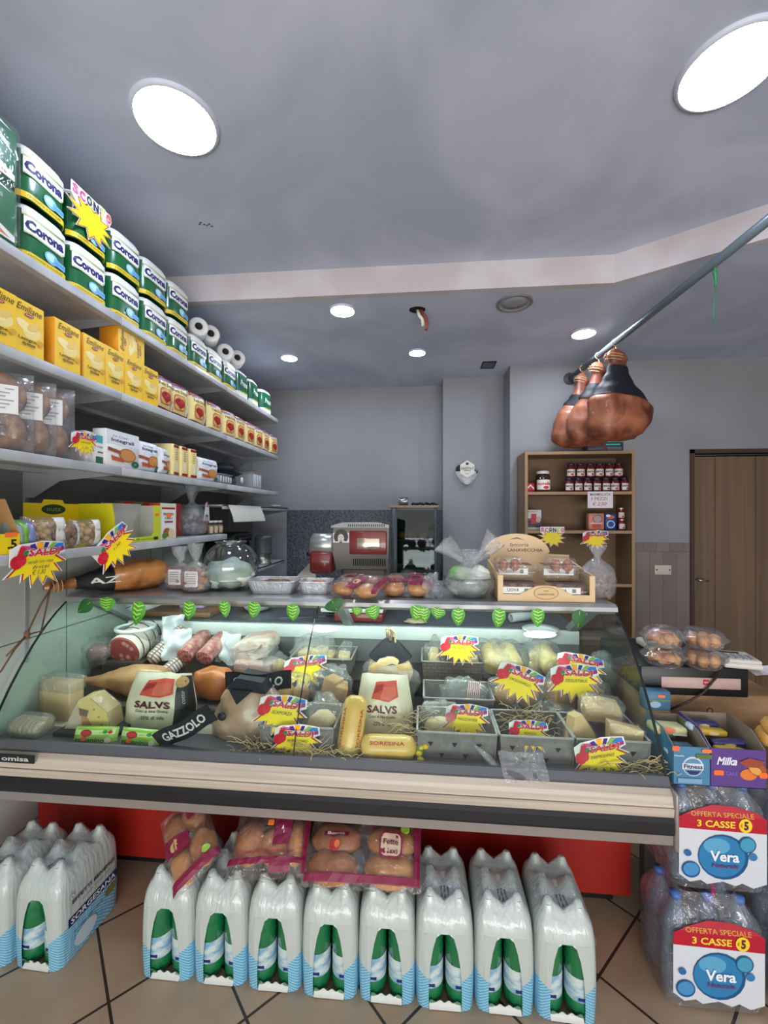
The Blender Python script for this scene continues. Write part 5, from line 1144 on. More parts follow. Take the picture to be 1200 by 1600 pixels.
# ropes at the near end
q0 = Vector((atX(64, 920, -1.62))); q1 = atX(58, 990, -1.60); q2 = atX(3, 1050, -1.55)
ropm = M('brown_twine', (120, 90, 66), .8)
t = thing('twine', 'brown twine knotted at the counter end, running down from the ham shank', 'twine', tuple(q1))
a0 = atX(80, 910, -1.62)-q1; a1 = atX(66, 985, -1.61)-q1; a2 = atX(48, 978, -1.61)-q1; a3 = atX(42, 992, -1.60)-q1; b1 = atX(2, 1048, -1.58)-q1; b2 = atX(10, 1025, -1.58)-q1
MB().tube([a0, a0*.6+a1*.4+Vector((0, 0, .0)), a1*.8, a3], .004, ropm, 6).build('strand', t)
MB().tube([a0+Vector((0, .02, 0)), a2*.5+a0*.5, a2, a3], .004, ropm, 6).build('strand', t)
MB().blob(tuple(a3), (.010, .012, .018), ropm, .3, 4, 12, 8).build('knot', t)
MB().tube([a3, (a3+b1)/2+Vector((0, 0, .01)), b1, b1*1.3], .0035, ropm, 6).build('strand', t)
MB().tube([a3, b2], .0035, ropm, 6).build('strand', t)

# ================================================================ WATER PACKS ON THE FLOOR
def pack_film():
    m = bpy.data.materials.new('printed_pack_film'); m.use_nodes = True; N = m.node_tree.nodes; L = m.node_tree.links; b = N['Principled BSDF']
    b.inputs['Roughness'].default_value = .28; b.inputs['Coat Weight'].default_value = .5; b.inputs['Coat Roughness'].default_value = .12
    tc = N.new('ShaderNodeTexCoord'); sp = N.new('ShaderNodeSeparateXYZ'); L.new(tc.outputs['Object'], sp.inputs[0])
    ab = N.new('ShaderNodeMath'); ab.operation = 'ABSOLUTE'; L.new(sp.outputs[0], ab.inputs[0])
    ma = N.new('ShaderNodeMath'); ma.operation = 'MULTIPLY_ADD'; ma.inputs[1].default_value = .75; ma.inputs[2].default_value = .055; L.new(ab.outputs[0], ma.inputs[0])
    sy = N.new('ShaderNodeMath'); sy.operation = 'MULTIPLY_ADD'; sy.inputs[1].default_value = -.06; L.new(sp.outputs[1], sy.inputs[0]); L.new(ma.outputs[0], sy.inputs[2])
    lt = N.new('ShaderNodeMath'); lt.operation = 'LESS_THAN'; L.new(sp.outputs[2], lt.inputs[0]); L.new(sy.outputs[0], lt.inputs[1])
    wv = N.new('ShaderNodeTexWave'); wv.wave_type = 'RINGS'; wv.rings_direction = 'SPHERICAL'; wv.inputs['Scale'].default_value = 48; wv.inputs['Distortion'].default_value = 1.2
    mp = N.new('ShaderNodeMapping'); mp.inputs['Location'].default_value = (0, .0, .10); mp.inputs['Scale'].default_value = (1, .6, .8); L.new(tc.outputs['Object'], mp.inputs[0]); L.new(mp.outputs[0], wv.inputs[0])
    rp = N.new('ShaderNodeValToRGB'); rp.color_ramp.elements[0].position = .25; rp.color_ramp.elements[1].position = .75
    rp.color_ramp.elements[0].color = (*lin((84, 156, 190)), 1); rp.color_ramp.elements[1].color = (*lin((150, 200, 220)), 1); L.new(wv.outputs['Fac'], rp.inputs[0])
    mx = N.new('ShaderNodeMix'); mx.data_type = 'RGBA'; mx.inputs[6].default_value = (*lin((184, 192, 186)), 1); L.new(lt.outputs[0], mx.inputs[0]); L.new(rp.outputs[0], mx.inputs[7]); L.new(mx.outputs[2], b.inputs['Base Color'])
    nz = N.new('ShaderNodeTexNoise'); nz.inputs['Scale'].default_value = 30; m2 = N.new('ShaderNodeMapping'); m2.inputs['Scale'].default_value = (3, 3, .35); L.new(tc.outputs['Object'], m2.inputs[0]); L.new(m2.outputs[0], nz.inputs[0])
    bp = N.new('ShaderNodeBump'); bp.inputs['Strength'].default_value = .5; bp.inputs['Distance'].default_value = .006; L.new(nz.outputs['Fac'], bp.inputs['Height']); L.new(bp.outputs[0], b.inputs['Normal']); L.new(bp.outputs[0], b.inputs['Coat Normal'])
    return m
pfm = pack_film()
BC = [(sx_*.045, .047+.088*k) for k in range(3) for sx_ in (-1, 1)]
PWX, PWY = .0905, .136
def sq(a, e=.28): return math.copysign(abs(math.cos(a))**e, math.cos(a)), math.copysign(abs(math.sin(a))**e, math.sin(a))
def water_pack(label, group, side=False):
    t = thing('water_pack', label, 'water bottle pack', (0, 0, 0), 0, group)
    def H(x, y):
        h = .2
        for bx, by in BC:
            r = math.hypot(x-bx, y-by); h = max(h, (.334-max(0, r-.011)*2.3 if r < .022 else .3087-(r-.022)*.55)) if r < .05 else h
        # stretched film between rows
        return max(h, .296-abs(x)*.10-.6*max(0, .03-y))
    def top(u, v):
        a = 2*PI*u; cx, cy = sq(a); rho = v; x, y = PWX*cx*rho, PWY+PWY*cy*rho
        hb = .232; k = (1-rho**6)
        return (x, y, hb+(H(x, y)-hb)*max(0, k)**.5)
    mb = MB(); mb.surf(lambda u, v: top(u, 1-v), 72, 26, pfm, closeu=True)
    # walls, with the arch-shaped opening at the front
    us = []
    n = 96
    aw = .0500
    vs = []; fs = []
    xs = [-PWX*1.0]
    for i in range(n):
        a = 2*PI*i/n-PI/2; cx, cy = sq(a); us.append((PWX*cx, PWY+PWY*cy))
    fr_ = [p for p in us if p[1] < .006 and abs(p[0]) < .06]
    # front strip resampled finely
    body = [p for p in us if not (p[1] < .006 and abs(p[0]) < .06)]
    body.sort(key=lambda p: math.atan2(p[1]-PWY, p[0]) if True else 0)
    ring = []
    for i in range(n+1): a = -PI/2+2*PI*i/n; cx, cy = sq(a); ring.append((PWX*cx, PWY+PWY*cy))
    fx_ = [-.06, -.055, -.0505, -.0499, -.048, -.044, -.037, -.027, -.014, 0, .014, .027, .037, .044, .048, .0499, .0505, .055, .06]
    rest = [p for p in ring if p[1] > .0062 or abs(p[0]) > .061]
    rest.sort(key=lambda p: (math.atan2(p[0], -(p[1]-PWY)) % (2*PI)))
    loop = [(x, 0.0 if abs(x) < .0545 else .0004) for x in fx_]+rest
    nz_ = 8
    for x, y in loop:
        z0 = 0
        if y < .001 and abs(x) < aw: z0 = .026+.222*(max(0, 1-(abs(x)/aw)**2.4))**.5
        for j in range(nz_+1):
            z = z0+(.232-z0)*j/nz_ if z0 < .232 else .232+(z0-.232)*(1-j/nz_)*0
            bul = .003*math.sin(PI*min(1, z/.23)); cxn = (x/PWX, (y-PWY)/PWY)
            vs.append((x+bul*cxn[0]-0, y+bul*cxn[1], min(z, .232)))
    w = nz_+1; m_ = len(loop)
    for i in range(m_):
        k2 = (i+1) % m_
        for j in range(nz_): fs.append((i*w+j, k2*w+j, k2*w+j+1, i*w+j+1))
    mb.add(vs, fs, pfm, True); mb.build('shrink_film', t)
    bg_ = M('green_bottle', (20, 112, 66), .12, coat=1, bump=.3, scale=14); lbm = ramp_mat('bottle_label', (196, 210, 206), (110, 160, 190), 20, .45, stretch=(1, 1, 2))
    for bx, by in BC[:2]:
        o = MB().lathe([(0, .004), (.034, .002), (.042, .012), (.0425, .05), (.040, .056), (.040, .125), (.0425, .13), (.0425, .17), (.041, .178), (.0425, .186), (.042, .20), (.034, .238), (.022, .272), (.014, .295), (.014, .318)], bg_, 26, (bx, by, 0)).build('bottle', t)
        MB().olathe([(.0412, .055), (.0416, .06), (.0416, .122), (.0412, .126)], lbm, 26, (bx, by, 0)).build('bottle_label', o)
        MB().box(bx-.012, by-.0425, .062, bx+.014, by-.0405, .070, M('label_navy', (30, 40, 100), .5)).build('label_mark', o)
    # torn film at the foot, tape handle, print
    MB().surf(lambda u, v: ((u-.5)*.098, -.003+.012*v*(1-v)*4, .001+.028*v+.004*math.sin(u*23)*v), 20, 3, M('torn_film', (206, 208, 202), .4)).build('torn_edge', t)
    m = MB(); m.surf(lambda u, v: ((u-.5)*.13, .128+.028*v+.003*math.sin(u*9), H((u-.5)*.13, .14)*0+.297-.05*abs(u-.5)**2*4+.004*math.sin(u*14)), 20, 3, M('handle_tape', (216, 214, 208), .35)); m.build('tape_handle', t)
    D = Decal().text('BOTTIGLIA', 0, .012, .05, .007, (40, 48, 60), .02).text('IN PET 100%', 0, .0, .055, .007, (40, 48, 60), .02).text('RICICLATO', 0, -.012, .05, .007, (40, 48, 60), .02)
    m = MB(); D.emit(m, lambda u, v, d: (.004-v*.9, .075-u*.9, max(H(.004-v*.9, .075-u*.9), .284)+.0015+d)); m.build('printed_note', t)
    D = Decal().ell(0, 0, .012, .012, (200, 206, 206)).ell(0, 0, .010, .010, (90, 110, 130)).ell(0, 0, .0085, .0085, (206, 212, 210)).text('2', 0, 0, .006, .008, (60, 70, 90), .02)
    decal(D, t, lambda u, v, d: (PWX+.0032+d, .045+u, .215+v), name='recycling_mark')
    if side:
        D = Decal().rect(.03, .118, .25, .148, (30, 36, 90)).text('SORGESANA', .14, .133, .20, .020, (226, 226, 226), .02).text('EFFETTI BENEFICI', .14, .195, .19, .014, (50, 56, 66), .03).text('acqua minerale', .15, .172, .13, .010, (130, 138, 140)).rect(.05, .085, .18, .088, (120, 130, 140)).ell(.215, .095, .028, .016, (120, 110, 60)).ell(.10, .05, .05, .03, (190, 204, 210))
        decal(D, t, lambda u, v, d: (PWX+.0034+d, u, v), name='side_print')
    return t
wp0 = water_pack('x', 'shrink-wrapped green water packs in the row under the counter')
wl = ['six-bottle water pack at the near end of the row, under the tilted bread bag', 'six-bottle water pack second in the row, half under the tilted bread bag', 'six-bottle water pack third in the row, under the bag with the wine-red square', 'six-bottle water pack fourth in the row, under the wide bread bag', 'six-bottle water pack fifth in the row, under the end of the wide bread bag', 'six-bottle water pack third from the open end of the row, first one without bread', 'six-bottle water pack second from the open end of the row', 'six-bottle water pack at the open end of the row, next to the red panel corner']
wx = [-.849+.183*i for i in range(8)]
for i, x in enumerate(wx):
    if i == 0: wp0.location = (x, 1.318, .001); wp0['label'] = wl[0]
    else: dup(wp0, (x, 1.318+rnd.uniform(-.006, .006), .001), rnd.uniform(-.03, .03), wl[i])
ws = water_pack('six-bottle water pack by the shelf wall showing its lettered long side', 'shrink-wrapped water packs near the shelf wall', True); ws.location = (-1.300, 1.305, .001); ws.rotation_euler = (0, 0, -.03)
dup(ws, (-1.492, 1.30, .001), -.02, 'six-bottle water pack cut by the frame edge, beside the lettered one')
# bread bags on the packs
bbk = 'bread bags lying on the water packs'
bread_bag('bread bag tilted steeply against the red panel on the first water packs', (-.80, 1.43, .362), (.62, .22, -.85), .30, .17, [(-.25, .2, .22, .26), (.22, .2, .22, .26), (-.25, -.2, .2, .26), (.22, -.22, .22, .24)], bbk, 3, .085)
bread_bag('bread bag with a wine-red square, between the tilted one and the wide one', (-.525, 1.44, .345), (.50, -.03, .10), .265, .19, [(-.28, .05, .2, .36), (.05, .0, .2, .3), (.34, .05, .14, .36)], bbk, 1, .10)
bread_bag('wide bread bag with two rolls windows and a green dot on the middle packs', (-.20, 1.43, .345), (.42, -.02, .0), .385, .20, [(-.26, .2, .22, .26), (.24, .2, .22, .26), (-.26, -.2, .22, .26), (.24, -.2, .22, .26)], bbk, 8, .085)

# ================================================================ GOODS IN THE CASE
ZS = [.631, .681, .751]
filmw = film_mat('milky_bag_film', (232, 238, 238), .12, .10, .42, 1.0, 26)
crk = ramp_mat('crate_grey', (120, 115, 114), (134, 128, 126), 30, .5)
def crate(px, Y, z, label, w=.285, d=.20, h=.115, weave=False):
    t = thing('plastic_crate', label, 'plastic crate', (bk(px, Y), Y, z), 0, 'grey plastic crates in the case')
    mat = crk
    if weave:
        key = 'woven_crate'
        if key not in MC: MC[key] = brick_mat('woven_crate', (128, 116, 104), (120, 108, 98), (92, 84, 78), .034, .017, .0015, rough=.5, off=.5, axes='xz', blotch=.05)
        mat = MC[key]
    a, th = .012, .004
    m = MB()
    def wall(x0, y0, x1, y1, nx, ny):
        m.add([(x0*(1-a*6), y0+(a if ny < 0 else (-a if ny > 0 else 0)), 0), (x1*(1-a*6), y1+(a if ny < 0 else (-a if ny > 0 else 0)), 0), (x1, y1, h), (x0, y0, h),
               (x0*(1-a*6)-nx*th, y0+(a if ny < 0 else (-a if ny > 0 else 0))-ny*th, 0), (x1*(1-a*6)-nx*th, y1+(a if ny < 0 else (-a if ny > 0 else 0))-ny*th, 0), (x1-nx*th, y1-ny*th, h), (x0-nx*th, y0-ny*th, h)],
              [(0, 1, 2, 3), (7, 6, 5, 4), (3, 2, 6, 7), (0, 4, 5, 1), (0, 3, 7, 4), (1, 5, 6, 2)], mat)
    wall(-w/2, 0, w/2, 0, 0, -1); wall(w/2, d, -w/2, d, 0, 1); wall(w/2, 0, w/2, d, 1, 0); wall(-w/2, d, -w/2, 0, -1, 0)
    m.box(-w/2+a*1.5, a, 0, w/2-a*1.5, d-a, .004, mat).build('basket', t)
    r = MB(); rm = M('crate_rim', (168, 164, 158), .4)
    for (x0, y0, x1, y1) in ((-w/2-.004, -.004, w/2+.004, .004), (-w/2-.004, d-.004, w/2+.004, d+.004), (-w/2-.004, -.004, -w/2+.004, d+.004), (w/2-.004, -.004, w/2+.004, d+.004)): r.box(x0, y0, h-.003, x1, y1, h+.004, rm, .002, 1)
    r.build('rim', t)
    if not weave:
        D = Decal()
        for i in range(3):
            for j in range(2):
                x = -w*.34+i*w*.31+(.04 if j else 0); z_ = h*.62-j*h*.36
                if x < w*.42: D.poly([(x-.011, z_+.008), (x+.011, z_+.008), (x, z_-.010)], (30, 30, 32))
        decal(D, t, lambda u, v, dd: (u*(1-.07*(1-v/h)), a*(1-v/h)-dd, v), name='vent_cutouts')
    return t
crate(500, 2.0, ZS[2], 'grey crate on the rear step holding bagged cheese rinds, under a tilted price card', .30, .20, .085)
crate(707, 2.0, ZS[2], 'woven-look grey crate on the rear step, carrying the fontal card', .285, .20, .09, True)
crate(717, 1.775, ZS[1], 'half-empty crate with wrapped bacon, between the woven crate and the front one', .29, .19, .085)
crate(463, 1.535, ZS[0], 'grey crate at the front near the pale ham, with two price cards', .285, .2, .11)
crate(714, 1.535, ZS[0], 'front grey crate with torn-bagged cheese beside the provola', .285, .2, .115)
crate(840, 1.535, ZS[0], 'front grey crate with straw and the asiago card', .26, .2, .115)
crate(957, 1.535, ZS[0], 'front grey crate at the glass end holding hard cheese wedges', .255, .2, .115)
def put(name, label, cat, px, Y, z, rot=0, group=None): return thing(name, label, cat, (bk(px, Y), Y, z), rot, group)
def wrap(t, c, r, amp=.25, fr=2.5, seed=1, mat=None, pw=.75, name='film'):
    return MB().blob(c, r, mat or filmw, amp, fr, 28, 18, seed, pw=pw).build(name, t)
# coppa
meat = ramp_mat('marbled_meat', (222, 184, 172), (136, 58, 56), 22, .4, .02, .35, kind='voronoi'); cas = ramp_mat('white_casing', (206, 196, 184), (232, 226, 214), 12, .5, bump=.3)
def sausage(px, Y, z, r, L, rot, label, face, skin, name='cured_sausage', group=None, strings=0, sy=1, cat='cured meat'):
    t = put(name, label, cat, px, Y, z, rot, group)     # axis along local +y, cut face at y=0
    T = Matrix.Rotation(-PI/2, 4, 'X')
    MB().lathe([(r*.97, 0), (r, .006), (r*1.01, L*.5), (r*.93, L*.85), (r*.6, L*.98), (0, L*1.02)], skin, 30, T=T, sy=sy).build('skin', t)
    MB().lathe([(0, -.004), (r*.80, -.003), (r*.96, 0)], face, 30, T=T, sy=sy).build('cut_face', t)
    if strings:
        m = MB()
        for i in range(strings): y = L*(i+.6)/strings; m.tube([((r*1.03)*math.cos(a), y+.01*math.sin(a), (r*1.03)*sy*math.sin(a)) for a in [2*PI*k/20 for k in range(21)]], .0025, M('dark_string', (60, 50, 46), .7), 5)
        m.build('string', t)
    return t
sausage(193, 1.99, .842, .086, .2, (.24, 0, .02), 'large coppa with its marbled dark red cut face towards the viewer', meat, cas, 'coppa', None, 4)
t = put('vacuum_pack', 'clear vacuum pack with dark meat lying beside the coppa face', 'vacuum pack', 153, 2.02, .83); MB().blob((0, 0, 0), (.06, .05, .045), M('dark_meat', (110, 50, 46), .5), .2, 2, 20, 12, 1).build('meat', t); wrap(t, (0, -.005, .0), (.085, .07, .065), .3)
ham('pale gold ham lying across the step behind the cheese wedges', .46, .62, .85, ramp_mat('smoked_ham', (150, 100, 56), (196, 150, 104), 5, .4, .3, .7, bump=.2, coat=.3), None, None, (bk(118, 1.86), 1.84, .745), (0, 0, .12), 6)
t = put('cheese_block', 'upright beige cheese block under clear film near the shelf wall', 'cheese', 84, 1.70, ZS[0]+.002, -.15)
chb = ramp_mat('cheese_beige', (206, 176, 132), (216, 188, 146), 6, .45); MB().box(-.085, 0, 0, .085, .07, .165, chb, .006).build('block', t); MB().box(-.091, -.005, .12, .091, .078, .187, filmw, .012, 2).build('film', t)
t = put('black_tray', 'shallow black foam tray under the cheese wedge', 'tray', 126, 1.545, ZS[0], -.05); MB().box(-.13, 0, 0, .13, .17, .034, M('black_foam', (26, 26, 28), .6), .006, taper=.012).build('tray', t)
chy = ramp_mat('cheese_pale_yellow', (232, 202, 110), (244, 218, 140), 5, .4); rind = M('cheese_rind', (190, 160, 110), .6)
def wedge(px, Y, z, w, h, d, rz, label, mat, skin=None, film=True, rx=0, grp=None, top=None, hs=(0, 0)):
    t = put('cheese_wedge', label, 'cheese', px, Y, z, (rx, 0, rz), grp)
    MB().prism([(-w/2, 0), (w/2, 0), (w/2*.85+hs[1], h*.55), (w*.05+hs[0], h), (-w*.18+hs[0], h*.93)], 0, d, mat, 'y').build('cheese', t)
    if skin: MB().prism([(w/2, 0), (w/2+.004, 0), (w/2*.85+.004+hs[1], h*.55), (w*.05+.004+hs[0], h+.002), (w*.05+hs[0], h), (w/2*.85+hs[1], h*.55)], 0, d, skin, 'y').build('rind', t)
    if film: MB().prism([(-w/2-.006, 0), (w/2+.006, 0), (w/2*.85+.006+hs[1], h*.56), (w*.05+hs[0], h+.005), (-w*.18+hs[0], h*.95)], -.002, d+.004, film_mat('tight_film', op=.03, gl=.2, bump=.3), 'y').build('film', t)
    return t
t = wedge(136, 1.585, ZS[0]+.036, .19, .125, .08, .05, 'cheese wedge with pale yellow holes and orange middle band on the black tray', chy, rind)
decal(Decal().poly([(-.094, .001), (-.02, .001), (-.035, .10), (-.05, .088)], (206, 186, 160)).poly([(-.02, .001), (.03, .001), (-.0, .05), (-.025, .055)], (206, 150, 96)).poly([(-.03, .055), (.0, .05), (.008, .075), (-.034, .085)], (120, 96, 70)).ell(.05, .05, .006, .004, (170, 150, 90), 8).ell(.03, .08, .005, .004, (170, 150, 90), 8).ell(.062, .02, .006, .004, (170, 150, 90), 8), t, front(0))
t = put('sliced_cheese_pack', 'row of round dark-edged slices in a clear pack at the wall end of the rail', 'sliced pack', 40, 1.535, ZS[0]+.045, -.1)
for i in range(6): MB().lathe([(0, 0), (.040, 0), (.043, .004), (.043, .012), (.040, .016), (0, .016)], M('slice_beige', (170, 150, 110), .5), 24, T=Matrix.Translation((-.07+.022*i, .03, 0)) @ Matrix.Rotation(PI/2+.15, 4, 'Y')).build('slice', t)
MB().blob((-.01, .03, 0), (.085, .05, .048), crink, .1, 3, 24, 14, 1, pw=.6).build('film', t)
# small green flow packs
def salad_pack(px, label, rz):
    t = put('cheese_snack_pack', label, 'snack pack', px, 1.512, ZS[0]+.002, (-.35, 0, rz), 'green flow packs at the rail'); w, h = .175, .075; fn = pillow(w, h, .035, 4, px, .003)
    pillow_mesh(MB(), fn, w, h, M('lime_film', (150, 196, 70), .3, coat=.5, bump=.3)).build('pack', t)
    D = Decal().poly([(-.08, .045), (.08, .05), (.08, .072), (-.08, .072)], (206, 224, 150)).ell(-.03, .052, .024, .012, (150, 24, 30)).ell(-.03, .052, .021, .009, (200, 50, 50)).text('galbanino', -.012, .026, .12, .022, (30, 60, 30), .02).ell(.06, .03, .012, .010, (230, 226, 190)).ell(.045, .058, .01, .006, (60, 150, 60)).ell(.065, .058, .008, .006, (190, 40, 40)).ell(-.035, .032, .012, .008, (250, 110, 40)).ell(.05, .014, .018, .007, (240, 196, 120))
    m = MB(); D.emit(m, fn, .012); m.build('printed_label', t)
salad_pack(141, 'green flow pack with orange sticker, nearer the black foam tray', .05); salad_pack(211, 'green flow pack with orange sticker, nearer the black lettered wrapper', -.08)
# printed ham bags
bagw = M('cream_bag', (222, 214, 186), .4, coat=.3, bump=.4, bscale=10)
def ham_bag(px, Y, label, w, h, d, z, black=True, rz=0, cream=(206, 202, 178), strip=False):
    t = put('ham_bag', label, 'ham bag', px, Y, z, (-.12, 0, rz)); 
    def fn(u, v, off, side=-1):
        a = min(1, abs(2*u/w)); b = v/h; k = (max(0, 1-a**3))**.5*(max(0, 1-(abs(2*b-.85)/1.16)**4)); n_ = .006*mn.noise(Vector((u*20, v*20, px)))*k
        uu_ = u*(1-.25*max(0, b-.45)*1.4)
        return (uu_, side*(d/2*k+n_+off)+d/2, v+.01*mn.noise(Vector((u*18, 0, px)))*b)
    pillow_mesh(MB(), fn, w, h, bagw, 20, 20).build('bag', t)
    D = Decal()
    if black: D.poly([(w*.27, .01), (w*.5, .01), (w*.5, h*.97), (w*.34, h*.97), (w*.30, h*.6)], (26, 24, 26)).text('cotto', w*.40, h*.62, .05, .012, (190, 180, 160), 0, .3, 1.57).ell(w*.38, h*.88, .03, .02, (180, 140, 90))
    D.poly([(-w*.22, h*.66), (-w*.16, h*.90), (w*.26, h*.93), (w*.28, h*.70), (w*.1, h*.62)], (206, 84, 66)).poly([(-w*.05, h*.67), (w*.0, h*.84), (w*.24, h*.86), (w*.25, h*.72), (w*.1, h*.65)], (222, 112, 88)).poly([(-w*.2, h*.72), (-w*.14, h*.86), (w*.0, h*.88), (-w*.02, h*.8)], (170, 50, 44))
    D.text('SALVS', -w*.02, h*.50, w*.52, h*.12, (96, 26, 40), .03).text('Cotto di Alta Qualit\u00e0', -w*.02, h*.385, w*.46, h*.05, (60, 40, 44), .01).text('-25% di sale', -w*.01, h*.28, w*.34, h*.06, (60, 40, 44), .01)
    if strip: D.items = [it for it in D.items]; D.rect(-w*.3, h*.06, w*.2, h*.2, (216, 190, 150))
    m = MB(); D.emit(m, lambda u, v, dd: fn(u, v, dd+.0008), .014); m.build('printed_label', t)
    return t
ham_bag(236, 1.63, 'cream printed ham bag with black side panel behind the green flow packs', .31, .23, .12, ZS[0]+.003)
ham_bag(598, 1.66, 'cream printed ham bag standing behind the two provola cheeses', .235, .245, .12, ZS[0]+.003, black=False)
# hams on the steps
t = put('ham_half', 'big pale ham half with a black round seal, front and centre-left of the deck', 'ham', 380, 1.64, ZS[0]+.0)
def hh(u, v):
    a = 2*PI*u; b = v; k = (1-b**2.2)**.6; n_ = 1+.10*mn.noise(Vector((math.cos(a)*2, math.sin(a)*2, b*3)))
    n_ *= 1+.10*mn.noise(Vector((math.cos(a)*5, b*7, 4)))
    return ((.155*k*math.cos(a)+.01*b)*n_, .05+.09*k*math.sin(a)*n_, .002+.235*b)
MB().surf(hh, 36, 18, hamp, closeu=True).build('meat', t)
MB().prism([(-.062, .205), (.10, .19), (.085, .235), (-.02, .25)], -.02, .09, clothb, 'y').prism([(-.045, .21), (.05, .205), (-.012, .150)], -.035, -.018, clothb, 'y').build('black_cloth', t)
sx_ = MB().lathe([(0, .004), (.014, .004), (.018, 0)], M('seal_black', (40, 40, 44), .5), 20, T=Matrix.Translation((-.070, -.041, .105)) @ Matrix.Rotation(PI/2, 4, 'X')); sx_.build('round_seal', t)
def ribbon(name, label, p0, p1, wid, word, bow=.02, twist=0, parent=None, flip=False, tw=.75, fh=.5):
    p0, p1 = Vector(p0), Vector(p1); L = (p1-p0).length; ang = math.atan2(p1.z-p0.z, p1.x-p0.x); rz = math.atan2(p1.y-p0.y, p1.x-p0.x)
    t = thing(name, label, 'wrapper strip', tuple((p0+p1)/2), (Matrix.Rotation(rz, 4, 'Z') @ Matrix.Rotation(-ang, 4, 'Y')).to_euler())
    def f(u, v, d=0): x = (u-.5)*L; return (x, -bow*math.cos((u-.5)*PI)-d-.02*(v-.5), (v-.5)*wid+.004*math.sin(u*9))
    MB().surf(lambda u, v: f(u, v), 16, 4, clothb).surf(lambda u, v: f(1-u, v, -.004), 16, 4, clothb).build('strip', t)
    decal(Decal().text(word, 0, 0, L*tw, wid*fh, (222, 220, 214), .03), t, lambda u, v, d: f(u/L+.5, v/wid+.5, d+.001), .015, 'lettering'); return t
P_ = lambda px, py, Y: atY(px, py, Y)
ribbon('lettered_strip', 'black wrapper strip with white lettering rising beside the pale ham half', P_(246, 1160, 1.525), P_(332, 1114, 1.55), .075, 'GAZZOLO', .012)
ribbon('lettered_strip', 'black lettered strip draped over the top of the pale ham half', P_(352, 1065, 1.68), P_(455, 1062, 1.74), .085, 'GAZZOLO', .03)
# speck, salami, pancetta
t = put('speck_block', 'orange-brown block of smoked ham in front of the salami pair', 'cured meat', 322, 1.83, ZS[1]+.001, -.2); MB().blob((0, .05, .07), (.095, .06, .07), ramp_mat('speck_orange', (150, 76, 34), (200, 120, 62), 7, .45, coat=.2), .12, 2, 24, 16, 2, pw=.7).build('meat', t)
net = brick_mat('netted_casing', (216, 206, 198), (206, 190, 182), (110, 80, 76), .022, .014, .0025, rough=.5, axes='xy', blotch=.1)
salf = ramp_mat('salami_face', (216, 150, 140), (150, 60, 60), 90, .4, .35, .6); sals = ramp_mat('salami_skin', (150, 84, 80), (206, 160, 150), 40, .5, .35, .65)
t = put('netted_salami', 'long salami in white netting lying slantwise next to the coppa', 'cured meat', 236, 2.0, .80, (.62, 0, -.5)); MB().lathe([(.0, -.01), (.03, 0), (.037, .02), (.038, .18), (.03, .21), (0, .22)], net, 26, T=Matrix.Rotation(-PI/2, 4, 'X')).build('casing', t)
t = put('netted_salami', 'shorter netted salami half hidden behind the cream ham bag', 'cured meat', 252, 1.93, .752, (.45, 0, -.5)); MB().lathe([(.0, -.01), (.028, 0), (.034, .02), (.035, .14), (.028, .17), (0, .18)], net, 26, T=Matrix.Rotation(-PI/2, 4, 'X')).build('casing', t)
sausage(288, 1.98, .836, .042, .20, (.30, 0, -.08), 'cut salami of the pair, nearer the netted one', salf, sals, 'cut_salami', 'cut salami pair')
sausage(318, 1.97, .832, .042, .20, (.32, 0, -.10), 'cut salami of the pair, nearer the pancetta', salf, sals, 'cut_salami', 'cut salami pair')
gpw = film_mat('greaseproof', (226, 234, 238), .75, .3, .2, .6, 12)
def sheet(px, Y, z, w, h, label, seed, rot, nm='greaseproof_sheet'):
    t = put(nm, label, 'paper sheet', px, Y, z, rot)
    MB().surf(lambda u, v: ((u-.5)*w, .05*mn.noise(Vector((u*3, v*3, seed)))-.02*math.cos(u*PI), v*h+.02*mn.noise(Vector((u*4, seed, 1)))), 16, 12, gpw).build('sheet', t)
sheet(275, 2.02, .80, .12, .15, 'creased greaseproof sheet between the netted salami and the pair', 2, (-.3, 0, .3)); sheet(350, 2.03, .79, .10, .15, 'creased greaseproof sheet between the salami pair and pancetta', 5, (-.3, 0, -.5)); sheet(270, 2.15, .86, .10, .13, 'upright folded sheet sticking up behind the netted salami', 8, (-.1, 0, .2))
pan = ramp_mat('pancetta', (224, 196, 184), (170, 90, 90), 5, .4, .4, .65, stretch=(.4, 1, 5)); panr = ramp_mat('pancetta_roll', (232, 222, 206), (206, 170, 156), 9, .45, stretch=(1, 1, 2), dist=1)
t = put('pancetta_roll', 'pale folded pancetta roll lying on top of the pink slab', 'cured meat', 390, 2.0, .865, (.1, -.18, -.1))
def fold(u, v):
    a = 2*PI*u; e = .6; cx = math.copysign(abs(math.cos(a))**e, math.cos(a)); cz = math.copysign(abs(math.sin(a))**e, math.sin(a)); return (.098*cx, .0+.14*v, .045*cz)
MB().surf(fold, 30, 6, panr, closeu=True).add([(.098*math.copysign(abs(math.cos(2*PI*k/30))**.6, math.cos(2*PI*k/30)), 0, .045*math.copysign(abs(math.sin(2*PI*k/30))**.6, math.sin(2*PI*k/30))) for k in range(30)], [list(range(30))], panr).build('roll', t)
MB().tube([(.07-.14*k/20 if k < 21 else -.07+.10*(k-20)/10, -.003, .022-.03*math.sin(PI*k/20) if k < 21 else .0+.006*(k-20)/10) for k in range(31)], .004, M('fold_line', (186, 130, 120), .5), 5).build('fold_edge', t)
t = put('pancetta_slab', 'pink striped pancetta slab under the folded roll', 'cured meat', 392, 1.97, ZS[1]+.075, (0, 0, -.15)); MB().box(-.10, 0, 0, .10, .12, .062, pan, .015).build('slab', t); wrap(t, (-.0, .05, .05), (.125, .09, .085), .2, pw=.6)
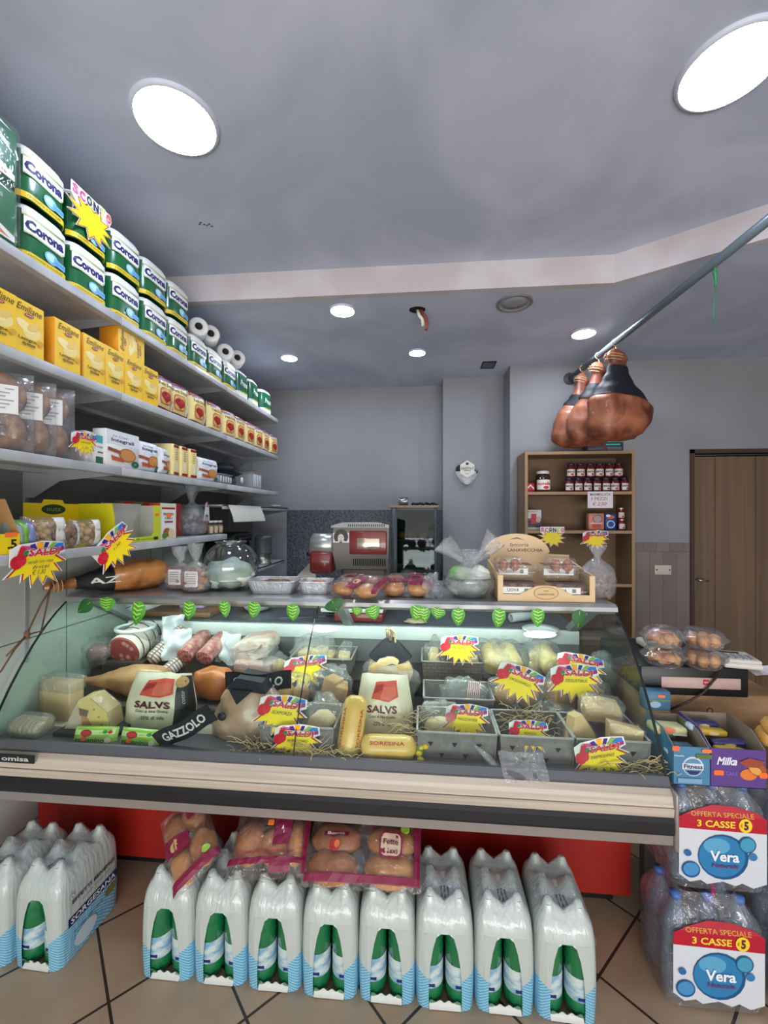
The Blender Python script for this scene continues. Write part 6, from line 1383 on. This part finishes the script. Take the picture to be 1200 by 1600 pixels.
t = MB().box(-.12, 0, 0, .12, .14, .073, dkm, .006).build('plastic_block', None, (bk(392, 1.97), 1.97-.0, ZS[1]+.001)); tag(t, 'dark low block under the pancetta slab', 'block')
# wrapped cheeses
def bagged(px, Y, z, w, h, d, label, mat, seed=0, n=2, film=None, nm='bagged_cheese', cat='bagged cheese', tall=1.25, rz=0, grp=None, shape='box'):
    t = put(nm, label, cat, px, Y, z, rz, grp); r_ = random.Random(seed)
    for i in range(n):
        cx = (-.5+(i+.5)/n)*w*.9
        if shape == 'box': MB().box(-w/n*.42, 0, 0, w/n*.42, d, h*r_.uniform(.7, 1), mat, .008, 2, T=Matrix.Translation((cx, 0, .004)) @ Matrix.Rotation(r_.uniform(-.3, .3), 4, 'Y') @ Matrix.Rotation(r_.uniform(-.4, .4), 4, 'Z')).build('piece', t)
        else: MB().blob((cx, d/2, h*.45), (w/n*.5, d*.45, h*.45), mat, .12, 2, 22, 14, seed+i).build('piece', t)
    wrap(t, (0, d/2, h*.55), (w*.60, d*.75, h*.62*tall), .35, 2.2, seed, film, .8); return t
chp = ramp_mat('cheese_cream', (232, 198, 132), (244, 216, 160), 8, .45); cho = ramp_mat('cheese_tan', (196, 144, 80), (220, 176, 112), 7, .5)
bagged(455, 1.82, ZS[1]+.001, .15, .10, .08, 'bagged tan cheese pieces just behind the front card crate', cho, 1, 2, shape='blob')
bagged(515, 1.82, ZS[1]+.001, .15, .13, .08, 'milky bag of tan cheese beside the standing cream bag', cho, 2, 2)
bagged(488, 2.03, ZS[2]+.008, .18, .12, .10, 'bag of cheese rinds in the rear crate, under the loose white plastic', chp, 3, 3)
bagged(535, 2.03, ZS[2]+.008, .07, .10, .10, 'small cream cheese piece at the corner of the rear crate', chp, 13, 1)
bagged(430, 1.98, ZS[2], .10, .08, .08, 'small round cheese tied with cord next to the pancetta', chp, 4, 1, shape='blob', tall=1)
bagged(500, 1.58, ZS[0]+.02, .12, .13, .08, 'milky bag of cheese in the front card crate', chp, 5, 1, shape='blob')
bagged(680, 2.03, ZS[2]+.008, .10, .12, .10, 'cream cheese slabs in the woven crate, behind the fontal card', chp, 6, 2)
bagged(735, 2.03, ZS[2]+.008, .10, .11, .10, 'second bag of cream slabs in the woven crate', chp, 16, 2)
for i, (px, mt, lab) in enumerate(((772, chy, 'bagged yellow cheese next to the woven crate'), (800, chy, 'bagged yellow cheese cut end in the middle of the rear step'), (862, chy, 'round yellow cheese cut face in film, second from the end'))):
    t = put('bagged_cheese', lab, 'bagged cheese', px, 2.03, ZS[2]+.03, (.3, 0, .1*i), 'bagged yellow cheeses on the rear step')
    MB().lathe([(0, -.003), (.046, -.002), (.05, .004), (.05, .12), (.03, .14), (0, .142)], mt, 28, T=Matrix.Translation((0, 0, .045)) @ Matrix.Rotation(-PI/2, 4, 'X')).build('cheese', t); wrap(t, (0, .06, .045), (.075, .10, .072), .3, 2.5, 20+i)
bagged(835, 2.06, ZS[2], .10, .13, .08, 'pale bagged cheese standing behind the round cut ones', chp, 8, 2)
bagged(905, 2.02, ZS[2], .12, .09, .09, 'cream cheese in film behind the top tilted price card', chp, 9, 1)
bagged(810, 1.82, ZS[1]+.02, .20, .11, .10, 'bagged caciocavallo pieces behind the large tilted card', cho, 10, 2, shape='blob', film=crink)
bagged(905, 1.84, ZS[1]+.01, .24, .12, .10, 'crumpled film bag of cheeses under the two upper cards', cho, 11, 2, film=crink)
bagged(960, 1.98, ZS[2], .15, .12, .08, 'crumpled clear bag leaning against the end glass', M('greyish_content', (150, 150, 140), .5), 12, 1, film=crink)
bagged(690, 1.60, ZS[0]+.03, .13, .10, .09, 'torn milky bag of cheese at the side of the front crate', chp, 14, 1, shape='blob', tall=1.5)
bagged(745, 1.62, ZS[0]+.02, .11, .09, .08, 'bagged cheese behind the maasdam card', chy, 15, 1)
bagged(866, 1.80, ZS[1]+.0, .14, .05, .08, 'dark wrapped piece between the large tilted card and the asiago crate', M('dark_wrap', (90, 86, 84), .4), 17, 1, film=crink)
# ham chunk bag with black wrap on top of the standing cream bag
t = put('wrapped_ham', 'golden ham chunk in film with an upside-down black wrap and knotted top', 'ham', 608, 1.86, ZS[1]+.001)
MB().blob((0, .06, .135), (.10, .07, .085), ramp_mat('gold_cut', (196, 150, 84), (226, 196, 140), 6, .4, stretch=(.5, 1, 3)), .12, 2, 26, 18, 3, pw=.85).build('meat', t)
MB().box(-.09, .0, .0, .09, .12, .06, M('ham_base', (190, 160, 130), .5), .02).build('base_slice', t)
def capf(u, v): a = 2*PI*u; k = (.088*(1-v)**.8+.012); return (k*math.cos(a), .07+k*.7*math.sin(a), .195+.085*v+.012*math.cos(2*a))
MB().surf(capf, 26, 8, clothb, closeu=True).build('black_wrap', t)
decal(Decal().text('OZZAG', 0, 0, .12, .022, (220, 218, 210), .02, 0, PI), t, lambda u, v, d: (u, .016-d+abs(u)*.35, .207+v), name='lettering')
MB().tube([(0, .07, .275), (.008, .07, .31), (.0, .06, .335), (-.015, .06, .325), (-.012, .07, .29)], .008, M('knot_beige', (190, 166, 130), .7), 8).tube([(.0, .06, .33), (.022, .06, .315), (.024, .06, .26), (.016, .055, .235)], .005, M('knot_beige', (190, 166, 130), .7), 6).build('knot', t)
wrap(t, (0, .06, .10), (.125, .085, .10), .25, pw=.8)
# provola cheeses
prv = ramp_mat('provola_wax', (226, 180, 84), (238, 204, 116), 6, .35, coat=.3)
def provola(label, loc, rot, L, r):
    t = thing('provola', label, 'cheese', loc, rot, 'long yellow cheeses at the rail')
    MB().lathe([(0, 0), (r*.5, .004), (r*.9, L*.07), (r, L*.2), (r, L*.8), (r*.85, L*.93), (r*.5, L*.99), (0, L)], prv, 28).build('cheese', t)
    D = Decal()
    for k in (-.75, .75): D.text('SORESINA', k*r, L*.5, L*.62, .013, (190, 70, 60), .02, 0, PI/2)
    decal(D, t, lambda u, v, d: ((r+d)*math.sin(u/r), -(r+d)*math.cos(u/r), v), .012); return t
q = P_(541, 1186, 1.52); provola('long yellow cheese with red print, standing and leaning back', (q.x, 1.545, ZS[0]+.002), (-.30, .12, 0), .215, .046)
q = P_(560, 1168, 1.52); provola('long yellow cheese with red print, lying along the rail', (q.x+.004, 1.545, ZS[0]+.047), (0, PI/2-.03, -.02), .205, .042)
# hard cheese wedges
gr = ramp_mat('hard_cheese', (226, 184, 122), (236, 200, 142), 6, .5); grr = M('hard_rind', (176, 146, 100), .6)
wedge(917, 1.57, ZS[0]+.03, .125, .15, .05, .25, 'hard cheese wedge in the end crate, leaning nearest the asiago crate', gr, None, True, -.15, 'hard cheese wedges in the end crate', hs=(-.01, -.015))
t = put('cheese_wedge', 'squarish hard cheese wedge in the end crate, nearest the end glass', 'cheese', 979, 1.565, ZS[0]+.03, (-.1, 0, -.1), 'hard cheese wedges in the end crate'); MB().prism([(-.055, 0), (.045, 0), (.06, .105), (-.05, .125)], 0, .05, gr, 'y').build('cheese', t); MB().prism([(-.06, 0), (.05, 0), (.068, .108), (-.055, .132)], -.003, .055, film_mat('tight_film', op=.03, gl=.2, bump=.3), 'y').build('film', t)
t = put('cheese_wedge', 'hard cheese wedge lying behind and above the other two in the end crate', 'cheese', 943, 1.67, ZS[0]+.115, (.25, 0, -.1), 'hard cheese wedges in the end crate'); MB().prism([(-.065, 0), (.065, .0), (.06, .05), (.0, .062), (-.065, .055)], 0, .07, gr, 'y').build('cheese', t); MB().blob((0, .035, .03), (.08, .05, .045), filmw, .2, 3, 24, 14, 2, pw=.6).build('film', t)
# bacon
t = put('bacon_pack', 'striped bacon slices in a milky bag in the half-empty crate', 'bacon', 737, 1.83, ZS[1]+.012, (-.3, .15, 0))
MB().box(-.028, 0, 0, .028, .02, .12, ramp_mat('bacon_stripes', (230, 206, 196), (160, 60, 66), 16, .4, .4, .6, stretch=(2.4, 1, .15), kind='wave'), .005).build('slices', t); wrap(t, (-.03, .01, .055), (.10, .03, .07), .4, 2.5, 3)
# price cards in the case
def card(px, py, Y, wpx, words, label, tilt=0, lean=-.35, rz=0):
    q = P_(px, py, Y); return price_card(wpx*mpp(px, Y), words, label, tuple(q), (Matrix.Rotation(rz, 4, 'Z') @ Matrix.Rotation(lean, 4, 'X') @ Matrix.Rotation(tilt, 4, 'Y')).to_euler())
card(474, 1050, 1.93, 74, [], 'starburst price card lying slanted on the rear cheese crate', -.12, -.75)
card(437, 1118, 1.545, 84, ['SCAMORZA'], 'starburst card glued in the upper part of the crate beside the pale ham', .08, -.3)
card(462, 1160, 1.512, 80, ['AURICCHIO', 'DOLCE'], 'starburst card on the crate front beside the standing yellow cheese', 0, .06)
card(716, 1016, 1.975, 64, ['FONTAL'], 'starburst card marked fontal on the woven crate', .02, -.2)
card(808, 1068, 1.74, 78, ['CACIOCAVALLO'], 'large strongly tilted starburst card between crates', .35, -.3)
card(905, 1046, 1.90, 76, ['PROVOLONE'], 'narrow slanted starburst card, upper one of the two stacked near the end glass', .22, -.8)
card(897, 1068, 1.78, 80, ['DEGUSTIBUS'], 'starburst card just below the slanted one near the end glass', 0, -.35)
card(727, 1128, 1.60, 72, ['MASSDAMER'], 'starburst card in the front crate beside the flower tie', .05, -.35)
card(825, 1150, 1.56, 66, ['ASIAGO'], 'starburst card marked asiago in the straw crate', .04, -.7)
card(938, 1185, 1.508, 86, ['PARMIGIANO'], 'starburst card rising to one side on the end crate front', -.22, .0)
# loose plastic, straw, tie
def straw(label, px, Y, z, w, d, h, n, seed, loops=False):
    t = put('packing_straw', label, 'packing straw', px, Y, z); t['kind'] = 'stuff'; r_ = random.Random(seed); m = MB()
    for i in range(n):
        x, y, zz = r_.uniform(-w, w), r_.uniform(-d, d), r_.uniform(.002, h); a = r_.uniform(0, 6.28); pts = []
        c = r_.uniform(-14, 14); st = .014
        for k in range(9): pts.append((x, y, max(.002, zz))); x += st*math.cos(a); y += st*math.sin(a)*.4; zz += r_.uniform(-.010, .012); a += c*st*.5
        m.tube(pts, .0013, M('straw_yellow', (206, 180, 126), .7), 4)
    m.build('straw', t)
straw('pale packing straw around the foot of the pale ham and front card crate', 415, 1.515, ZS[0], .06, .015, .05, 34, 1)
straw('pale packing straw spilling in loops over the rail by the standing yellow cheese', 500, 1.497, ZS[0]+.02, .07, .008, .05, 30, 2)
straw('pale packing straw between the yellow cheeses and the crate with the torn bag', 648, 1.62, ZS[0], .04, .05, .13, 50, 3)
straw('pale packing straw inside the asiago crate', 832, 1.66, ZS[0]+.03, .08, .05, .11, 60, 4)
straw('pale packing straw at the end glass beside the last crate', 1005, 1.515, ZS[0]+.01, .05, .012, .05, 40, 5)
t = put('flower_tie', 'yellow and green flower-like tie beside the lying yellow cheese', 'decoration', 655, 1.52, ZS[0]+.003); r_ = random.Random(5)
for i in range(7): MB().blob((r_.uniform(-.025, .025), r_.uniform(0, .03), r_.uniform(.01, .06)), (.013, .010, .010), M('flower_yellow', (226, 196, 40), .5), .3, 3, 10, 8, i).build('petal', t)
MB().blob((.0, .02, .03), (.02, .012, .03), M('flower_green', (90, 120, 50), .6), .4, 3, 12, 8, 2).build('leaves', t)
t = put('loose_plastic', 'loose clear plastic wrapper hanging over the rail below the asiago crate', 'plastic wrapper', 812, 1.49, .668)
MB().surf(lambda u, v: ((u-.5)*.15+.02*v, -.03*math.sin(v*2)-.006+.018*mn.noise(Vector((u*4, v*4, 3))), .05-.10*v), 16, 14, crink).build('sheet', t)
t = put('loose_plastic', 'curled clear plastic strip pointing down between two front crates', 'plastic wrapper', 768, 1.50, .675)
MB().tube([(-.06, 0, .05), (-.02, -.008, .02), (.02, -.012, -.02), (.05, -.02, -.04)], [.004, .012, .014, .010], crink, 10).build('strip', t)
t = put('loose_plastic', 'stiff clear plastic rising above the rear crate near the glass joint', 'plastic wrapper', 487, 2.04, ZS[2]+.09)
MB().surf(lambda u, v: ((u-.5)*.18, .03*math.sin(u*5)+.02*v, .11*v+.02*math.sin(u*6)*v), 16, 10, filmw).build('sheet', t)
t = put('loose_plastic', 'crumpled clear film lying behind the coppa at the rear lip', 'plastic wrapper', 246, 2.14, .85); MB().blob((0, 0, 0), (.06, .04, .03), crink, .5, 2.5, 22, 14, 4).build('film', t)

# ================================================================ RIGHT OF THE COUNTER
# bottled water stacks
vbl = film_mat('clear_blue_bottle', (140, 170, 206), .30, .08, .6, .5, 40); vfl = film_mat('pack_clear_film', (200, 206, 214), .10, .10, .55, 1, 16)
def clear_pack(label, loc, rz=0):
    t = thing('bottled_water_pack', label, 'bottled water pack', loc, rz, 'clear water packs with red and white labels'); H = .325; w, d = .285, .19
    for i in range(3):
        for j in range(2):
            x, y = -.095+.095*i, .048+.094*j
            if j == 1 and i == 1: continue
            o = MB().lathe([(0, .004), (.034, .0), (.044, .012), (.0445, .06), (.042, .066), (.0445, .075), (.042, .084), (.0445, .093), (.0445, .15), (.041, .16), (.0445, .17), (.044, .20), (.034, .245), (.016, .285), (.0145, .30)], vbl, 20, (x, y, 0)).build('bottle', t)
            MB().lathe([(.0155, .296), (.0155, .314), (0, .315)], M('blue_cap', (70, 110, 180), .4), 16, (x, y, 0)).build('cap', o)
    def f(u, v):
        a = 2*PI*u; cx, cy = sq(a, .3); z = H*v; k = 1 if v < .72 else 1-.42*((v-.72)/.28)**1.5; n_ = .004*mn.noise(Vector((cx*4, cy*4, z*30)))
        return ((w/2+.004+n_)*cx*k, .095+(d/2+.004+n_)*cy*k, z)
    MB().surf(f, 60, 20, vfl, closeu=True).build('film', t)
    D = Decal(); W2 = .132
    foot = [(-W2, .045), (-W2*.75, .022), (-W2*.5, .03), (-W2*.35, .018), (0, .03), (W2*.3, .018), (W2*.45, .028), (W2*.7, .014), (W2, .03)]
    D.poly([(-W2, .195)]+foot+[(W2, .19)], (206, 210, 216))
    D.poly([(-W2, .195), (W2, .19), (W2, .235), (W2*.8, .252), (W2*.3, .268), (-W2*.2, .270), (-W2*.7, .250), (-W2, .232)], (176, 22, 44))
    D.text('OFFERTA SPECIALE', .0, .243, .19, .014, (206, 150, 60), .01).text('3 CASSE', -.02, .214, .115, .022, (240, 206, 60), .025).ell(.068, .214, .020, .022, (240, 206, 40)).text('5', .070, .214, .014, .028, (90, 20, 60), .05).text('\u20ac', .056, .214, .007, .012, (200, 120, 40), .02)
    D.ell(.0, .110, .076, .072, (20, 80, 130)).ell(-.004, .112, .070, .066, (44, 122, 172)).ell(-.02, .145, .040, .026, (90, 160, 196)).ell(.072, .155, .026, .026, (20, 90, 130)).ell(.072, .155, .022, .022, (70, 150, 180)).ell(.088, .118, .013, .012, (50, 120, 170)).ell(-.098, .065, .028, .026, (30, 84, 140)).ell(-.098, .067, .024, .021, (70, 140, 190)).ell(-.108, .118, .011, .010, (40, 100, 160))
    D.text('Vera', .002, .115, .088, .034, (226, 232, 236), .03).text('Naturale', .004, .085, .08, .013, (120, 30, 90), .01, .2)
    decal(D, t, lambda u, v, dd: (u, -.007-dd+.25*max(0, v-.235)**1.0*1, v), .03)
    MB().surf(lambda u, v: (.0+.012*(v-.5)+.04*math.sin(u*PI), .03+.12*u, .30+.022*math.sin(u*PI)), 10, 2, M('pink_handle', (206, 50, 110), .4)).build('handle', t)
    return t
vx1 = .905
v1 = clear_pack('clear water pack at the bottom of the stack next to the counter end', (vx1, 1.40, .001))
dup(v1, (vx1+.052, 1.462, .322), -.0, 'clear water pack on top of the other, under the blue and purple cartons')
dup(v1, (vx1+.335, 1.40, .001), .03, 'clear water pack at floor level, cut by the frame edge')
dup(v1, (vx1+.355, 1.462, .322), .0, 'clear water pack upper of the stack cut by the frame edge')
tz2 = .642
# cartons on the packs
brn = ramp_mat('cardboard', (146, 112, 78), (160, 126, 90), 6, .75, stretch=(1, 1, 6))
def open_carton(name, label, x0, x1, Y, z, hf, hb, d, col, D=None, inner=(130, 118, 100), rz=0, cat='carton'):
    w = x1-x0; t = thing(name, label, cat, ((x0+x1)/2, Y, z), rz); m = M('carton_print', col, .5); mi2 = M('carton_inside', inner, .7)
    MB().box(-w/2, 0, 0, w/2, .003, hf, m).build('front_panel', t)
    for s_ in (-1, 1):
        X0 = s_*w/2-(.003 if s_ > 0 else 0); MB().prism([(.003, 0), (d, 0), (d, hb), (d*.35, hb), (.003, hf)], X0, X0+.003, mi2, 'x').prism([(.003, 0), (d, 0), (d, hb), (d*.35, hb), (.003, hf)], X0+(.003 if s_ > 0 else -.001), X0+(.004 if s_ > 0 else 0), m, 'x').build('side_panel', t)
    MB().box(-w/2, d, 0, w/2, d+.003, hb, mi2).build('back_panel', t); MB().box(-w/2, 0, -.0, w/2, d, .002, mi2).build('floor_panel', t)
    if D: decal(D, t, front(0))
    return t
fy = 1.478
x0, x1 = .822, bk(1109, fy)
D = Decal().rect(.01, .085, .058, .10, (90, 110, 60)).text('fitness', -.0, .06, .055, .014, (40, 50, 90), .02)
D.items = []; D.ell(.004, .062, .032, .032, (200, 210, 220)).ell(.004, .060, .029, .028, (90, 140, 170)).rect(-.03, .052, .036, .072, (206, 214, 222)).text('Fitness', .004, .062, .058, .014, (40, 50, 90), .03).poly([(-.018, .048), (.026, .048), (.014, .036), (-.006, .036)], (40, 50, 90)).rect(.012, .090, .060, .104, (90, 112, 60)).text('Nestle', -.04, .097, .03, .006, (220, 226, 230), .01).rrect(.03, .110, .06, .122, .004, (250, 120, 60)).rrect(-.062, .112, -.04, .128, .004, (250, 110, 60)).rect(-.045, .008, .03, .024, (120, 160, 190))
open_carton('cereal_bar_carton', 'blue open carton of cereal bars with orange stickers on the water pack', x0, x1, fy, tz2, .125, .155, .175, (70, 126, 158), D)
for i, (dx, dy, c, l) in enumerate(((-.02, .03, (170, 190, 206), 'pale blue bar packet at the front of the blue carton'), (.01, .05, (90, 120, 140), 'grey-blue bar packet at the front of the blue carton'), (-.01, .10, (120, 150, 176), 'blue bar packet lying further back in the blue carton'))):
    t = thing('bar_packet', l, 'bar packet', ((x0+x1)/2+dx, fy+dy, tz2+.075+.012*i), (0, .1, .2*i), 'bar packets in the blue carton'); MB().box(-.04, 0, 0, .03, .03, .018, M('packet_film', c, .3, coat=.5), .006).build('packet', t)
t = thing('cream_packet', 'cream wrapped snack with orange sticker lying on the blue carton', 'snack packet', ((x0+x1)/2-.015, fy+.08, tz2+.118), (0, .08, .1)); MB().box(-.06, 0, 0, .055, .06, .03, M('cream_wrap', (206, 204, 150), .35, coat=.4), .01).build('packet', t); decal(Decal().ell(-.02, .02, .03, .010, (226, 130, 90)).rect(.0, .004, .05, .010, (226, 226, 200)), t, front(0))
x2, x3 = bk(1111, fy), bk(1197, fy)
D = Decal().text('Milka', -.035, .085, .062, .026, (226, 222, 236), .03, .3).rrect(-.075, .038, -.045, .054, .004, (250, 110, 50)).text('CAKE', -.022, .046, .034, .014, (120, 96, 170), .03).ell(.03, .045, .026, .018, (220, 120, 50)).ell(.055, .065, .03, .022, (170, 84, 40), 12, -.5).ell(.05, .06, .02, .012, (222, 160, 80), 12, -.5).rrect(.062, .036, .086, .054, .005, (250, 110, 50)).poly([(.0, .085), (.03, .10), (.08, .09), (.06, .07), (.02, .07)], (150, 70, 50))
open_carton('cake_carton', 'purple open carton of snack cakes beside the blue carton', x2, x3, fy, tz2, .125, .165, .175, (88, 60, 130), D)
pks = [((206, 176, 60), 'yellow cake packet nearest the front of the purple carton'), ((50, 50, 110), 'dark blue cake packet in the middle of the purple carton'), ((196, 160, 50), 'yellow cake packet behind the dark blue one'), ((40, 44, 90), 'dark cake packet at the back of the purple carton'), ((170, 190, 206), 'pale cake packet against the side of the purple carton')]
for i, (c, l) in enumerate(pks):
    t = thing('cake_packet', l, 'cake packet', ((x2+x3)/2+[-.0, .01, -.02, -.03, -.06][i], fy+[.02, .05, .085, .12, .08][i], tz2+[.09, .10, .12, .13, .12][i]), (0, [.1, -.1, .1, 0, .5][i], [.2, -.1, .1, .0, 0][i]), 'cake packets in the purple carton')
    MB().box(-.05, 0, 0, .05 if i < 4 else -.01, .035, .022, M('packet_film', c, .3, coat=.5), .007).build('packet', t); decal(Decal().ell(0, .011, .018 if i < 4 else .001, .006, (220, 200, 150)), t, front(0))
# table behind, banana carton and cash drawer
tY = 1.72
t = thing('side_table', 'low plain table behind the water stacks carrying cartons', 'table', (.84, tY, 0)); tm = M('table_grey', (110, 104, 98), .5)
MB().box(0, 0, .60, 1.1, .48, .63, tm, .003).build('tabletop', t)
for x in (.02, 1.04):
    for y in (.02, .42): MB().box(x, y, 0, x+.04, y+.04, .60, tm).build('leg', t)
t = thing('banana_carton', 'brown cardboard fruit carton under the black cash drawer', 'carton', (1.05, tY+.03, .631)); MB().box(-.19, 0, 0, .32, .38, .205, brn, .003, 1).build('box', t)
q = P_(1108, 1117, tY+.03); D = Decal().ell(0, .0, .022, .012, (60, 40, 34)).ell(.002, .016, .012, .012, (60, 40, 34)).ell(.002, .016, .008, .008, (150, 120, 90)).ell(.010, -.0, .010, .010, (206, 190, 160)).ell(-.008, -.001, .004, .004, (206, 190, 160)).ell(-.016, -.002, .003, .003, (206, 190, 160))
decal(D, t, lambda u, v, d: (u+q.x-1.05, -d, v+q.z-.631), name='printed_logo')
for i, (px, lab) in enumerate(((1178, 'yellow onion on the pile cut by the frame, nearer the purple carton'), (1196, 'yellow onion at the frame edge beside the other'), (1188, 'small onion resting on top of the two others'))):
    Y = 1.62-.02*i; q = P_(px, 1140-(20 if i == 2 else 0), Y)
    t = thing('onion', lab, 'onion', (q.x, Y-.06, .83-.055+(.05 if i == 2 else 0)), 0, 'onions at the frame edge'); MB().lathe([(0, -.03), (.02, -.028), (.034, -.01), (.036, .008), (.026, .026), (.008, .036), (.004, .05), (0, .052)], ramp_mat('onion_skin', (190, 140, 60), (216, 170, 90), 8, .45, stretch=(4, 4, .4)), 20).build('bulb', t); MB().lathe([(.0, .05), (.004, .049), (.003, .058), (0, .06)], M('onion_tip', (170, 130, 80), .7), 8).build('tip', t)
t = thing('fruit_box', 'open cardboard tray filled with onions at the frame edge', 'carton', (1.30, 1.50, tz2+.0)); MB().box(-.10, 0, 0, .2, .15, .10, brn).build('box', t)
cdx0, cdx1 = .835, 1.225
t = thing('cash_drawer', 'black cash drawer with a pale strip and red tag beyond the counter end', 'cash drawer', (cdx0, tY, .838))
cw = cdx1-cdx0; MB().box(0, 0, .0, cw, .38, .112, M('drawer_black', (20, 20, 22), .35), .006).build('casing', t)
MB().box(.075, -.004, .030, cw-.03, .001, .072, M('pale_strip', (190, 160, 152), .5), .002, 1).build('front_strip', t)
MB().box(.225, -.006, .046, .245, -.003, .066, M('red_tag', (180, 20, 34), .5)).build('red_tag', t); decal(Decal().text('RCH', .235, .056, .014, .006, (230, 226, 226), .02), t, front(-.006), name='lettering')
MB().tube([(.28, -.004, .112), (.285, -.012, .10), (.25, -.014, .06), (.22, -.014, .02), (.16, -.014, -.02), (.10, -.012, -.05)], .004, M('thin_cable', (50, 34, 36), .5), 6).build('cable', t)
ctz = .838+.1125
ck = ramp_mat('cookie', (176, 110, 54), (214, 160, 96), 18, .55, bump=.3); dome = film_mat('clear_tub_film', (226, 230, 232), .07, .06, .6, .5, 12)
def cookie_tub(px, Y, z, label, kind):
    t = thing('cookie_tub', label, 'cookie tub', (bk(px, Y), Y, z), 0, 'clear tubs of cookies on the cash drawer')
    MB().olathe([(.0, .001), (.052, .001), (.060, .01), (.068, .032), (.078, .036), (.078, .040), (.066, .046), (.060, .062), (.050, .070), (0, .071)], dome, 32, sx=1.05).build('tub', t)
    r_ = random.Random(px)
    if kind == 'stack':
        for i in range(12): a = 2*PI*i/12; MB().lathe([(0, 0), (.017, 0), (.019, .004), (.017, .009), (0, .009)], ck, 14, T=Matrix.Translation((.040*math.cos(a), .040*math.sin(a), .028+.008*(i % 2))) @ Matrix.Rotation(a, 4, 'Z') @ Matrix.Rotation(.9, 4, 'Y')).build('cookie', t)
        for i in range(5): MB().lathe([(0, 0), (.020, 0), (.022, .004), (.020, .008), (0, .008)], ck, 14, T=Matrix.Translation((.0, -.006, .010+.010*i))).build('cookie', t)
    else:
        for i in range(7): a = 2*PI*i/6; k = .038 if i < 6 else 0; MB().blob((k*math.cos(a), k*math.sin(a), .030), (.020, .020, .022), ck, .12, 3, 14, 10, i).build('cookie', t)
    return t
cookie_tub(1037, 1.735, ctz, 'lower tub of scalloped biscuits near the counter glass', 'stack'); cookie_tub(1035, 1.740, ctz+.0725, 'upper tub of stacked thin biscuits near the counter glass', 'stack')
cookie_tub(1098, 1.725, ctz, 'lower tub of round golden cookies beside the calculator', 'ball'); cookie_tub(1099, 1.730, ctz+.0725, 'upper tub of round golden cookies beside the calculator', 'ball')
t = thing('calculator', 'white desk calculator on the cash drawer next to the cookie tubs', 'calculator', (bk(1152, 1.74), 1.70, ctz+.001), (0.0, 0, -.2)); wpl = M('white_plastic', (206, 200, 190), .4)
MB().box(-.065, 0, 0, .06, .13, .022, wpl, .008).build('base', t); MB().box(-.062, .004, .020, .057, .126, .034, wpl, .006).box(-.045, .09, .033, .02, .105, .036, dark).build('top', t)
m = MB()
for i in range(4):
    for j in range(3): m.box(-.045+.024*i, .015+.022*j, .033, -.030+.024*i, .029+.022*j, .037, M('key_grey', (150, 148, 146), .5))
m.build('keypad', t)
t = thing('paper_sheets', 'loose white sheets hanging off the end of the cash drawer at the frame edge', 'paper', (cdx1+.01, 1.70, ctz-.02)); MB().surf(lambda u, v: (.16*u, .16*v, .012*math.sin(u*4+v*3)-.02*u), 10, 8, M('paper_white', (222, 212, 214), .6)).build('sheet', t)
t = thing('white_tray', 'flat white tray partly behind the cookie tubs and counter glass', 'tray', (bk(1012, 1.90), 1.86, ctz+.001)); MB().box(-.0, 0, 0, .12, .15, .03, wpl, .01).build('tray', t)
t = thing('small_blue_carton', 'small blue carton with an orange sticker between counter glass and fruit carton', 'carton', (.872, 1.668, .80)); MB().box(-.045, 0, 0, .045, .045, .07, M('blue_carton', (70, 110, 140), .5), .002, 1).build('box', t); decal(Decal().rrect(.0, .048, .025, .058, .003, (240, 110, 60)).ell(-.01, .022, .02, .012, (150, 170, 190)).rect(-.04, .036, .044, .040, (100, 130, 70)), t, front(0))
t = MB().box(-.045, 0, 0, .045, .045, .155, brn, .002, 1).build('brown_carton', None, (.872, 1.668, .644)); tag(t, 'upright plain brown carton supporting the small blue carton', 'carton')
